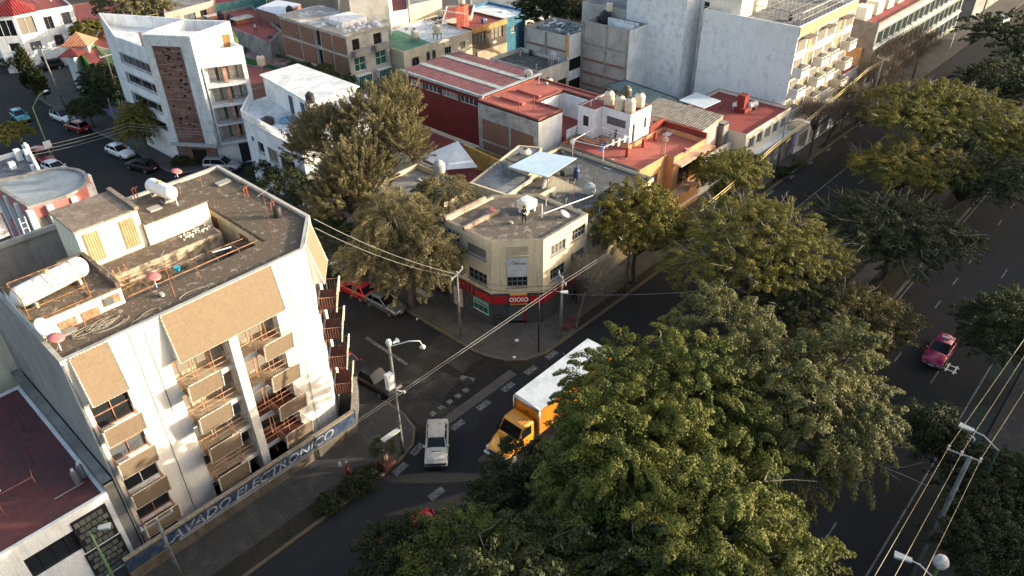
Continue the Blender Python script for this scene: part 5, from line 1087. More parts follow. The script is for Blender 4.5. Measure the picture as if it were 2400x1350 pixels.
building('yard_shed', 'grey yard buildings under the blank grey block', 'building', rect(74.6,50,84,56.5), 5.2, CONC, GREYROOF, par=.3)
t = thing('glass_canopy', 'green glass canopy roof on a dark frame under the blank grey block', 'canopy', (80,50,5)); m = MB(); cq = [(78.68, 55.90),(79.99, 53.85),(80.10, 45.80),(75.95, 46.43)]; m.add([(*cq[0],7.2),(*cq[1],8.0),(*cq[2],7.4),(*cq[3],6.8)], [(0,1,2,3),(3,2,1,0)]); m.build('glass', mat('green_grey_glass', (.12,.17,.17), .4), t)
m = MB(); zz = [7.2,8.0,7.4,6.8]
for i in range(4): m.tube([(*cq[i],zz[i]+.05),(*cq[(i+1)%4],zz[(i+1)%4]+.05)], .06, 4); m.tube([(*cq[i],0),(*cq[i],zz[i])], .06, 4)
for f in (.2,.4,.6,.8): a = Vector((*cq[0],7.25)).lerp(Vector((*cq[3],6.85)), f); b = Vector((*cq[1],8.05)).lerp(Vector((*cq[2],7.45)), f); m.tube([a,b], .04, 4)
m.build('frame', mat('dark_green_frame', (.04,.07,.07), .6), t)
# ------------------------------------------------------------ row along the back street
bk = thing('unfinished_brick_house', 'unfinished brick and concrete frame house with debris on its roof', 'house', (63.3,90.5,0))
bp_ = rect(63.4,90.6,71.0,107.5); m = MB()
UF = [(.9,2.2,8.1,9.7,'hole'),(4.8,6.3,8.1,9.7,'hole')]; UW = [(.9,2.9,5.0,7.0,(2,2),WHITEF),(4.8,6.9,5.0,7.2,(2,2),WHITEF)]
facade(m, bp_[0], bp_[1], 0, 10.4, UF+UW, .25, 0); facade(m, bp_[1], bp_[2], 0, 10.4, [], .2, 0); facade(m, bp_[2], bp_[3], 0, 10.4, [], .2, 0); facade(m, bp_[3], bp_[0], 0, 10.4, [(9.1,10.4,4.6,7.2,'hole'),(9.1,10.4,7.7,10.0,'hole')], .4, 0); m.build('wall', CONCL, bk)
windows(bk, bp_[0], bp_[1], UF+UW, .25, gloss('green_window_glass', (.02,.09,.07), .15), WHITEF); windows(bk, bp_[3], bp_[0], [(9.1,10.4,4.6,7.2,'hole',None,.4),(9.1,10.4,7.7,10.0,'hole',None,.4)], .4)
for y0, y1 in ((90.9,94.0),(94.4,96.8),(98.6,102.2),(102.6,107.2)):
    for z0, z1 in ((7.7,10.0),(4.7,7.3),(1.7,4.3)): MB().box(63.3,y0,z0,63.38,y1,z1).build('brick_infill', BRK, bk)
MB().box(63.1,90.3,10.4,71.2,107.8,10.6).build('roof', mat('raw_concrete_roof', (.33,.29,.25), .9, (.62,.6,.58), .5, lo=.5, hi=.62), bk)
m = MB()
for x0 in (64.0,67.8): m.box(x0,89.6,7.4,x0+2.7,90.6,8.2); m.box(x0,89.7,1.6,x0+2.7,90.6,2.6)
m.build('balcony', CONC, bk)
for x0 in (64.1,67.9):
    o = MB().box(x0,89.75,2.6,x0+2.5,90.58,4.6).build('bay_window', WHITEF, bk); mm = MB()
    for i in range(6): mm.box(x0+.08+i*.4,89.7,2.7,x0+.4+i*.4,89.75,4.5)
    mm.build('pane', gloss('green_window_glass', (.02,.09,.07), .15), o)
t = thing('plastic_sheets', 'white plastic sheets and sacks heaped on the unfinished house roof', 'sheeting', (66,95,10.6)); rnd = random.Random(8)
m = MB(); m.box(65.5,94,10.6,70.0,98.5,11.3)
for i in range(30): x, y = rnd.uniform(64.2,70.5), rnd.uniform(91,98); m.lathe((x,y,10.6), [(rnd.uniform(.2,.6),0),(rnd.uniform(.15,.4),rnd.uniform(.1,.35)),(.05,.4)], 7)
m.build('sheet', mat('white_plastic', (.72,.72,.74), .6), t)
cgp = building('cream_arched_house', 'cream house with arched windows and a green and white roof', 'house', rect(71.2,87.7,85.6,99), 7.0, mat('pale_cream_wall', (.58,.52,.40), .85, (.46,.41,.31), .7), WHITEROOF, par=.2, ops={0: [(1.5,2.9,4.2,5.7,'arch',CONC),(4.5,5.1,4.6,5.9,'arch',CONC),(5.7,6.3,4.6,5.9,'arch',CONC),(8.3,9.7,4.6,5.7,(3,1,1),GREYF),(11.6,12.9,4.7,5.8,(3,1,1),GREYF)]})
MB().prism([(71.4,87.9),(77.2,87.9),(78.4,97.5),(71.4,97.5)], 6.82, 6.9).build('green_roof', mat('green_roof_sheet', (.035,.16,.10), .6, (.12,.24,.13), .4), cgp)
water_tank((*(76.13, 90.66),6.9), 'beige water tank at the edge of the green roof', .55, 1.3, legs=.6)
water_tank((*(79.14, 88.81),6.9), 'beige water tank inside a white scaffold frame on the white roof', .6, 1.5, legs=.9)
t = thing('scaffold', 'white tubular scaffold frame round a beige tank on the white roof', 'frame', (*(80.57, 90.46),6.9)); m = MB(); c = (81.37, 91.35)
for s in (-1,1):
    for q_ in (-1,1): m.tube([(c[0]+s*1.3,c[1]+q_*1.1,6.9),(c[0]+s*1.3,c[1]+q_*1.1,9.2)], .05, 4)
    for z in (7.6,8.4,9.2): m.tube([(c[0]+s*1.3,c[1]-1.1,z),(c[0]+s*1.3,c[1]+1.1,z)], .04, 4); m.tube([(c[0]-1.3,c[1]+s*1.1,z),(c[0]+1.3,c[1]+s*1.1,z)], .04, 4)
m.build('tubes', WHITEF, t)
br = building('brown_shop_house', 'brown fronted two storey house with an ochre fascia and dark red roof', 'house', rect(86.2,88.2,94.2,98), 7.1, mat('brown_render', (.10,.075,.06), .85), REDROOF, par=.3, cap=mat('ochre_fascia', (.48,.26,.10), .8), ops={0: [(.6,3.0,4.3,6.0,(3,2),BLACKF),(4.4,7.2,4.4,6.2,(3,2),BLACKF)]})
MB().box(86.1,88.0,6.3,94.3,88.19,7.05).build('fascia', MATS['ochre_fascia'], br)
MB().box(87.0,88.0,0,94.2,88.15,3.2).build('lower_wall', mat('beige_lower_wall', (.42,.34,.24), .85), br)
m = MB()
for i in range(8): a = math.pi*i/8; c = (91.2,88.1,3.9); m.tube([(c[0]-.5*math.cos(a),c[1],c[2]-.5*math.sin(a)),(c[0]+.5*math.cos(a),c[1],c[2]+.5*math.sin(a))], .04, 4)
tag(m.build('star_ornament', WHITEF), 'white star ornament on the brown house front', 'ornament')
bu = building('blue_house', 'blue painted house with barred windows behind the brown house', 'house', rect(94.4,88.5,101.2,99), 6.9, mat('deep_blue_paint', (.03,.13,.26), .8, (.04,.17,.30), 1), WHITEROOF, par=.4, edgem={0: mat('teal_paint', (.035,.15,.23), .8)}, ops={0: [(1.3,2.6,4.2,5.4,(3,2),WHITEF),(4.2,5.5,4.2,5.4,(3,2),WHITEF)], 3: [(7.5,8.8,4,5.2,(3,2),WHITEF)]})
building('red_chimney_house', 'house with a tall salmon red box tower behind the white roof', 'house', [(85.20, 94.25),(90.63, 92.74),(96.00, 97.38),(92.15, 100.59)], 7.6, CONCL, REDROOF, par=.3)
t_ = building('red_tower_box', 'tall salmon red box tower carrying a beige water tank', 'tower', [(85.16, 90.69),(86.51, 90.32),(88.15, 90.90),(87.49, 92.11)], 10.2, mat('salmon_red_paint', (.38,.085,.055), .8), REDROOF, par=.1)
water_tank((*(87.49, 91.69),10.2), 'beige water tank on top of the salmon red tower', .55, 1.3)
t = thing('sheet_roof', 'cream corrugated canopy in front of the salmon red tower', 'canopy', (*(87.50, 94.07),7.5)); m = MB(); cq = [(84.23, 93.89),(85.40, 88.86),(85.66, 88.93),(84.82, 93.19)]; m.prism(cq, 9.4, 9.5); m.build('sheet', CREAMY, t); m = MB(); [m.tube([(*c,7),(*c,9.4)], .05, 4) for c in cq]; m.build('posts', GREYF, t)
for nm, lb, pl, z, wm_, rm_, op_ in (
  ('tall_concrete_building','bare concrete tall building behind the unfinished brick house',[(70.11, 98.13),(75.55, 95.56),(85.21, 106.81),(81.18, 111.65)],14,CONCL,GREYROOF,[]),
  ('white_grid_window_house','white house with a dark framed grid window',[(85.17, 108.54),(89.12, 107.35),(97.52, 117.39),(94.84, 120.59)],6.5,WHITE,REDROOF,[]),
  ('beige_gable_house','beige gabled house at the top edge left of the red tower',[(89.60, 107.66),(96.99, 107.14),(105.30, 116.04),(100.91, 121.30)],7,CREAM,GREYROOF,[]),
  ('grey_roof_house','grey flat roofed house at the top edge right of the red tower',[(96.53, 98.77),(104.66, 92.75),(115.02, 103.06),(108.29, 111.15)],6.5,CONCL,GREYROOF,[]),
  ('white_sheet_house','house with a white sheet roof right of the blue house',[(98.19, 87.31),(103.00, 85.83),(109.44, 91.76),(104.78, 94.94)],6,CREAMY,WHITEROOF,[]),
  ('purple_blue_house','deep blue painted house behind the dark conifer',[(109.91, 81.99),(113.56, 81.25),(124.05, 89.51),(122.20, 91.72)],6,mat('violet_blue_paint',(.035,.035,.22),.8),GREYROOF,[]),
  ('dusty_pink_wall_house','dusty pink walled building with dark windows at the top edge',[(56.19, 131.67),(66.02, 133.54),(77.95, 153.89),(68.15, 157.20)],8.2,mat('dusty_rose_render',(.46,.31,.26),.85,(.38,.26,.22),.5),GREYROOF,[(1.0,2.5,5.7,6.9,(2,1),BLACKF),(3.6,6.0,5.8,7.1,(2,1),BLACKF),(7.0,8.4,6.0,7.1,(2,1),BLACKF)]),
  ('turquoise_house','pale turquoise house beyond the long red roof',[(68.19, 137.62),(77.52, 135.18),(84.36, 146.77),(76.54, 153.30)],6.5,mat('turquoise_paint',(.18,.42,.38),.8),REDROOF,[]),
  ('dark_glass_building','dark bluish building at the top edge above the white sheet roof',[(72.22, 125.75),(82.78, 119.36),(91.59, 131.22),(80.25, 139.18)],9.5,mat('dark_slate_paint',(.06,.075,.085),.8),GREYROOF,[]),
  ('pink_backyard_house','pinkish house with a red roof behind the white villa',[(48.80, 153.01),(56.90, 151.45),(63.27, 167.52),(54.78, 169.64)],4,mat('rose_render',(.42,.27,.23),.85),SALMON,[])):
    pc = ccw([Vector(p) for p in pl]); k_ = min(range(4), key=lambda i: (pc[i]-Vector(pl[0])).length); pc = pc[k_:]+pc[:k_]
    building(nm, lb, 'building' if 'building' in nm else 'house', pc, z, wm_, rm_, par=.3, ops={0: op_} if op_ else None)
# red roofs behind the stone panel apartment
r1 = building('long_red_roof_building', 'grey walled building with a long dark red roof full of junk', 'building', ccw([Vector(p) for p in ((62.69, 131.52),(61.35, 108.28),(66.63, 113.01),(72.16, 131.13))]), 6.6, CONC, REDROOF, par=.4, edgem={0: CONC})
building('white_sheet_annexe', 'brick annexe with a white blue sheet roof beside the brick house', 'building', ccw([Vector(p) for p in ((68.24, 122.79),(68.31, 115.08),(74.95, 119.27),(73.97, 125.08))]), 8.2, BRK, mat('white_blue_sheet', (.50,.57,.66), .7, (.42,.48,.56), .6), par=0)
building('lower_red_roof', 'low red roofed building in front of the brick framed walls', 'building', ccw([Vector(p) for p in ((63.70, 113.90),(64.83, 96.23),(70.67, 102.95),(70.71, 121.56))]), 3.6, CONC, REDROOF, par=.4)
building('green_wall_building', 'low building with a dark green side wall and red edges beside the beige tank', 'building', ccw([Vector(p) for p in ((58.59, 112.93),(59.46, 102.31),(63.52, 105.50),(62.33, 117.99))]), 4.2, mat('dark_green_paint', (.03,.14,.055), .8), mat('grey_red_roof', (.3,.24,.22), .9, (.2,.07,.06), .6), par=.4)
building('salmon_roof_building', 'low building with a salmon red roof right of the stone panel apartment', 'building', ccw([Vector(p) for p in ((52.26, 101.89),(56.83, 99.43),(59.46, 102.31),(57.51, 110.88))]), 3.8, mat('dusty_mauve_wall', (.30,.19,.18), .9, (.24,.15,.14), 2, bscale=12, fine=.3), SALMON, par=.25)
water_tank((*(57.62, 105.20),3.9), 'beige water tank on the salmon roof right of the stone panel apartment', .65, 1.5, legs=.8)
water_tank((*(62.51, 116.52),4.0), 'beige water tank against the grey wall under the long red roof', .65, 1.5, legs=.6)
for i, (c, z, lb) in enumerate((((63.94, 127.39),6.8,'black water tank at the far left of the long red roof'),((63.81, 112.16),5.0,'big black water tank in front of the brick framed wall'),((68.80, 113.08),9.0,'black water tank on the white sheet roof by the brick house'),((64.51, 125.36),6.6,'small black tank beside the junk table on the long red roof'))):
    water_tank((*c,z-.4), lb, .6 if i != 1 else .8, 1.4 if i != 1 else 1.9, BLACKT)
t = thing('junk_table', 'long table piled with junk on the long red roof', 'table', (*(65.04, 122.73),6.3)); c = (65.38, 123.16); MB().box(c[0]-1.6,c[1]-1,7.0,c[0]+1.8,c[1]+1,7.2).build('tabletop', CONCL, t); MB().box(c[0]-1.4,c[1]-.8,6.3,c[0]+1.6,c[1]-.6,7.0).build('base', mat('clay_red', (.35,.12,.07), .9), t)
m = MB(); pw = [Vector(p) for p in ((51.83, 100.32), (55.82, 99.85))]; m.obox(pw[0], pw[1], .3, 0, 3.4); tag(m.build('mauve_garden_wall', mat('dusty_mauve_wall', (.30,.19,.18), .9)), 'dusty mauve garden wall beside the stone panel apartment', 'wall')
m = MB(); m.obox((57.17, 101.27), (59.82, 102.67), .5, 0, 3.8); tag(m.build('mauve_garden_wall', mat('dusty_mauve_wall', (.30,.19,.18), .9)), 'rounded mauve wall behind the salmon roof', 'wall')
# ------------------------------------------------------------ top left villa and small houses
vp = [(40.41, 145.33),(46.60, 144.85)]; a, b = Vector(vp[0]), Vector(vp[1]); left = Vector((34.37, 147.60)); mid = Vector((37.51, 145.48))
vpoly = ccw([left, mid, a, b, b+Vector((2,12)), left+Vector((4,14))]); k_ = min(range(6), key=lambda i: (vpoly[i]-left).length); vpoly = vpoly[k_:]+vpoly[:k_]
LL = [(vpoly[(i+1)%6]-vpoly[i]).length for i in range(6)]
vl = building('white_villa', 'large white villa with arched doors, tall dark bay windows and a red tiled turret', 'villa', vpoly, 9.3, WHITE, REDROOF, par=.3,
  ops={0: [(.3,LL[0]*.9,6.0,8.6,(3,1),WHITEF),(LL[0]*.4,LL[0]*.85,3.6,4.9,(1,1),GREYF)], 1: [(.2,LL[1]-.15,6.0,8.8,(2,1),WHITEF),(LL[1]*.3,LL[1]-.3,3.3,4.7,(1,1),GREYF)],
       2: [(LL[2]*.2,LL[2]*.42,6.2,8.2,(2,1),GREYF),(LL[2]*.66,LL[2]*.88,6.4,8.4,(2,1),GREYF),(LL[2]*.3,LL[2]*.52,3.4,5.1,'arch',BROWNF),(LL[2]*.75,LL[2]*.98,4.2,5.8,'arch',GREYF),(LL[2]*.25,LL[2]*.5,.6,2.4,(3,1),GREYF)]})
m = MB(); cc = (left+mid+a)/3+Vector((1.5,3)); k = [left+Vector((0,-.3)), mid+Vector((0,-.4)), a+Vector((.6,-.3)), a+Vector((2,5)), left+Vector((2,6))]; n_ = len(k)
m.add([(*q, 9.3) for q in k]+[(cc.x, cc.y, 11.3)], [(i, (i+1)%n_, n_) for i in range(n_)]+[(0, n_, 1)]); m.build('tiled_turret_roof', ribbed('dark_red_tiles', (.30,.035,.03), (.22,.03,.03), 0, .4), vl)
gwal = thing('garden_front_wall', 'white front wall with arched doorways below the white villa', 'wall', (*(38.09, 151.00),0)); fa, fb = [Vector(p) for p in ((34.88, 154.34),(39.56, 145.14))]; fc = Vector((43.67, 144.03)); m = MB(); m.obox(fa, fb, .3, 0, 3.3); m.obox(fb, fc, .3, 0, 3.3); m.build('wall', WHITE, gwal)
dd = (fb-fa).normalized(); nn = Vector((dd.y,-dd.x)); L_ = (fb-fa).length
for u in (.35,.62,.8,.93):
    q = fa+dd*L_*u; mm = MB(); mm.prism([q+nn*.17, q+dd*1.2+nn*.17, q+dd*1.2+nn*.13, q+nn*.13], .1, 2.2); mm.build('arched_door', DARK, gwal)
tg = building('tile_roof_turret', 'small white turret with a pitched orange tile roof', 'turret', ccw([Vector(p) for p in ((40.08, 131.19),(41.85, 129.11),(43.25, 132.02),(42.58, 135.35))]), 6.6, WHITE, CONC, par=0)
c = (41.60, 131.32); m = MB(); m.lathe((c[0],c[1],6.6), [(2.9,0),(2.9,.1),(.05,1.7)], 4); m.build('pyramid_tile_roof', ribbed('orange_tiles', (.55,.24,.12), (.45,.17,.09), 1, .35), tg)
hw = building('white_dormer_house', 'narrow white house with a dark red hipped roof and tall windows on the left street', 'house', ccw([Vector(p) for p in ((38.93, 131.35),(38.75, 127.30),(40.53, 129.48),(40.84, 133.22))]), 5.8, WHITE, REDROOF, par=0, ops={})
c = (39.37, 129.17); m = MB(); m.lathe((c[0],c[1],5.8), [(2.2,0),(2.2,.12),(.05,1.0)], 4); m.build('hipped_roof', mat('dark_red_shingle', (.14,.03,.03), .85), hw)
gh = building('green_house', 'bright green house with red tiled lean-to roof on the left street', 'house', ccw([Vector(p) for p in ((40.76, 130.22),(38.90, 121.62),(41.68, 121.68),(44.15, 132.12))]), 5.6, mat('bright_green_paint', (.055,.22,.035), .8, (.05,.17,.035), 1), REDROOF, par=.2)
building('red_terrace_strip', 'long orange red roof terrace behind the green house', 'building', ccw([Vector(p) for p in ((44.51, 136.32),(45.71, 130.64),(52.47, 139.60),(51.04, 146.66))]), 4.7, CREAMY, SALMON, par=.3)
building('grey_domed_roof', 'low grey domed roof with a turquoise box beside the stone panel apartment', 'building', ccw([Vector(p) for p in ((40.20, 124.74),(39.88, 117.69),(43.67, 125.42),(43.58, 128.80))]), 4.0, mat('pale_green_paint', (.16,.27,.15), .85), GREYROOF, par=.3)
t = thing('scaffold', 'thin yellow scaffold frame above the red terrace roof', 'frame', (*(49.10, 129.87),5)); m = MB(); a, b, c = (46.44, 132.91), (49.18, 130.69), (53.60, 128.47)
for q_ in (a, (49.54, 131.40), (52.51, 131.95), (54.88, 131.24)): m.tube([(*q_,4.7),(*q_,8.6)], .05, 4)
for z in (7.6,8.5): m.tube([(*(49.54, 131.40),z),(*(54.88, 131.24),z)], .04, 4); m.tube([(*a,z-1),(*(49.54, 131.40),z-.5)], .04, 4)
m.build('tubes', mat('yellow_tube', (.5,.38,.15), .6), t)
t = thing('purple_garden_wall', 'purple and green garden front beside the stone panel apartment', 'wall', (*(38.24, 117.11),0)); m = MB(); m.obox((37.20, 117.19), (37.30, 109.90), .3, 0, 1.7); m.build('wall', mat('purple_paint', (.19,.17,.36), .8), t); m = MB(); m.obox((37.21, 117.50), (37.38, 111.19), .2, 0, 1.0); m.build('lower_wall', mat('clay_red', (.35,.12,.07), .9), t)
# unseen buildings across the avenue, added with heights set to shade the street
for i, (x0, x1, h) in enumerate(((-10,14,13),(15,34,15),(35,52,16),(53,70,19),(71,104,13),(105,121,21),(122,170,18),(171,215,19))):
    building('avenue_far_side_building', ['grey office block', 'cream apartment block', 'white shop block', 'brick apartment block', 'pale office block', 'tall beige apartment block', 'low grey block', 'long white block'][i]+' on the far side of the avenue, beyond the frame', 'building', rect(x0,-34,x1,-20), h, [CONC, CREAM, WHITE, BRK, CONCL, CREAMY, CONC, WHITE][i], GREYROOF, par=.4, ops={2: sum([rowops(x1-x0, 5, 1.6, z, 1.4) for z in np.arange(1.2, h-2.5, 3)], [])})

for rt_, b_, z_, sd_, n_ in ((cm,(58,54,67,58),10.55,20,6),(og,(60,38,70.5,41.8),7.17,21,6),(rs,(79,36,89,45),5.87,22,6),(hl,(69,59,74,71),7.0,23,0),(dk,(75,64.5,80.5,72.5),7.82,24,8),(cgp,(79,88.5,85,98),6.82,25,6),(br,(87,89,93.5,97),6.82,26,5),(bu,(95,89,100.5,98),6.52,27,5),(r1,(64,100,72,112),6.22,28,4),(bp,(91.5,37.5,107,44),14.92,29,8),(gx,(84.8,57,88,64),12.02,30,5),(rc2,(68.8,59,73.8,71.5),6.82,31,7),(of,(119,41.5,162,46.5),10.12,32,8),(vl,(41,147.5,46,155),9.02,33,4),(tw,(63.3,46.2,67.8,48),10.9,34,3)):
    roof_bits(rt_, *b_, z_, sd_, n_)
m = MB(); rnd = random.Random(14)
for i in range(12): x = 63.8+i*.6 if i < 12 else 0; MB().tube([(x, 90.9+(i%3)*5, 10.6),(x+rnd.uniform(-.1,.1), 90.9+(i%3)*5, 10.6+rnd.uniform(.5,1.4))], .03, 4).build('rebar', MATS['rust_painted_steel'], bk)

# ------------------------------------------------------------ trees
LF_FIC = leafmat('leaves_yellow_green', (.032,.050,.010), (.088,.105,.018), (.185,.185,.038))  # dark to pale spread puts lit clumps and dark gaps into the colour
LF_OLV = leafmat('leaves_olive', (.048,.058,.020), (.105,.110,.036), (.18,.172,.062))
LF_JAC = leafmat('leaves_feathery_green', (.065,.070,.015), (.14,.135,.024), (.22,.19,.035))
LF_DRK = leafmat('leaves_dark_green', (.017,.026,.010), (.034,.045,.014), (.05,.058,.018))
LF_ORD = leafmat('leaves_russet_green', (.030,.033,.011), (.062,.058,.016), (.11,.088,.022))
LF_CAS = leafmat('needles_brown_olive', (.070,.066,.032), (.145,.128,.060), (.24,.205,.10), .2)
LF_SHOP = leafmat('leaves_golden_green', (.045,.055,.012), (.13,.12,.02), (.26,.19,.03))
BARK = mat('bark', (.06,.05,.04), .95, (.10,.085,.07), 3)
TWIG = mat('pale_twigs', (.26,.23,.18), .9, (.17,.145,.115), 3)
TWIGB = mat('brown_twigs', (.15,.11,.075), .9, (.10,.075,.05), 3)
def quads_mesh(name, V, m):
    """V: (n,4,3) array of quad corners"""
    n = len(V); me = bpy.data.meshes.new(name); me.vertices.add(n*4); me.vertices.foreach_set('co', V.reshape(-1).astype(np.float32))
    me.loops.add(n*4); me.loops.foreach_set('vertex_index', np.arange(n*4, dtype=np.int32)); me.polygons.add(n)
    me.polygons.foreach_set('loop_start', np.arange(0, n*4, 4, dtype=np.int32)); me.polygons.foreach_set('loop_total', np.full(n, 4, dtype=np.int32))
    me.update(calc_edges=True); me.materials.append(m); return me
def unit(a): return a/np.maximum(np.linalg.norm(a, axis=-1, keepdims=True), 1e-9)
def crown(name, m, lobes, nc, nl, kind, seed, size=None, cs=1):
    rg = np.random.default_rng(seed); lobes = np.array(lobes, float); w = lobes[:,3]*lobes[:,5]; w /= w.sum()
    li = rg.choice(len(lobes), nc*3, p=w); d = unit(rg.normal(size=(nc*3, 3))); d[:,2] = np.where(d[:,2] < -.25, -d[:,2], d[:,2])
    rr = rg.uniform(.35, 1.03, nc*3)**.5; c = lobes[li,:3]+d*lobes[li,3:6]*rr[:,None]
    keep = np.ones(len(c), bool)
    for L in lobes: q = (((c-L[:3])/L[3:6])**2).sum(1); keep &= ~(q < (.14 if kind != 'feather' else .08))
    c, d = c[keep][:nc], d[keep][:nc]; nc = len(c)
    P_ = {'ficus': (1.35,.42,.80,.145,.075), 'broad': (.9,.50,.35,.155,.085), 'feather': (.95,.46,.16,.15,.06), 'casuarina': (1.5,.34,.0,.26,.05), 'casdroop': (1.3,.42,.7,.26,.05), 'cypress': (.5,.2,-.1,.16,.07), 'palm': (1,.1,.3,.3,.05)}[kind]
    L, wd, dr, ls, lw = P_; L *= cs; wd *= cs; dr *= cs
    if size: ls *= size; lw *= size
    ax = d.copy()
    if kind in ('ficus', 'broad', 'casdroop'): ax[:,2] = ax[:,2]*.35+.1
    elif kind == 'feather': ax[:,2] *= .12
    else: ax[:,2] = abs(ax[:,2])*.5+.55; ax[:,:2] *= .8
    ax = unit(ax+rg.normal(size=ax.shape)*.25); sc = rg.uniform(.65, 1.4, (nc,1,1))
    t = rg.uniform(0, 1, (nc, nl, 1))**.8; g = unit(rg.normal(size=(nc, nl, 3)))*rg.uniform(.45,1.0,(nc,nl,1))*wd*(1.15-.8*t)*sc; g[:,:,2] = np.where(g[:,:,2] < 0, g[:,:,2]*.5, g[:,:,2]); gn = unit(g).reshape(-1,3)
    if kind in ('ficus', 'broad', 'feather'): g[:,:,2] *= .6 if kind != 'feather' else .5
    pos = c[:,None,:]+ax[:,None,:]*t*L*sc+g; pos[:,:,2:] -= dr*t*t
    pos = pos.reshape(-1, 3); n = len(pos)
    if kind in ('casuarina', 'cypress', 'casdroop'): la = unit(np.repeat(ax, nl, 0)+rg.normal(size=(n,3))*.45)
    else: la = rg.normal(size=(n,3)); la[:,2] = la[:,2]*.5-.35; la = unit(la+np.repeat(ax, nl, 0)*.5)
    nr = rg.normal(size=(n,3))*.45+gn*.9; nr[:,2] += .35; nr = unit(nr+np.repeat(d, nl, 0)*.3)
    if kind in ('ficus', 'broad', 'feather'): la = unit(la-nr*(la*nr).sum(1, keepdims=True))
    sd_ = unit(np.cross(la, nr)); s = rg.uniform(.7, 1.35, (n,1))
    V = np.stack([pos-la*ls*s*.5, pos+sd_*lw*s*.5, pos+la*ls*s*.5, pos-sd_*lw*s*.5], 1)
    return quads_mesh(name, V, m), c
def limbs(base, fork, targets, r0, rnd, n=5, r1=.02):
    mb = MB(); b, f = Vector(base), Vector(fork); mid = (b+f)/2+Vector((rnd.uniform(-.15,.15), rnd.uniform(-.15,.15), 0))
    mb.tube([b, b+Vector((0,0,.15)), mid, f], [r0*1.35, r0, r0*.85, r0*.75], 8)
    for t in targets:
        t = Vector(t); d = t-f; k1 = f+d*.35+Vector((0,0,d.length*.10)); k2 = f+d*.7+Vector((rnd.uniform(-.3,.3), rnd.uniform(-.3,.3), d.length*.08))
        mb.tube([f-Vector((0,0,.3)), k1, k2, t], [r0*.45, r0*.28, r0*.14, r1], n)
    return mb
def tree(name, label, lobes, base, fork_z, m, kind, nc, nl, seed, r0=.28, nb=26, group=None, size=None, cs=1, twigs=0, bark=BARK, cat='tree', twigm=None):
    t = thing(name, label, cat, (base[0], base[1], .14), 0, group); rnd = random.Random(seed)
    me, c = crown('crown', m, lobes, nc, nl, kind, seed, size, cs); me.transform(Matrix.Translation(-Vector((base[0], base[1], .14))))
    o = bpy.data.objects.new('crown', me); COL.objects.link(o); o.parent = t
    cc = np.mean(np.array(lobes)[:,:3], 0); fork = (base[0]*.6+cc[0]*.4, base[1]*.6+cc[1]*.4, fork_z)
    idx = rnd.sample(range(len(c)), min(nb, len(c))); limbs((base[0], base[1], 0), fork, [c[i] for i in idx], r0, rnd).build('trunk', bark, t, smooth=True)
    if twigs:
        mb = MB()
        for i in range(twigs):
            a = Vector(c[rnd.randrange(len(c))]); dd = (a-Vector(fork)).normalized(); p = a-dd*rnd.uniform(-.2,1.0)
            for k in range(3):
                e = p+Vector((dd.x+rnd.uniform(-.7,.7), dd.y+rnd.uniform(-.7,.7), rnd.uniform(-.05,.8)))*rnd.uniform(.8,1.9); q = (p+e)/2+Vector((rnd.uniform(-.2,.2), rnd.uniform(-.2,.2), rnd.uniform(-.1,.2))); mb.tube([p,q,e], [.034,.024,.011], 3)
        mb.build('twigs', twigm or TWIG, t)
    return t
def lob(c, z, r, rz, n, seed, sp=.60, k=.50):
    """a main lobe and n smaller ones round its rim"""
    r -= .7; rz -= .3; rnd = random.Random(seed); out = [(c[0], c[1], z, r*.74, r*.74, rz)]
    for i in range(n):
        a = 2*math.pi*(i+rnd.uniform(-.25,.25))/n; q = r*sp*rnd.uniform(.85,1.1); s = r*k*rnd.uniform(.7,1.1); out.append((c[0]+q*math.cos(a), c[1]+q*math.sin(a), z+rnd.uniform(-.45,.25)*rz, s, s, rz*rnd.uniform(.55,.8)))
    return out
G1 = 'trees on the avenue median'
tree('broadleaf_tree', 'huge yellow green tree overhanging the orange truck', lob((29.92, 14.61), 9.6, 7.0, 5.4, 9, 1)+[(*(32.03, 19.39),9.0,2.6,2.6,2.4)], (32.5,16.0), 4.5, LF_FIC, 'ficus', 860, 300, 11, .45, 60, G1, twigs=40)
tree('broadleaf_tree', 'huge olive toned tree reaching over the edge of the wide road', lob((35.04, 10.95), 9.0, 6.8, 5.2, 9, 2)+[(*(38.39, 16.64), 9.6, 3.6, 3.6, 3.0)], (40.5,13.6), 4.5, LF_OLV, 'ficus', 880, 300, 12, .45, 60, G1, twigs=50)
tree('broadleaf_tree', 'large yellow green tree at the bottom edge below the biggest crown', lob((22.97, 8.77), 9.4, 6.4, 5.0, 8, 3), (25.5,13.4), 4.5, LF_FIC, 'ficus', 720, 290, 13, .4, 50, G1, twigs=30)
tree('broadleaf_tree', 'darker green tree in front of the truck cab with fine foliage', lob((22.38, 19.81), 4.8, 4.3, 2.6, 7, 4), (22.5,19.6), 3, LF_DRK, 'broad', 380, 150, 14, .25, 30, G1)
tree('broadleaf_tree', 'tall shaded tree rising between the truck and the bottom crowns', lob((23.30, 14.18), 10.0, 5.2, 4.6, 7, 5), (26.8,17.4), 5, LF_FIC, 'ficus', 500, 270, 15, .25, 30, G1)
tree('broadleaf_tree', 'tree with sunlit tips and bare twigs at the bottom left of the median', lob((16.04, 17.90), 6.6, 4.0, 3.2, 7, 6), (17.5,19.4), 3, LF_FIC, 'ficus', 260, 170, 16, .25, 40, G1, twigs=18)
tree('broadleaf_tree', 'dusky green tree half hiding the red car at the bottom edge', lob((15.15, 22.26), 4.2, 3.5, 2.2, 6, 7), (13.2,19.6), 2.6, LF_DRK, 'broad', 260, 140, 17, .2, 24, G1)
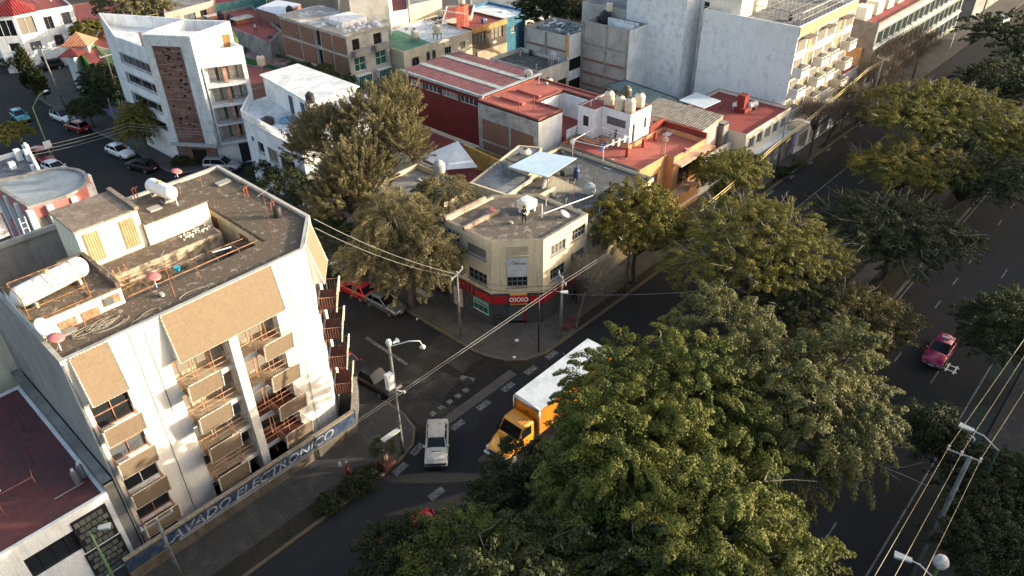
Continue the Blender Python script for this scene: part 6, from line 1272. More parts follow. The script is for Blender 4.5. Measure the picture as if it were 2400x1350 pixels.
tree('broadleaf_tree', 'sunlit tree at the bottom edge between the dusky tree and the large crowns', lob((19.11, 13.86), 7.2, 4.6, 3.6, 7, 8), (20.5,16.2), 3, LF_OLV, 'ficus', 340, 190, 18, .25, 34, G1, twigs=40)
tree('feathery_tree', 'wide feathery tree with pale bare twigs hiding a white car', lob((56.19, 22.18), 7.0, 7.8, 2.5, 9, 9)+[(*(49.89, 24.61), 5.8, 3.2, 3.2, 1.8)], (57.5,20.0), 3, LF_JAC, 'feather', 934, 148, 19, .3, 60, G1, twigs=230)
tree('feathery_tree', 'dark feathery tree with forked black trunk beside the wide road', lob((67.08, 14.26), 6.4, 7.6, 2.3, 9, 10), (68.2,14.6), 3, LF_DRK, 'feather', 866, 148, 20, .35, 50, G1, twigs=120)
tree('feathery_tree', 'small russet tinged tree beside the lane line above the biggest crown', lob((52.80, 11.82), 5.2, 5.0, 2.1, 7, 11), (55.5,13.8), 2.4, LF_ORD, 'feather', 478, 133, 21, .2, 30, G1, twigs=30)
tree('feathery_tree', 'dim green tree between the russet tree and the white car', lob((52.54, 16.91), 5.0, 5.2, 2.0, 7, 12), (53.0,17.8), 2.4, LF_DRK, 'feather', 433, 133, 22, .2, 30, G1, twigs=50)
tree('feathery_tree', 'broad golden feathery tree at the upper right with bare twigs on top', lob((96.18, 20.86), 7.4, 9.4, 2.8, 9, 13), (99.0,20.0), 3.4, LF_JAC, 'feather', 1026, 148, 23, .35, 50, G1, twigs=240, size=1.2)
tree('feathery_tree', 'dark based golden tree just below the broad golden tree', lob((82.67, 18.26), 5.6, 6.6, 2.4, 8, 14), (82.0,20.2), 3, LF_SHOP, 'feather', 638, 148, 24, .3, 34, G1, twigs=30, size=1.15)
tree('feathery_tree', 'dark green tree by the pale median path at the right edge', lob((85.37, 12.66), 5.6, 6.4, 2.4, 7, 15), (84.0,13.6), 3, LF_DRK, 'feather', 524, 133, 25, .25, 30, G1, size=1.15)
tree('feathery_tree', 'golden green tree at the right edge beside the broad golden tree', lob((97.08, 12.52), 6.0, 7.0, 2.6, 7, 16), (98.5,13.8), 3, LF_JAC, 'feather', 524, 133, 26, .25, 30, G1, twigs=30, size=1.2)
tree('broadleaf_tree', 'dark green tree at the right edge below the far white car', lob((114.29, 16.98), 6.8, 8.0, 3.4, 8, 17), (119,18.2), 3, LF_DRK, 'broad', 560, 90, 27, .3, 24, G1, size=1.4)
tree('broadleaf_tree', 'dark tree in the top right corner beyond the far white car', lob((134.91, 21.34), 7.4, 9.0, 3.6, 8, 18), (148,21.0), 3, LF_DRK, 'broad', 520, 80, 28, .3, 24, G1, size=1.6)
G2 = 'trees along the cycle lane side'
tree('broadleaf_tree', 'very dark tree at the right edge beside the crimson taxi', lob((59.59, 2.55), 5.4, 4.9, 3.0, 8, 19), (60.5,-1.0), 2.6, LF_DRK, 'broad', 520, 95, 29, .25, 24, G2)
tree('broadleaf_tree', 'small dark tree left of the street lamp by the bicycle symbol', lob((44.97, 3.57), 4.2, 2.5, 2.0, 6, 20), (45.6,.4), 2.2, LF_DRK, 'broad', 240, 95, 30, .14, 18, G2)
tree('broadleaf_tree', 'dark tree right of the tall concrete power pole', lob((41.85, -1.01), 5.0, 3.8, 2.6, 7, 21), (42.0,-2.0), 2.6, LF_DRK, 'broad', 440, 95, 31, .22, 20, G2)
tree('broadleaf_tree', 'dark tree in the bottom right corner behind the lamp globe', lob((37.23, -1.75), 5.0, 3.8, 2.6, 7, 22), (36.5,-3.2), 2.6, LF_DRK, 'broad', 360, 95, 32, .2, 20, G2)
G3 = 'street trees on the corner pavement'
tree('golden_tree', 'golden sunlit street tree in front of the orange terrace house', lob((53.39, 33.37), 6.2, 6.0, 3.6, 9, 23), (52.2,32.3), 3, LF_SHOP, 'broad', 820, 130, 33, .26, 36, G3, twigs=20)
tree('street_tree', 'bushy green street tree in front of the red roofed shops', lob((69.27, 32.15), 5.2, 4.5, 2.6, 7, 24), (67.0,32.3), 2.6, LF_JAC, 'broad', 460, 100, 34, .2, 26, G3, twigs=30)
for i, (x, y) in enumerate(((5,15.5),(-3,15.5),(12.5,12.5),(20,9.5))):  # median trees added below the frame for the shade they cast
    tree('broadleaf_tree', ['tall median tree beyond the bottom edge, under the blue sign wall','tall median tree outside the frame at bottom left','tall median tree just below the picture before the red car','median tree just below the picture under the yellow green crown'][i], lob((x,y), 10.0-2.0*(i==3), 5.4, 4.8, 6, 40+i), (x,y), 4, LF_DRK, 'ficus', 300, 110, 140+i, .3, 20, G1, size=1.5)
# feathery brown casuarinas on the side street
G4 = 'tall brown green feathery trees'
CL = [(*(42.30, 58.24),11.5,3.0,3.0,3.4),(*(46.17, 58.80),12.0,2.3,2.3,3.2),(*(39.24, 62.23),10.2,2.6,2.6,2.9),(*(38.42, 55.82),8.8,3.3,3.3,3.0),(*(43.01, 54.73),10,2.2,2.2,2.8),(*(38.65, 64.91),8.2,2.0,2.0,2.0),(*(35.69, 55.46),6.8,2.8,2.8,2.4)]
tree('feathery_brown_tree', 'tallest brown green feathery tree with upright plumes beside the white corner house', CL, (35.6,52.8), 5, LF_CAS, 'casuarina', 1500, 125, 41, .4, 60, G4, twigs=30, twigm=TWIGB)
CL = [(*(35.43, 46.73),8.0,3.2,3.2,2.6),(*(31.98, 45.69),6.5,2.6,2.6,2.1),(*(34.69, 42.14),6.8,2.5,2.5,2.1),(*(41.97, 47.65),8.4,2.1,2.1,1.3),(*(33.11, 42.69),5.8,2.2,2.2,1.6)]
tree('feathery_brown_tree', 'brown feathery tree leaning over the black fence beside the corner shop', CL, (35.2,45.4), 3.6, LF_CAS, 'casdroop', 740, 135, 42, .45, 50, G4, twigs=120, twigm=TWIGB)
tree('dark_tree', 'shaded green tree in the narrow street behind the apartment block', [(*(35.59, 59.76),5.6,2.8,2.8,2.2),(*(36.49, 67.50),4.8,2.4,2.4,1.6),(*(38.76, 75.15),2.8,1.8,1.8,1.1),(*(33.11, 53.79),4.6,2.2,2.2,2.2)], (34.9,60.5), 2.4, LF_DRK, 'broad', 520, 95, 43, .2, 24, None)
tree('green_tree', 'green tree behind the white corner house roof', [(*(57.30, 89.93),5.5,3.2,3.2,2.2),(*(57.48, 85.73),5.2,3.0,3.0,2.0),(*(57.12, 94.33),5.4,2.4,2.4,1.8)], (59.5,80.5), 2.4, LF_DRK, 'broad', 520, 80, 44, .2, 20, None, size=1.3)
tree('conifer', 'yellow green conifer like street tree before the stone panel apartment', [(*(34.78, 97.29),5.0,2.0,2.0,1.5),(*(34.82, 97.80),3.6,2.1,2.1,1.5),(*(35.03, 97.55),5.9,1.3,1.3,1.0)], (33.84, 95.34), 2.2, LF_JAC, 'ficus', 330, 80, 45, .14, 14, None, size=1.3)
tree('round_tree', 'small dark round clipped tree on the far left pavement', [(*(33.60, 111.53),3.2,2.0,2.0,1.0)], (33.86, 112.66), 2, LF_DRK, 'broad', 240, 80, 46, .11, 10, None, size=1.2)
tree('dark_tree', 'very dark bushy tree against the green house', [(*(39.17, 118.52),3.6,3.4,3.4,2.6),(*(38.40, 116.74),2.8,2.8,2.8,1.8)], (38.48, 117.36), 1.4, LF_DRK, 'broad', 420, 80, 47, .16, 12, None, size=1.3)
tree('golden_tree', 'large sunlit tree at the top edge between the villa and the pink wall', [(*(55.65, 140.90),7.5,5,5,4),(*(57.77, 137.86),6.5,4,4,3),(*(53.85, 145.34),7.4,3.6,3.6,3)], (58.20, 148.90), 3, LF_CAS, 'broad', 520, 80, 48, .25, 24, None, size=1.8, twigs=60)
tree('bush', 'sunlit green bush on the red roof beside the white villa', [(*(46.92, 140.62),5.6,3.2,3.2,1.8)], (51.77, 156.46), 4.6, LF_JAC, 'broad', 200, 70, 49, .1, 8, None, size=1.6, cat='bush', cs=.6)
tree('conifer', 'dark layered conifer at the top edge behind the striped block house', [(*(92.47, 76.22),10,5,5,3),(*(91.03, 77.61),12,3.5,3.5,3),(*(97.26, 75.76),9,3.6,3.6,2.4)], (101.88, 83.76), 5, LF_DRK, 'feather', 638, 118, 50, .25, 30, None, size=1.8)
tree('green_tree', 'small green tree beside the deep blue house at the top edge', [(*(114.35, 80.49),6.5,3.4,3.4,2.6)], (126.73, 88.42), 3, LF_DRK, 'broad', 200, 70, 51, .2, 12, None, size=1.8)
tree('bush', 'green tree at the far left edge beside the gabled white house', [(*(22.68, 108.59),3.5,2.6,2.6,1.4)], (23.07, 114.44), 2, LF_JAC, 'broad', 240, 80, 52, .12, 10, None, size=1.2, cat='bush', cs=.6)
tree('bush', 'dark clipped bush before the entrance of the stone panel apartment', [(*(37.18, 90.85),.7,2.2,1.2,.7)], (37.66, 92.16), .3, LF_DRK, 'broad', 150, 80, 53, .06, 6, None, cat='bush', cs=.6)
for i, (b, h, lb) in enumerate((((32.85, 130.97),7.6,'tall dark cypress on the kerb of the far left street, the taller of the pair'),((33.26, 128.81),5.0,'dark cypress on the far left kerb, the shorter of the pair'))):
    tree('cypress', lb, [(b[0],b[1],h*.5,1.0-.2*i,1.0-.2*i,h*.52),(b[0],b[1],h*.28,1.15-.2*i,1.15-.2*i,h*.28)], b, 1, LF_DRK, 'cypress', 420-120*i, 70, 60+i, .1, 4, 'dark cypress pair', size=1.1)
for i, (b, lb) in enumerate((((33.98, 148.16),'low dark shrub farthest left before the villa wall'),((35.14, 146.81),'small dark cone shrub before the villa wall'))):
    tree('shrub', lb, [(b[0],b[1],1.3,.9,.9,1.2)], b, .4, LF_DRK, 'cypress', 90, 60, 70+i, .05, 3, 'shrubs before the villa wall', cat='shrub', cs=.4)
# bare trees
def bare(label, base, fork_z, c, r, rz, seed, n=260, r0=.13, m=TWIGB, group=None, lean=0):
    t = thing('bare_tree', label, 'tree', (base[0], base[1], .14), 0, group); rnd = random.Random(seed); rg = np.random.default_rng(seed)
    d = unit(rg.normal(size=(26,3))); d[:,2] = abs(d[:,2])*.9-.15; tg_ = np.array(c)+d*np.array([r,r,rz])*.75
    fork = Vector((base[0]*.5+c[0]*.5, base[1]*.5+c[1]*.5, fork_z)); limbs((base[0],base[1],0), fork, tg_, r0, rnd, 4).build('trunk', BARK, t, smooth=True)
    k = n*14; ctr = tg_[rg.integers(0, 26, k)]; p = ctr+rg.normal(size=(k,3))*np.array([r,r,rz])*.26; la = unit((p-np.array(fork))+rg.normal(size=(k,3))*1.6); sd_ = unit(np.cross(la, rg.normal(size=(k,3)))); s = rg.uniform(.25,.6,(k,1))
    V = np.stack([p-la*s, p+sd_*.009, p+la*s, p-sd_*.009], 1); me = quads_mesh('twigs', V, m); me.transform(Matrix.Translation(-Vector((base[0],base[1],.14)))); o = bpy.data.objects.new('twigs', me); COL.objects.link(o); o.parent = t
    return t
G5 = 'bare trees on the avenue pavement'
bare('bare twiggy tree on the pavement right of the corner shop', (42.72, 31.97), 3.2, (*(45.88, 32.53),4.3), 2.3, 1.6, 80, 420, .15, TWIG, G5)
bare('bare tree with forked trunk nearest the garage front', (90.64, 31.95), 3.6, (*(91.87, 32.76),5.4), 2.7, 1.4, 81, 420, .2, TWIGB, G5)
bare('leaning bare tree in the middle of the garage front row', (95.47, 32.09), 4.0, (*(95.29, 30.37),5.2), 2.6, 1.4, 82, 420, .16, TWIGB, G5)
bare('slim bare tree right of the leaning one', (99.73, 31.92), 3.4, (*(101.84, 32.19),5.2), 2.0, 1.4, 83, 260, .12, TWIGB, G5)
for i, (c, lb) in enumerate((((118.52, 28.53),'bare brown tree before the glazed office, the nearest'),((124.25, 29.19),'bare brown tree before the glazed office, the middle one'),((130.38, 30.18),'bare brown tree before the glazed office, the farthest'),((112.34, 29.07),'low twiggy tree at the near end of the glazed office'))):
    bare(lb, (c[0]-1, 32.4), 3.4, (c[0], 32.8, 5.6), 3.2, 2.4, 90+i, 420, .16, TWIGB, 'bare trees before the glazed office')
tree('street_tree', 'dark small crowned tree on a green post beside the red drum', [(*(103.68, 31.80),3.2,1.3,1.3,.8)], (104.29, 31.19), 2.4, LF_DRK, 'broad', 110, 80, 95, .08, 8, None)
tree('street_tree', 'sparse brownish tree before the lowest balconies of the tall block', [(*(101.97, 32.10),4.8,1.8,1.8,1.4)], (100.6,33.2), 2.4, LF_CAS, 'broad', 130, 70, 96, .1, 10, None)
# hedge, shrubs, palm on the near pavement
def hedge(lb, a, b, w, h, seed, m=LF_DRK):
    a, b = Vector(a), Vector(b); L = (b-a).length; lo = [(*(a+(b-a)*(i+.5)/max(1,int(L/.8))), h*.5, w*.6, w*.6, h*.55) for i in range(max(1,int(L/.8)))]
    return tree('hedge', lb, lo, tuple(a.lerp(b,.5)), .3, m, 'broad', int(90*L), 60, seed, .04, 6, None, cat='hedge', cs=.3, size=.7)
hedge('clipped dark hedge along the kerb beside the woman in red', (19.53, 31.91), (17.44, 31.85), 1.5, 1.1, 101)
hedge('second dark hedge farther down the kerb', (16.66, 32.02), (15.24, 31.99), 1.3, 1.0, 102)
tree('shrub', 'small dark round shrub on the kerb strip below the street tree', [(*(83.13, 32.04),.6,.8,.8,.6)], (83.81, 32.24), .2, LF_DRK, 'broad', 60, 60, 103, .04, 4, 'round kerb shrubs', cat='shrub', cs=.4)
tree('shrub', 'dry round shrub on the kerb strip farther along', [(*(86.56, 31.64),.8,.8,.8,.6)], (87.36, 31.86), .2, LF_CAS, 'broad', 60, 60, 104, .04, 4, 'round kerb shrubs', cat='shrub', cs=.4)
pl = thing('palm', 'small fan palm on the corner pavement below the lamp post', 'palm', (*(20.93, 31.93),.15)); b = (20.93, 31.93); m = MB(); m.tube([(*b,0.1),(b[0]-.1,b[1]+.1,1.9)], [.26,.18], 8); m.build('trunk', mat('palm_boots', (.12,.08,.05), .95, (.2,.14,.09), 9), pl)
rg = np.random.default_rng(5); Q = []
for i in range(34):
    a = rg.uniform(0, 6.28); e = rg.uniform(-.25, 1.1); d = np.array([math.cos(a)*math.cos(e), math.sin(a)*math.cos(e), math.sin(e)]); st = np.array([b[0]-.1, b[1]+.1, 1.9]); hub = st+d*.6
    for k in range(15):
        f = (k-7)/7*1.25; s = unit(np.cross(d, [0,0,1])); q = unit(d*math.cos(f)+s*math.sin(f)); n2 = unit(np.cross(q, np.cross(d, s))); tip = hub+q*rg.uniform(.5,.62)-np.array([0,0,.12]); w = unit(np.cross(q, np.cross(s, d)))*.022; Q.append([hub, hub+q*.3+w, tip, hub+q*.3-w])
    Q.append([st, st+np.array([.012,0,.012]), hub+np.array([.012,0,.012]), hub])
me = quads_mesh('fronds', np.array(Q), LF_DRK); me.transform(Matrix.Translation(-Vector((b[0],b[1],.15)))); o = bpy.data.objects.new('fronds', me); COL.objects.link(o); o.parent = pl
m = MB(); m.box(b[0]-.5,b[1]-.45,.15,b[0]+.5,b[1]+.45,.75); tag(m.build('planter', mat('brick_red_planter', (.13,.055,.04), .9)), 'low brick red planter box at the foot of the palm', 'planter')

# ------------------------------------------------------------ vehicles
TYRE = mat('tyre_rubber', (.012,.012,.012), .9); RIMM = gloss('wheel_rim', (.35,.36,.37), .35, .8); HEADL = gloss('headlamp_glass', (.62,.66,.68), .12); TAILL = gloss('tail_lamp_red', (.30,.01,.01), .25)
CARGL = gloss('car_glass', (.008,.010,.013), .12, 0, 0, .35); BLKP = gloss('black_plastic_trim', (.012,.012,.013), .6); CHROME = gloss('chrome_trim', (.6,.6,.6), .2, 1); PLATE = gloss('number_plate', (.6,.6,.6), .5)
def carpaint(nm, col, metal=.25): return gloss('car_paint_'+nm, col, .32, metal, .8) if max(col) > .05 else gloss('car_paint_'+nm, (.008,.008,.009), .45, 0, .0, .3)
SHAPES = {
 # x as fraction of length from the rear (0) to the front (1): body profile (x, half width factor, z bottom, z belt); cabin (x_rear_base, x_rear_top, x_front_top, x_front_base), roof height
 'sedan': dict(body=[(0,.80,.42,.72),(.02,.90,.30,.90),(.10,.97,.24,.97),(.30,1,.22,.97),(.55,1,.22,.95),(.72,1,.22,.93),(.88,.97,.22,.84),(.97,.90,.26,.70),(1,.78,.36,.56)], cab=(.06,.20,.50,.70), H=1.43),
 'boxy': dict(body=[(0,.92,.36,.84),(.012,.96,.30,.92),(.10,.99,.24,.95),(.30,1,.22,.95),(.55,1,.22,.93),(.72,1,.22,.92),(.90,.99,.22,.88),(.985,.96,.26,.82),(1,.93,.34,.62)], cab=(.14,.22,.54,.68), H=1.40),
 'hatch': dict(body=[(0,.84,.42,.80),(.02,.93,.30,.98),(.12,.98,.24,1.0),(.30,1,.22,1.0),(.55,1,.22,.98),(.72,1,.22,.95),(.88,.96,.22,.84),(.97,.88,.28,.68),(1,.76,.38,.55)], cab=(.03,.12,.52,.74), H=1.50),
 'suv': dict(body=[(0,.88,.46,.92),(.02,.95,.36,1.08),(.10,.98,.32,1.10),(.30,1,.30,1.10),(.55,1,.30,1.08),(.72,1,.30,1.05),(.90,.97,.30,.98),(.98,.92,.36,.80),(1,.84,.44,.62)], cab=(.02,.07,.54,.72), H=1.68),
 'pickup': dict(body=[(0,.94,.50,1.0),(.012,.97,.44,1.06),(.12,.99,.38,1.06),(.40,1,.34,1.06),(.60,1,.34,1.08),(.75,1,.34,1.08),(.92,.97,.34,1.04),(.985,.93,.38,.9),(1,.86,.46,.66)], cab=(.33,.37,.58,.70), H=1.72)}
def car(label, front, rear, paint, kind='sedan', L=4.4, W=1.72, group='cars', name='car', cat='car', roofm=None, extra=None, lower=None, parked=True):
    f, r = Vector(front), Vector(rear); d = (f-r).normalized(); c = (f+r)/2; ang = math.atan2(d.y, d.x); S = SHAPES[kind]; H = S['H']
    t = thing(name, label, cat, (c.x, c.y, .006), ang, group); w = W/2
    def ring(x, k, z0, z1, n=0):
        X = (x-.5)*L; a = w*k; return [(X,-a*.90,z0),(X,-a,z0+.12),(X,-a*1.0,z0+(z1-z0)*.55),(X,-a*.965,z1-.08),(X,-a*.88,z1),(X,0,z1+.03),(X,a*.88,z1),(X,a*.965,z1-.08),(X,a,z0+(z1-z0)*.55),(X,a,z0+.12),(X,a*.90,z0)]
    m = MB(); m.loft([ring(*b) for b in S['body']]); 
    if kind == 'pickup':
        x0, x1 = (-.5+.03)*L, (-.5+.31)*L; 
    m.build('body', paint, t, smooth=True, local=True)
    if lower:
        m = MB(); m.loft([ring(x, k*1.012, z0-.01, min(z0+.30, z1)) for x, k, z0, z1 in S['body']]); m.build('lower_body', lower, t, smooth=True, local=True)
    xb, xt, ft, fb = [(q-.5)*L for q in S['cab']]; zb = S['body'][4][3]-.03
    def cr(x, k, z): return [(x,-w*k,z),(x,w*k,z)]
    def P4(x, k, z): return (x, w*k, z)
    kb, kt = .90, .70; zt = H-.035
    vs = [(xb,-w*kb*.92,zb),(fb,-w*kb*.90,zb),(fb,w*kb*.90,zb),(xb,w*kb*.92,zb),(xt,-w*kt*.98,zt),(ft,-w*kt,zt),(ft,w*kt,zt),(xt,w*kt*.98,zt)]
    xm = (xt+ft)/2
    m = MB(); m.add([(xb,-w*kb*.90,zb),(xt-.02,-w*kt*.96,zt),(xt-.02,w*kt*.96,zt),(xb,w*kb*.90,zb)], [(0,1,2,3),(3,2,1,0)]); m.build('rear_window', CARGL, t, local=True)
    m = MB(); m.add([(fb,-w*kb*.88,zb),(fb,w*kb*.88,zb),(fb+.04,0,zb),(ft+.02,w*kt*.97,zt),(ft+.06,0,zt),(ft+.02,-w*kt*.97,zt)], [(0,2,4,5),(2,1,3,4)]); m.build('windscreen', CARGL, t, smooth=True, local=True)
    for s in (-1, 1):
        m = MB(); q = [(xb+.22*L*.2,s*w*kb*.985,zb),(fb-.12,s*w*kb*.985,zb),(ft-.02,s*w*(kt+.035),zt-.02),(xt+.06,s*w*(kt+.035),zt-.02)]; m.add(q, [(0,1,2,3),(3,2,1,0)]); m.build('side_windows', CARGL, t, local=True)
    # roof and pillars in body colour
    m = MB(); rr = [(xt-.06,.66),(xt+.12,.735),(xm,.76),(ft-.1,.735),(ft+.03,.67)]
    secs = [[(x,-w*k,zt-.02),(x,-w*k*.94,zt+.025),(x,0,zt+.055),(x,w*k*.94,zt+.025),(x,w*k,zt-.02)] for x, k in rr]; m.loft(secs); m.build('roof', roofm or paint, t, smooth=True, local=True)
    m = MB()
    for s in (-1, 1):
        m.tube([(fb-.02,s*w*kb*.95,zb),(ft,s*w*(kt+.02),zt)], .035, 4); m.tube([(xb+.05,s*w*kb*.96,zb),(xt,s*w*(kt+.02),zt)], .06, 4)
        xc = xm-.05*L; m.tube([(xc-.03,s*w*kb*1.0,zb),(xc,s*w*(kt+.045),zt-.01)], .035, 4)
    m.build('pillars', paint, t, local=True)
    # inner cabin
    m = MB(); m.loft([[(xb+.15,-w*.78,zb-.1),(xb+.15,w*.78,zb-.1),(fb-.2,w*.78,zb-.1),(fb-.2,-w*.78,zb-.1)],[(xt+.1,-w*.62,zt-.12),(xt+.1,w*.62,zt-.12),(ft-.12,w*.62,zt-.12),(ft-.12,-w*.62,zt-.12)]]); m.build('cabin_lining', BLKP, t, local=True)
    R_ = .32 if kind not in ('suv','pickup') else .37
    for x in (-.5+.185, -.5+.81):
        for s in (-1, 1):
            g = MB(); g.lathe((x*L,s*(w-.10),R_+.0), [(R_*.7,-.10),(R_,-.08),(R_,.09),(R_*.72,.115)], 16, axis='y'); wh = g.build('wheel', TYRE, t, smooth=False, local=True)
            g = MB(); g.lathe((x*L,s*(w-.10)+s*.115,R_), [(R_*.66,-.01),(R_*.64,.012),(R_*.2,.018)], 12, axis='y'); g.build('rim', RIMM, wh, local=True)
            g = MB(); g.lathe((x*L,s*(w-.02),R_+.02), [(R_*1.2,-.02),(R_*1.2,.024)], 18, axis='y'); 
            a = g.build('wheel_arch', BLKP, t, local=True); a.location = (0,-s*.012,0)
    fz = S['body'][-2][3]; hx = (.955-.5)*L
    for s in (-1, 1):
        g = MB(); y0, y1 = s*w*.52, s*w*.90; g.loft([[(hx,y0,fz-.02),(hx-.12,y1,fz+.03),(hx-.16,y1,fz-.12),(hx+.1,y0,fz-.15)],[(hx+.10,y0,fz-.07),(hx+.02,y1*.97,fz-.02),(hx-.02,y1,fz-.14),(hx+.16,y0,fz-.18)]]); g.build('headlight', HEADL, t, local=True)
        g = MB(); g.box(-.5*L-.01,s*w*.55,S['body'][1][3]-.26,-.5*L+.09,s*w*.91,S['body'][1][3]-.10); g.build('tail_light', TAILL, t, local=True)
        g = MB(); g.loft([[(fb-.15,s*w*.95,zb+.0),(fb-.02,s*w*.95,zb+.0),(fb-.02,s*w*.95,zb+.12),(fb-.15,s*w*.95,zb+.12)],[(fb-.17,s*w*1.13,zb+.02),(fb-.06,s*w*1.13,zb+.02),(fb-.06,s*w*1.13,zb+.13),(fb-.17,s*w*1.13,zb+.13)]]); g.build('mirror', paint, t, local=True)
    g = MB(); g.box(.5*L-.06,-w*.45,.44,.5*L+.015,w*.45,.56); g.build('grille', BLKP, t, local=True)
    g = MB(); g.box(.5*L-.02,-.22,.36,.5*L+.03,.22,.47); g.build('number_plate', PLATE, t, local=True); g = MB(); g.box(-.5*L-.03,-.22,.52,-.5*L+.02,.22,.64); g.build('number_plate', PLATE, t, local=True)
    if extra: extra(t, L, w, H, zt, xm)
    return t
def bumpers(m_):
    def f(t, L, w, H, zt, xm):
        for x0, x1 in ((.5*L-.10,.5*L+.06),(-.5*L-.06,-.5*L+.10)): MB().box(x0,-w*.99,.34,x1,w*.99,.54).build('bumper', m_, t, local=True)
        MB().box(.5*L-.02,-w*.9,.60,.5*L+.02,w*.9,.76).build('grille', BLKP, t, local=True)
        m = MB(); m.box((.72-.5)*L+.18,-.35,.945,(.72-.5)*L+.24,-.05,.965); m.box((.72-.5)*L+.18,.05,.945,(.72-.5)*L+.24,.35,.965); m.build('bonnet_vents', BLKP, t, local=True)
    return f
def taxisign(t, L, w, H, zt, xm):
    g = MB(); g.box(xm-.12,-.3,zt+.06,xm+.08,.3,zt+.17); g.build('roof_sign', gloss('pale_taxi_sign', (.6,.6,.6), .4), t, local=True)
OLDW = mat('old_white_car_paint', (.47,.46,.42), .5, (.38,.37,.33), 2)
car('old boxy off white sedan turning at the junction beside the corner pavement', (23.39, 29.39), (25.73, 31.74), OLDW, 'boxy', 4.35, 1.68, name='car', extra=bumpers(BLKP))
car('bright red sedan parked farther up the side street behind the grey sedan', (32.90, 52.78), (33.23, 49.38), carpaint('red', (.55,.018,.02)), 'sedan', 4.4, 1.72, name='car')
car('silver grey sedan parked on the side street behind the big feathery tree trunk', (33.53, 45.54), (33.23, 48.75), carpaint('grey', (.13,.145,.14), .5), 'sedan', 4.2, 1.7, name='car')
car('dark crimson car parked behind the black pickup beside the balconies', (25.60, 41.37), (25.62, 44.06), carpaint('crimson', (.22,.012,.03)), 'hatch', 4.0, 1.7, name='car')
car('black pickup truck parked beside the blue sign wall', (25.99, 37.89), (25.75, 41.20), carpaint('black', (.012,.012,.013)), 'pickup', 5.2, 1.85, name='pickup_truck', cat='pickup truck')
car('crimson and white taxi driving on the wide road at the right', (58.11, 6.76), (62.17, 6.81), carpaint('taxi', (.36,.02,.085)), 'sedan', 4.5, 1.75, extra=taxisign, lower=carpaint('silver', (.45,.47,.48), .4), name='taxi', cat='taxi')
car('white car almost hidden under the wide feathery tree', (60.36, 24.08), (62.92, 23.27), carpaint('white', (.68,.70,.72), 0), 'suv', 4.5, 1.75, name='car')
car('red car half hidden under the dusky tree at the bottom edge', (16.90, 26.24), (18.95, 25.68), carpaint('red', (.55,.018,.02)), 'hatch', 4.2, 1.72, name='car')
car('small white car parked far away at the top right', (170.91, 31.13), (174.55, 30.56), carpaint('white', (.68,.70,.72), 0), 'hatch', 4.2, 1.72, name='car')
car('white sedan parked in front of the black car on the far street', (32.47, 98.11), (31.87, 102.08), carpaint('white', (.68,.70,.72), 0), 'sedan', 4.6, 1.78, name='car')
car('black sedan parked beside the conifer like street tree', (31.55, 95.61), (32.67, 91.86), carpaint('black', (.012,.012,.013)), 'sedan', 4.6, 1.8, name='car')
car('silver sport utility parked before the entrance of the stone panel apartment', (39.79, 84.59), (37.98, 87.03), carpaint('silver2', (.36,.38,.40), .5), 'suv', 4.5, 1.8, name='car')
car('white car with black roof parked behind the dark red car on the far left street', (32.37, 116.47), (31.73, 120.71), carpaint('white', (.68,.70,.72), 0), 'hatch', 4.3, 1.75, roofm=BLKP, name='car')
car('dark red hatchback parked on the far left pavement edge', (31.47, 115.08), (32.34, 111.25), carpaint('darkred', (.24,.012,.012)), 'hatch', 4.2, 1.75, name='car')
car('teal and violet taxi driving on the far left street', (27.90, 120.74), (28.06, 126.62), carpaint('teal', (.02,.22,.25)), 'sedan', 4.4, 1.75, lower=carpaint('violet', (.12,.06,.24)), name='taxi', cat='taxi')
car('red car parked beyond the gabled white house behind the green lamp post', (24.70, 103.11), (24.60, 107.99), carpaint('darkred2', (.30,.015,.02)), 'suv', 4.4, 1.8, name='car')
car('white car peeping out behind the round pink building', (24.75, 99.23), (24.17, 102.89), carpaint('white', (.68,.70,.72), 0), 'sedan', 4.4, 1.75, name='car')
car('black car parked in the shade below the white villa', (38.59, 144.31), (40.68, 143.95), carpaint('black', (.012,.012,.013)), 'suv', 4.6, 1.8, name='car')
car('pale blue car half hidden by the golden trees at the right', (109.07, 18.27), (110.92, 19.86), carpaint('paleblue', (.14,.24,.32), .2), 'sedan', 4.4, 1.75, name='car')
# orange box truck
YEL = gloss('truck_yellow_paint', (.78,.33,.025), .4, 0, .5); ORG = mat('truck_orange_panel', (.62,.20,.015), .5, (.55,.17,.015), 1)
tk = thing('box_truck', 'yellow orange box truck with a white roof driving under the big tree', 'truck', (29.7,26.45,.006), math.pi); 
def tb(m, *a): return m.box(*a)
# local x runs forward (towards the camera-left end), cab in front
m = MB(); m.box(-8.9,-1.2,1.0,-.15,1.2,3.45); m.build('cargo_box', ORG, tk, local=True)
m = MB(); m.box(-8.95,-1.25,3.455,-.2,1.25,3.53); m.build('box_roof', mat('truck_white_roof', (.56,.62,.66), .6, (.42,.47,.50), .9, lo=.45, hi=.7), tk, local=True)
ALU = gloss('brushed_aluminium', (.42,.43,.44), .4, .7)
m = MB(); m.tube([(-.16,-1.22,3.42),(-.16,1.22,3.42)], .15, 12); m.build('front_rail', ALU, tk, smooth=True, local=True)
for y in (-1.2,1.2): m = MB(); m.tube([(-.12,y,1.0),(-.12,y,3.4)], .09, 8); m.build('corner_post', ALU, tk, smooth=True, local=True); m = MB(); m.box(-8.95,y-.05,3.38,-.2,y+.05,3.47); m.build('side_rail', ALU, tk, local=True)
m = MB(); m.box(-.14,-.12,2.55,-.10,.12,2.68); m.build('emblem', gloss('dark_red_emblem', (.25,.03,.02), .5), tk, local=True)
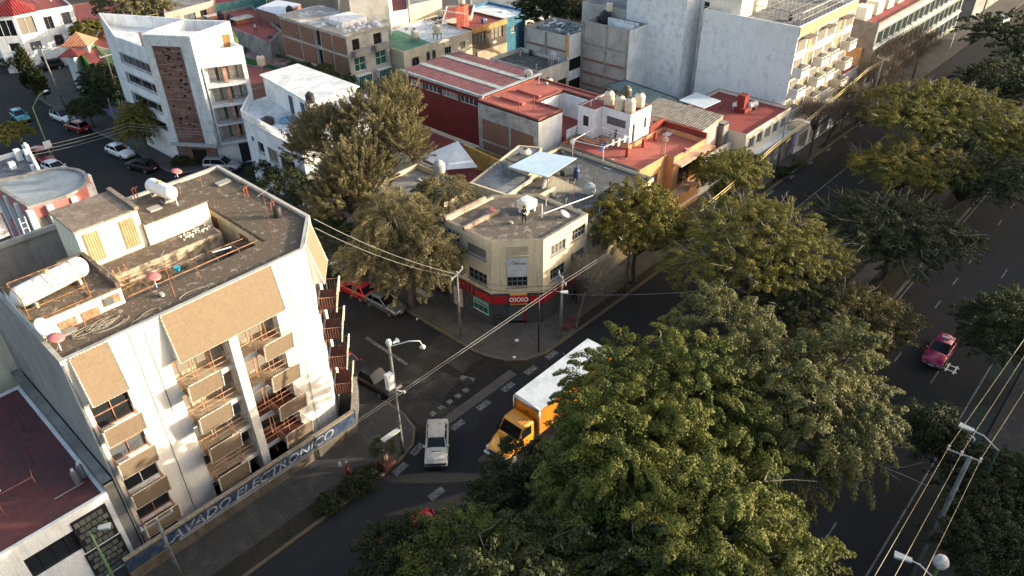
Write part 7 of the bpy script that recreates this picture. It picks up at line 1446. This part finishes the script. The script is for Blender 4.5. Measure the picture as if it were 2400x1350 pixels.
def rr(x, hw, z0, z1, e=.12): return [(x,-hw,z0),(x,-hw,z1-e),(x,-hw+e,z1),(x,0,z1+.03),(x,hw-e,z1),(x,hw,z1-e),(x,hw,z0)]
m = MB(); m.loft([rr(.15,1.0,.75,2.55), rr(.3,1.02,.75,2.62), rr(1.1,1.0,.75,2.62), rr(1.35,.96,.75,2.5), rr(1.75,.98,.75,1.72,.1), rr(2.0,.98,.65,1.66,.1)]); m.build('cab', YEL, tk, smooth=False, local=True)
m = MB(); m.loft([rr(1.95,.98,.6,1.66,.14), rr(2.5,.92,.6,1.58,.16), rr(3.0,.80,.6,1.42,.2), rr(3.25,.68,.65,1.25,.2), rr(3.3,.6,.7,1.1,.2)]); m.build('bonnet', YEL, tk, smooth=True, local=True)
m = MB(); m.add([(1.83,-.90,1.70),(1.83,.90,1.70),(1.38,.84,2.50),(1.38,-.84,2.50)], [(0,1,2,3),(3,2,1,0)]); m.build('windscreen', CARGL, tk, local=True)
for s in (-1,1):
    m = MB(); m.add([(.5,s*1.03,1.6),(1.6,s*1.01,1.6),(1.3,s*1.02,2.4),(.5,s*1.03,2.4)], [(0,1,2,3),(3,2,1,0)]); m.build('side_window', CARGL, tk, local=True)
    m = MB(); m.box(1.7,s*1.12,1.5,1.85,s*1.32,2.1); m.build('mirror', BLKP, tk, local=True)
    m = MB(); m.loft([rr(2.3,.22,.35,1.0,.1),rr(3.1,.22,.35,.95,.1)]); o = m.build('wing', YEL, tk, smooth=True, local=True); o.location = (0,s*.86,0)
    m = MB(); m.box(2.95,s*.72,.75,3.18,s*.98,.98); m.build('headlight', HEADL, tk, local=True)
    for x in (2.5,-6.2,-7.2): g = MB(); g.lathe((x,s*.98,.48), [(.34,-.14),(.48,-.12),(.48,.12),(.34,.14)], 16, axis='y'); wh = g.build('wheel', TYRE, tk, local=True); g = MB(); g.lathe((x,s*1.13,.48), [(.28,-.01),(.26,.02),(.08,.04)], 12, axis='y'); g.build('rim', RIMM, wh, local=True)
m = MB(); m.box(3.2,-.55,.7,3.34,.55,1.15); m.build('grille', CHROME, tk, local=True); m = MB(); m.box(3.2,-1.0,.4,3.45,1.0,.62); m.build('bumper', CHROME, tk, local=True); MB().box(-8.8,-.5,.55,2.6,.5,1.0).build('chassis', BLKP, tk, local=True)
m = MB(); 
for i in range(9): m.box(.35,-.86+i*.2,2.63,1.15,-.80+i*.2,2.66)
m.build('roof_ribs', YEL, tk, local=True)
# ------------------------------------------------------------ poles, lamps, wires
CPOLE = mat('pale_concrete_pole', (.20,.20,.19), .85, (.12,.12,.115), 2); GPOLE = gloss('green_painted_pole', (.12,.20,.08), .5); DPOLE = gloss('dark_green_pole', (.015,.035,.025), .5); LAMPW = gloss('lamp_head_white', (.45,.47,.46), .4)
G6 = 'concrete power poles'
def pole(name, label, b, h, r=.15, m_=CPOLE, group=G6, top=None, z0=.1, arms=1, lean=(0,0), cat='utility pole', rot=0):
    t = thing(name, label, cat, (b[0],b[1],z0), 0, group); e = (b[0]+lean[0], b[1]+lean[1]); MB().tube([(b[0],b[1],z0),(e[0],e[1],h)], [r,r*.65], 8).build('shaft', m_, t, smooth=True)
    if arms:
        m = MB(); c, s = math.cos(rot), math.sin(rot)
        for k in range(arms): z = h-.25-k*.7; m.prism([(e[0]-c*1.0-s*.05,e[1]-s*1.0+c*.05),(e[0]-c*1.0+s*.05,e[1]-s*1.0-c*.05),(e[0]+c*1.0+s*.05,e[1]+s*1.0-c*.05),(e[0]+c*1.0-s*.05,e[1]+s*1.0+c*.05)], z-.05, z+.05)
        m.build('crossarm', GREYF, t); 
        for q in (-.9,0,.9): MB().lathe((e[0]+c*q,e[1]+s*q,h-.2), [(.05,0),(.08,.08),(.04,.14),(.07,.2),(.03,.26)], 8).build('insulator', CONCL, t)
    return t
def lamp_arm(t, top, tip, m_=LAMPW, am=None, r=.04, head=(.5,.2)):
    a, b = Vector(top), Vector(tip); k = a.lerp(b,.6)+Vector((0,0,(b-a).length*.12)); MB().tube([a,k,b], r, 6).build('lamp_arm', am or m_, t, smooth=True)
    d = (b-k).normalized(); ang = math.atan2(d.y,d.x); m = MB(); c, s = math.cos(ang), math.sin(ang); L, W = head
    m.prism([(b.x-c*.1-s*W*.6,b.y-s*.1+c*W*.6),(b.x-c*.1+s*W*.6,b.y-s*.1-c*W*.6),(b.x+c*L+s*W,b.y+s*L-c*W),(b.x+c*L-s*W,b.y+s*L+c*W)], b.z-.06, b.z+.06); m.build('lamp_head', m_, t)
# lamp and camera pole at the corner pavement
cp = pole('lamp_pole', 'tall pale pole with globe lamp, loudspeaker and white box on the near corner', (22.50, 32.02), 10.3, .14, arms=0, group=None, lean=(.1,.1), cat='lamp post'); b = (22.50, 32.02); e = (b[0]+.1,b[1]+.1)
m = MB(); pts = [(e[0],e[1],10.0),(e[0]+1.0,e[1]-.9,10.35),(e[0]+1.5,e[1]-1.35,10.3),(e[0]+1.62,e[1]-1.46,9.9)]; m.tube(pts, .045, 6); m.build('lamp_arm', LAMPW, cp, smooth=True); MB().lathe((e[0]+1.62,e[1]-1.46,9.62), [(.04,0),(.17,.08),(.2,.2),(.12,.3)], 12).build('lamp_globe', LAMPW, cp, smooth=True)
m = MB(); m.lathe((e[0]+.25,e[1]-.1,10.2), [(.06,0),(.08,.2),(.2,.42)], 10, axis='x'); m.build('loudspeaker', LAMPW, cp); MB().lathe((e[0],e[1],10.1), [(.16,0),(.2,.2),(.16,.45),(.05,.5)], 10).build('siren', LAMPW, cp)
m = MB(); m.box(e[0]-.62,e[1]-.2,6.6,e[0]-.12,e[1]+.15,7.9); m.build('control_box', WHITEF, cp); m = MB(); m.tube([(e[0],e[1],6.2),(e[0]+.45,e[1]-.3,5.9)], .04, 5); m.lathe((e[0]+.5,e[1]-.35,5.75), [(.05,0),(.12,.1),(.1,.22)], 8); m.build('camera', LAMPW, cp)
m = MB(); m.box(b[0]-1.6,b[1]-.2,2.6,b[0]-.1,b[1]+.2,2.68); m.build('flat_lamp', LAMPW, cp)
pole('power_pole', 'weathered concrete pole on the pavement left of the corner shop', (34.99, 38.80), 6.9, .13, lean=(0,0), arms=1, rot=.3)
pole('power_pole', 'weathered concrete pole on the pavement right of the corner shop', (40.60, 32.05), 6.6, .14, arms=1, rot=1.0)
p_ = pole('lamp_post', 'thin black lamp post before the corner shop door', (37.86, 32.21), 6.3, .07, BLKP, 'thin street lamps', arms=0, cat='lamp post'); b = (37.86, 32.21); lamp_arm(p_, (b[0],b[1],6.2), (b[0]+1.3,b[1]-1.3,6.3), LAMPW, BLKP)
pole('power_pole', 'pale concrete pole beside the golden street tree', (50.34, 31.95), 6.2, .15, arms=0)
p_ = pole('lamp_post', 'green lamp post with a bent arm and a square sign on the far left street', (24.81, 102.37), 8.2, .09, GPOLE, 'thin street lamps', arms=0, cat='lamp post'); b = (24.81, 102.37); lamp_arm(p_, (b[0],b[1],8.1), (b[0]+2.2,b[1]+1.3,9.2), LAMPW, GPOLE, .05); m = MB(); m.obox((b[0]-.45,b[1]-.15), (b[0]+.45,b[1]-.15), .04, 2.9, 3.8); m.build('sign_plate', WHITEF, p_)
pole('power_pole', 'leaning concrete pole with a crossarm on the far left pavement', (33.91, 122.63), 9.5, .14, arms=1, rot=2.2, lean=(-.3,.5)); pole('power_pole', 'concrete pole with a cross shaped arm beside the dark bushy tree', (39.36, 115.29), 8.6, .14, arms=1, rot=.2)
pole('power_pole', 'short plain concrete pole before the conifer like tree', (34.17, 104.30), 6.2, .12, arms=0); pole('power_pole', 'concrete pole in front of the stone panel apartment garage', (40.88, 88.47), 6.2, .14, arms=0); pole('power_pole', 'concrete pole rising behind the white corner house', (63.95, 102.84), 8.8, .14, arms=1, rot=.1)
p_ = pole('lamp_post', 'slanting lamp post tip beyond the apartment chamfer balconies', (29.49, 50.22), 4.9, .06, LAMPW, 'thin street lamps', arms=0, cat='lamp post'); b = (29.49, 50.22); lamp_arm(p_, (b[0],b[1],4.8), (b[0]+.7,b[1]-.3,5.3), LAMPW, GPOLE)
p_ = pole('lamp_post', 'green pole with a white flat lamp at the bottom left corner', (3.43, 35.07), 7.0, .09, GPOLE, 'thin street lamps', arms=0, cat='lamp post'); b = (3.43, 35.07); lamp_arm(p_, (b[0],b[1],6.9), (b[0]+.5,b[1]-.3,7.1), LAMPW, GPOLE, .04)
pole('power_pole', 'pole with tangled wiring before the lower balconies of the apartment block', (6.56, 34.54), 5.6, .13, arms=1, rot=0)
pole('power_pole', 'tall concrete pole beside the red drum on the avenue pavement', (108.99, 31.72), 8.6, .14, arms=1, rot=1.2); p_ = pole('lamp_post', 'green lamp post near the pedestrian on the avenue pavement', (103.98, 31.54), 5.0, .08, DPOLE, 'thin street lamps', arms=0, cat='lamp post')
p_ = pole('lamp_post', 'dark green lamp post before the red roofed shops', (80.67, 31.97), 7.8, .08, DPOLE, 'thin street lamps', arms=0, cat='lamp post'); b = (80.67, 31.97); lamp_arm(p_, (b[0],b[1],7.7), (b[0]+1.0,b[1]-1.8,8.0), LAMPW, DPOLE)
pole('power_pole', 'far pale pole at the corner with the orange kerb at the top right', (161.13, 32.03), 7.0, .2, arms=0); p_ = pole('lamp_post', 'thin red banded pole at the far junction', (143.40, 31.58), 4.5, .08, WHITEF, 'thin street lamps', arms=0, cat='lamp post')
m = MB(); c = (149.06, 33.03); m.box(c[0]-.12,c[1]-.12,3.0,c[0]+.12,c[1]+.12,4.2)
# big power poles and lamps by the cycle lane
bx = (35.88, 0.95); t = thing('power_pole', 'concrete power pole with a long crossarm and three wires at the lower right', 'utility pole', (bx[0],bx[1],.1), 0, G6); MB().tube([(bx[0],bx[1],.1),(bx[0],bx[1],11.4)], [.17,.11], 8).build('shaft', CPOLE, t, smooth=True)
ca = [(*(35.80, 2.01),11.3),(*(36.07, 0.43),11.3)]; m = MB(); m.tube(ca, .05, 5); m.build('crossarm', GREYF, t)
WS = [(35.74, 1.98), (35.74, 1.35), (35.89, 0.49)]
for w_ in WS: MB().lathe((*w_,11.35), [(.05,0),(.09,.1),(.04,.2),(.08,.3)], 8).build('insulator', CONCL, t)
for tip, top, lb in (((41.13, 1.58), (41.16, -0.01), 'street lamp with a flat white head above the bicycle symbol'), ((29.67, 1.18), (29.97, 0.05), 'street lamp with a flat white head at the bottom right edge')):
    t = thing('street_lamp', lb, 'street lamp', (top[0],top[1],.1), 0, 'street lamps by the cycle lane'); MB().tube([(top[0],top[1],.1),(top[0],top[1],8.4)], [.1,.06], 8).build('shaft', DPOLE, t, smooth=True); lamp_arm(t, (*top,8.4), (*tip,9.0), LAMPW, LAMPW, .04, (.7,.2))
c = (30.92, 0.01); t = thing('globe_lamp', 'white globe lamp on a green pole at the bottom right edge', 'lamp', (c[0],c[1],.1)); MB().tube([(c[0],c[1],.1),(c[0],c[1],8.3)], .08, 8).build('shaft', GPOLE, t); MB().lathe((c[0],c[1],8.3), [(.15,0),(.33,.12),(.38,.35),(.28,.6),(.05,.7)], 14).build('globe', mat('dirty_white_globe', (.6,.58,.54), .6, (.4,.37,.33), 5), t, smooth=True)
def wire(pts, r, sag, m_, label, group, n=10):
    mb = MB()
    for a, b in zip(pts[:-1], pts[1:]):
        a, b = Vector(a), Vector(b); mb.tube([a.lerp(b, i/n)-Vector((0,0,sag*4*(i/n)*(1-i/n))) for i in range(n+1)], r, 3)
    return tag(mb.build('overhead_wire', m_), label, 'wire', group)
WIREM = mat('bare_metal_wire', (.30,.26,.17), .6); WIRED = mat('dark_wire', (.03,.03,.03), .7); WIREG = mat('grey_cable', (.27,.27,.25), .7)
ends = [(49.08, 1.40), (47.31, 0.98), (43.80, 0.16)]; lows = [(25.27, 1.94), (25.87, 1.28), (26.72, 0.34)]
for w_, e_, l_, lb in zip(WS, ends, lows, ('left','middle','right')):
    ev = Vector(w_)+(Vector(e_)-Vector(w_))*2.2; lv = Vector(w_)+(Vector(l_)-Vector(w_))*1.4
    wire([(lv.x,lv.y,11.6),(*w_,11.65),(ev.x,ev.y,11.4)], .014, .12, WIREM, 'power wire along the cycle lane, the %s of the three' % lb, 'three power wires by the cycle lane')
# pair of pale cables crossing the junction
s1, s2 = (19.40, 32.49), (40.56, 31.47)
for k, lb in ((0,'upper'),(.35,'lower')):
    a = Vector((*(18.24, 32.62),5.0-k*.3)); c = Vector((*(39.99, 31.68),6.5-k*.9)); m0 = Vector((*(6.83, 32.42),5.4-k*.4)); far = Vector((*(66.82, 31.67),6.4-k*.4))
    wire([m0, c, far], .02, .12, WIREG, 'pale cable crossing the junction in front of the corner shop, the %s one' % lb, 'pale cables over the junction')
wire([(*(25.47, 43.42),14.2),(*(34.93, 38.78),6.7)], .02, .5, WIREG, 'cable from the apartment roof to the pole left of the corner shop, the upper one', 'cables to the corner pole'); wire([(*(25.84, 44.23),13.0),(*(34.92, 38.79),6.4)], .02, .6, WIREG, 'cable from the apartment roof to the pole left of the corner shop, the lower one', 'cables to the corner pole')
wire([(*(34.81, 38.66),6.5),(*(39.81, 31.75),6.3)], .025, .5, WIRED, 'dark cable slung across the corner shop front, the upper one', 'dark cables on the shop front'); wire([(*(34.67, 38.53),6.2),(*(39.71, 31.66),6.1)], .022, .7, WIRED, 'dark cable slung across the corner shop front, the lower one', 'dark cables on the shop front')
for k in range(3): wire([(*(20.67, 94.64),6.3-k*.4),(*(32.01, 93.52),6.3-k*.4),(*(39.46, 82.51),6.2-k*.4)], .018, .25, WIREG, 'thin wire across the far left street, %s of three' % ('top','middle','bottom')[k], 'thin wires over the far street')
wire([(*(27.99, 107.42),8.6),(*(36.65, 106.67),8.5),(*(38.90, 83.53),6.2)], .018, .4, WIRED, 'thin dark wire from the leaning pole past the stone panel apartment', None)
for k in range(2): wire([(*(58.62, 29.81),6.4-k*.35),(*(76.46, 31.26),6.4-k*.35),(*(109.06, 33.39),6.6-k*.35),(*(135.62, 32.92),6.6-k*.35)], .05, .25, mat('sunlit_yellow_cable', (.50,.40,.16), .6), 'thick pale yellow cable along the avenue pavement, %s' % ('upper','lower')[k], 'thick cables along the avenue')  # cables in a pale yellow colour
wire([(*(39.57, 30.64),6.0),(*(45.58, 18.86),9)], .012, .3, WIREG, 'thin wire from the corner pole into the big trees', None)
wire([(*(23.32, 32.21),5.2),(*(25.34, 31.98),5.2)], .02, .1, WIRED, 'short thin guy wire beside the near corner pole', None)
# street furniture
c = (38.27, 37.44); t = thing('litter_bin', 'dark round litter bin beside the corner shop door', 'bin', (c[0],c[1],.15)); MB().lathe((c[0],c[1],.15), [(.22,0),(.27,.1),(.27,.85),(.24,.9)], 14).build('body', gloss('dark_blue_bin', (.03,.035,.05), .5), t, smooth=True); MB().lathe((c[0],c[1],1.0), [(.27,0),(.25,.15),(.12,.28)], 14).build('lid', BLKP, t, smooth=True)
c = (107.30, 31.48); t = thing('drum', 'bright red drum lying on the avenue kerb beside the tall pole', 'drum', (c[0],c[1],.15)); MB().lathe((c[0],c[1]-.5,.6), [(.4,-.6),(.44,-.5),(.44,.5),(.4,.6)], 14, axis='x').build('body', gloss('bright_red_plastic', (.65,.01,.03), .4), t, smooth=True); m = MB(); m.box(c[0]-.5,c[1]+.1,.15,c[0]+1.1,c[1]+1.1,1.0); tag(m.build('planter_box', mat('dark_red_paint', (.24,.04,.03), .8)), 'dark red box standing behind the red drum', 'box')
m = MB(); c = (42.51, 32.68); m.box(c[0]-.8,c[1]-.5,.15,c[0]+.8,c[1]+.5,.22)
for s in (-1,1): m.box(c[0]+s*.75-.05,c[1]-.5,.15,c[0]+s*.75+.05,c[1]+.5,.6)
tag(m.build('brick_planter', mat('brick_red_planter', (.13,.055,.04), .9)), 'low open brick planter at the foot of the bare tree', 'planter')
for i, (c, lb) in enumerate((((37.74, 34.62),'white plastic bag lying on the corner pavement'),((35.89, 33.23),'small pale scrap on the kerb of the rounded corner'),((34.10, 43.57),'white scrap on the side street beside the kerb'))):
    m = MB(); m.lathe((c[0],c[1],.16 if i < 2 else .02), [(.16-.04*i,0),(.2-.05*i,.08),(.08,.16)], 7); tag(m.build('litter', WHITEF), lb, 'litter')
# ------------------------------------------------------------ people
SKIN = mat('skin', (.30,.17,.11), .6); HAIRB = mat('black_hair', (.012,.010,.009), .7); HAIRG = mat('grey_hair', (.35,.34,.33), .8)
def person(label, c, z, ang, h, top, legs, hair, pose='stand', skirt=None, hold=None, group=None):
    t = thing('person', label, 'person', (c[0],c[1],z), ang, group); k = h/1.75
    J = dict(pel=(0,0,.93), wst=(0,0,1.08), chs=(.02,0,1.30), nck=(.02,0,1.46), hd0=(.03,0,1.56), hd1=(.04,0,1.68))
    st = .10 if pose == 'stand' else .30
    L = {'pel': (.13,.11), 'wst': (.13,.10), 'chs': (.16,.11), 'nck': (.055,.055), 'hd0': (.085,.09), 'hd1': (.09,.10)}
    verts, edges, rad = [], [], []
    def add(p, r, par=None):
        verts.append(tuple(q*k for q in p)); rad.append(tuple(q*k for q in r)); 
        if par is not None: edges.append((par, len(verts)-1))
        return len(verts)-1
    p0 = add(J['pel'], L['pel']); p1 = add(J['wst'], L['wst'], p0); p2 = add(J['chs'], L['chs'], p1); p3 = add(J['nck'], L['nck'], p2); p4 = add(J['hd0'], L['hd0'], p3); p5 = add(J['hd1'], L['hd1'], p4)
    hands = []
    for s in (-1, 1):
        f = st*s*(1 if pose == 'walk' else 0); sx = .12*s if pose == 'stand' else .09*s
        a = add((.0,s*.10,.86), (.09,.09), p0); b = add((f*.5+.02,sx+s*.02,.50), (.06,.065), a); e = add((f*.9-.01,sx+s*.04,.10), (.04,.042), b); add((f*.9+.13,sx+s*.05,.04), (.035,.03), e)
        sh_ = add((.0,s*.17,1.40), (.055,.055), p2)
        if pose == 'stand': el = add((.02,s*.24,1.14), (.042,.042), sh_); wr = add((.22,s*.12,1.16), (.03,.03), el); hp_ = (.30,s*.07,1.18)
        else: el = add((-f*.5,s*.22,1.14), (.042,.042), sh_); wr = add((-f*.6+.08,s*.24,.92), (.03,.03), el); hp_ = (-f*.6+.12,s*.24,.84)
        h_ = add(hp_, (.032,.018), wr); d = (Vector(hp_)-Vector(verts[wr])/k).normalized(); hands.append(hp_)
        for j, (ln, of) in enumerate(((.07,-.03),(.085,-.01),(.08,.01),(.06,.03))):
            q = add((hp_[0]+d.x*.035, hp_[1]+of*.8, hp_[2]+d.z*.035), (.010,.010), h_); add((hp_[0]+d.x*(.035+ln), hp_[1]+of, hp_[2]+d.z*(.035+ln)-.015), (.008,.008), q)
        q = add((hp_[0]+.01, hp_[1]-s*.04, hp_[2]+.01), (.011,.011), h_); add((hp_[0]+.035, hp_[1]-s*.055, hp_[2]+.0), (.009,.009), q)
    me = bpy.data.meshes.new('body'); me.from_pydata(verts, edges, []); o = bpy.data.objects.new('body', me); COL.objects.link(o); o.parent = t
    md = o.modifiers.new('skin', 'SKIN'); sv_ = me.skin_vertices[0].data
    for i, r in enumerate(rad): sv_[i].radius = r
    sv_[0].use_root = True; md2 = o.modifiers.new('sub', 'SUBSURF'); md2.levels = 2; md2.render_levels = 2
    bpy.context.view_layer.update(); dg = bpy.context.evaluated_depsgraph_get(); nm = bpy.data.meshes.new_from_object(o.evaluated_get(dg)); o.modifiers.clear(); o.data = nm
    nm.materials.clear(); [nm.materials.append(x) for x in (SKIN, top, legs, BLKP)]
    idx = []
    for p in nm.polygons:
        c_ = p.center/k; z_ = c_.z; armz = (abs(c_.y) > .20 or c_.x > .17) and z_ > .8
        i_ = 0
        if z_ < .09: i_ = 3
        elif z_ < .95 and not armz: i_ = 2
        elif z_ < 1.47 and not armz: i_ = 1
        elif armz and z_ > 1.2: i_ = 1
        elif armz and pose == 'stand' and c_.x < .2: i_ = 1
        idx.append(i_)
    nm.polygons.foreach_set('material_index', idx); nm.polygons.foreach_set('use_smooth', [True]*len(idx))
    # hair cap, face details
    m = MB(); m.lathe((.02*k,0,1.62*k), [(.098*k,0),(.108*k,.06*k),(.09*k,.12*k),(.04*k,.15*k),(.005,.155*k)], 12); m.build('hair', hair, t, smooth=True, local=True)
    m = MB(); m.add([(.125*k,-.015*k,1.60*k),(.125*k,.015*k,1.60*k),(.155*k,0,1.60*k),(.125*k,0,1.645*k)], [(0,1,2),(0,2,3),(1,3,2),(0,3,1)]); m.build('nose', SKIN, t, local=True)
    for s in (-1,1): MB().lathe((.122*k,s*.035*k,1.645*k), [(.003,0),(.010*k,.002),(.003,.006)], 6, axis='x').build('eye', HAIRB, t, local=True); MB().lathe((.03*k,s*.098*k,1.61*k), [(.008*k,-.008),(.02*k,0),(.008*k,.008)], 6, axis='y').build('ear', SKIN, t, local=True)
    MB().box(.118*k,-.022*k,1.565*k,.126*k,.022*k,1.572*k).build('mouth', mat('lips', (.22,.08,.06), .6), t, local=True)
    if skirt: m = MB(); m.lathe((0,0,.42*k), [(.24*k,0),(.2*k,.25*k),(.145*k,.6*k)], 12); m.build('skirt', skirt, t, smooth=True, local=True)
    return t, hands, k
BLKC = mat('black_cloth', (.012,.012,.014), .9); REDC = mat('dark_red_dress', (.20,.02,.03), .9); WHC = mat('pale_shirt', (.5,.5,.52), .9)
rc = (42.53, 38.02)
pr, hd_, kk = person('person in black standing on the corner shop roof holding a drone controller', rc, 8.53, -2.2, 1.78, BLKC, BLKC, HAIRB)
m = MB(); m.box(.28,-.10,1.18,.42,.10,1.23); tag(m.build('drone_controller', WHITEF), 'small pale controller held in the hands of the person on the roof', 'controller'); oc = bpy.data.objects['drone_controller']; oc.location = (rc[0], rc[1], 8.55); oc.rotation_euler = (0,0,-2.2)
person('elderly person in a dark red dress walking along the hedge on the near pavement', (18.42, 33.12), .16, -.9, 1.6, REDC, SKIN, HAIRG, 'walk', REDC)
c = (18.55, 33.79); m = MB(); m.lathe((c[0]-.1,c[1]+.3,.6), [(.05,0),(.13,.05),(.12,.3),(.03,.36)], 8); tag(m.build('carrier_bag', WHC), 'pale carrier bag in the hand of the person in the red dress', 'bag')
person('person in black standing in the shade behind the bare tree by the corner shop', (45.62, 34.42), .16, .8, 1.75, BLKC, BLKC, HAIRB, 'walk')
person('person in dark clothes walking on the far avenue pavement by the garage front', (107.61, 33.31), .16, 2.4, 1.72, BLKC, BLKC, HAIRB, 'walk')
person('person in a pale top standing on the long red roof near the junk table', (63.63, 115.99), 6.2, -1.2, 1.7, WHC, BLKC, HAIRB, 'walk')
person('person inside the corner shop doorway in a dark red top', (40.90, 36.91), .16, -2.3, 1.7, REDC, BLKC, HAIRB, 'walk')
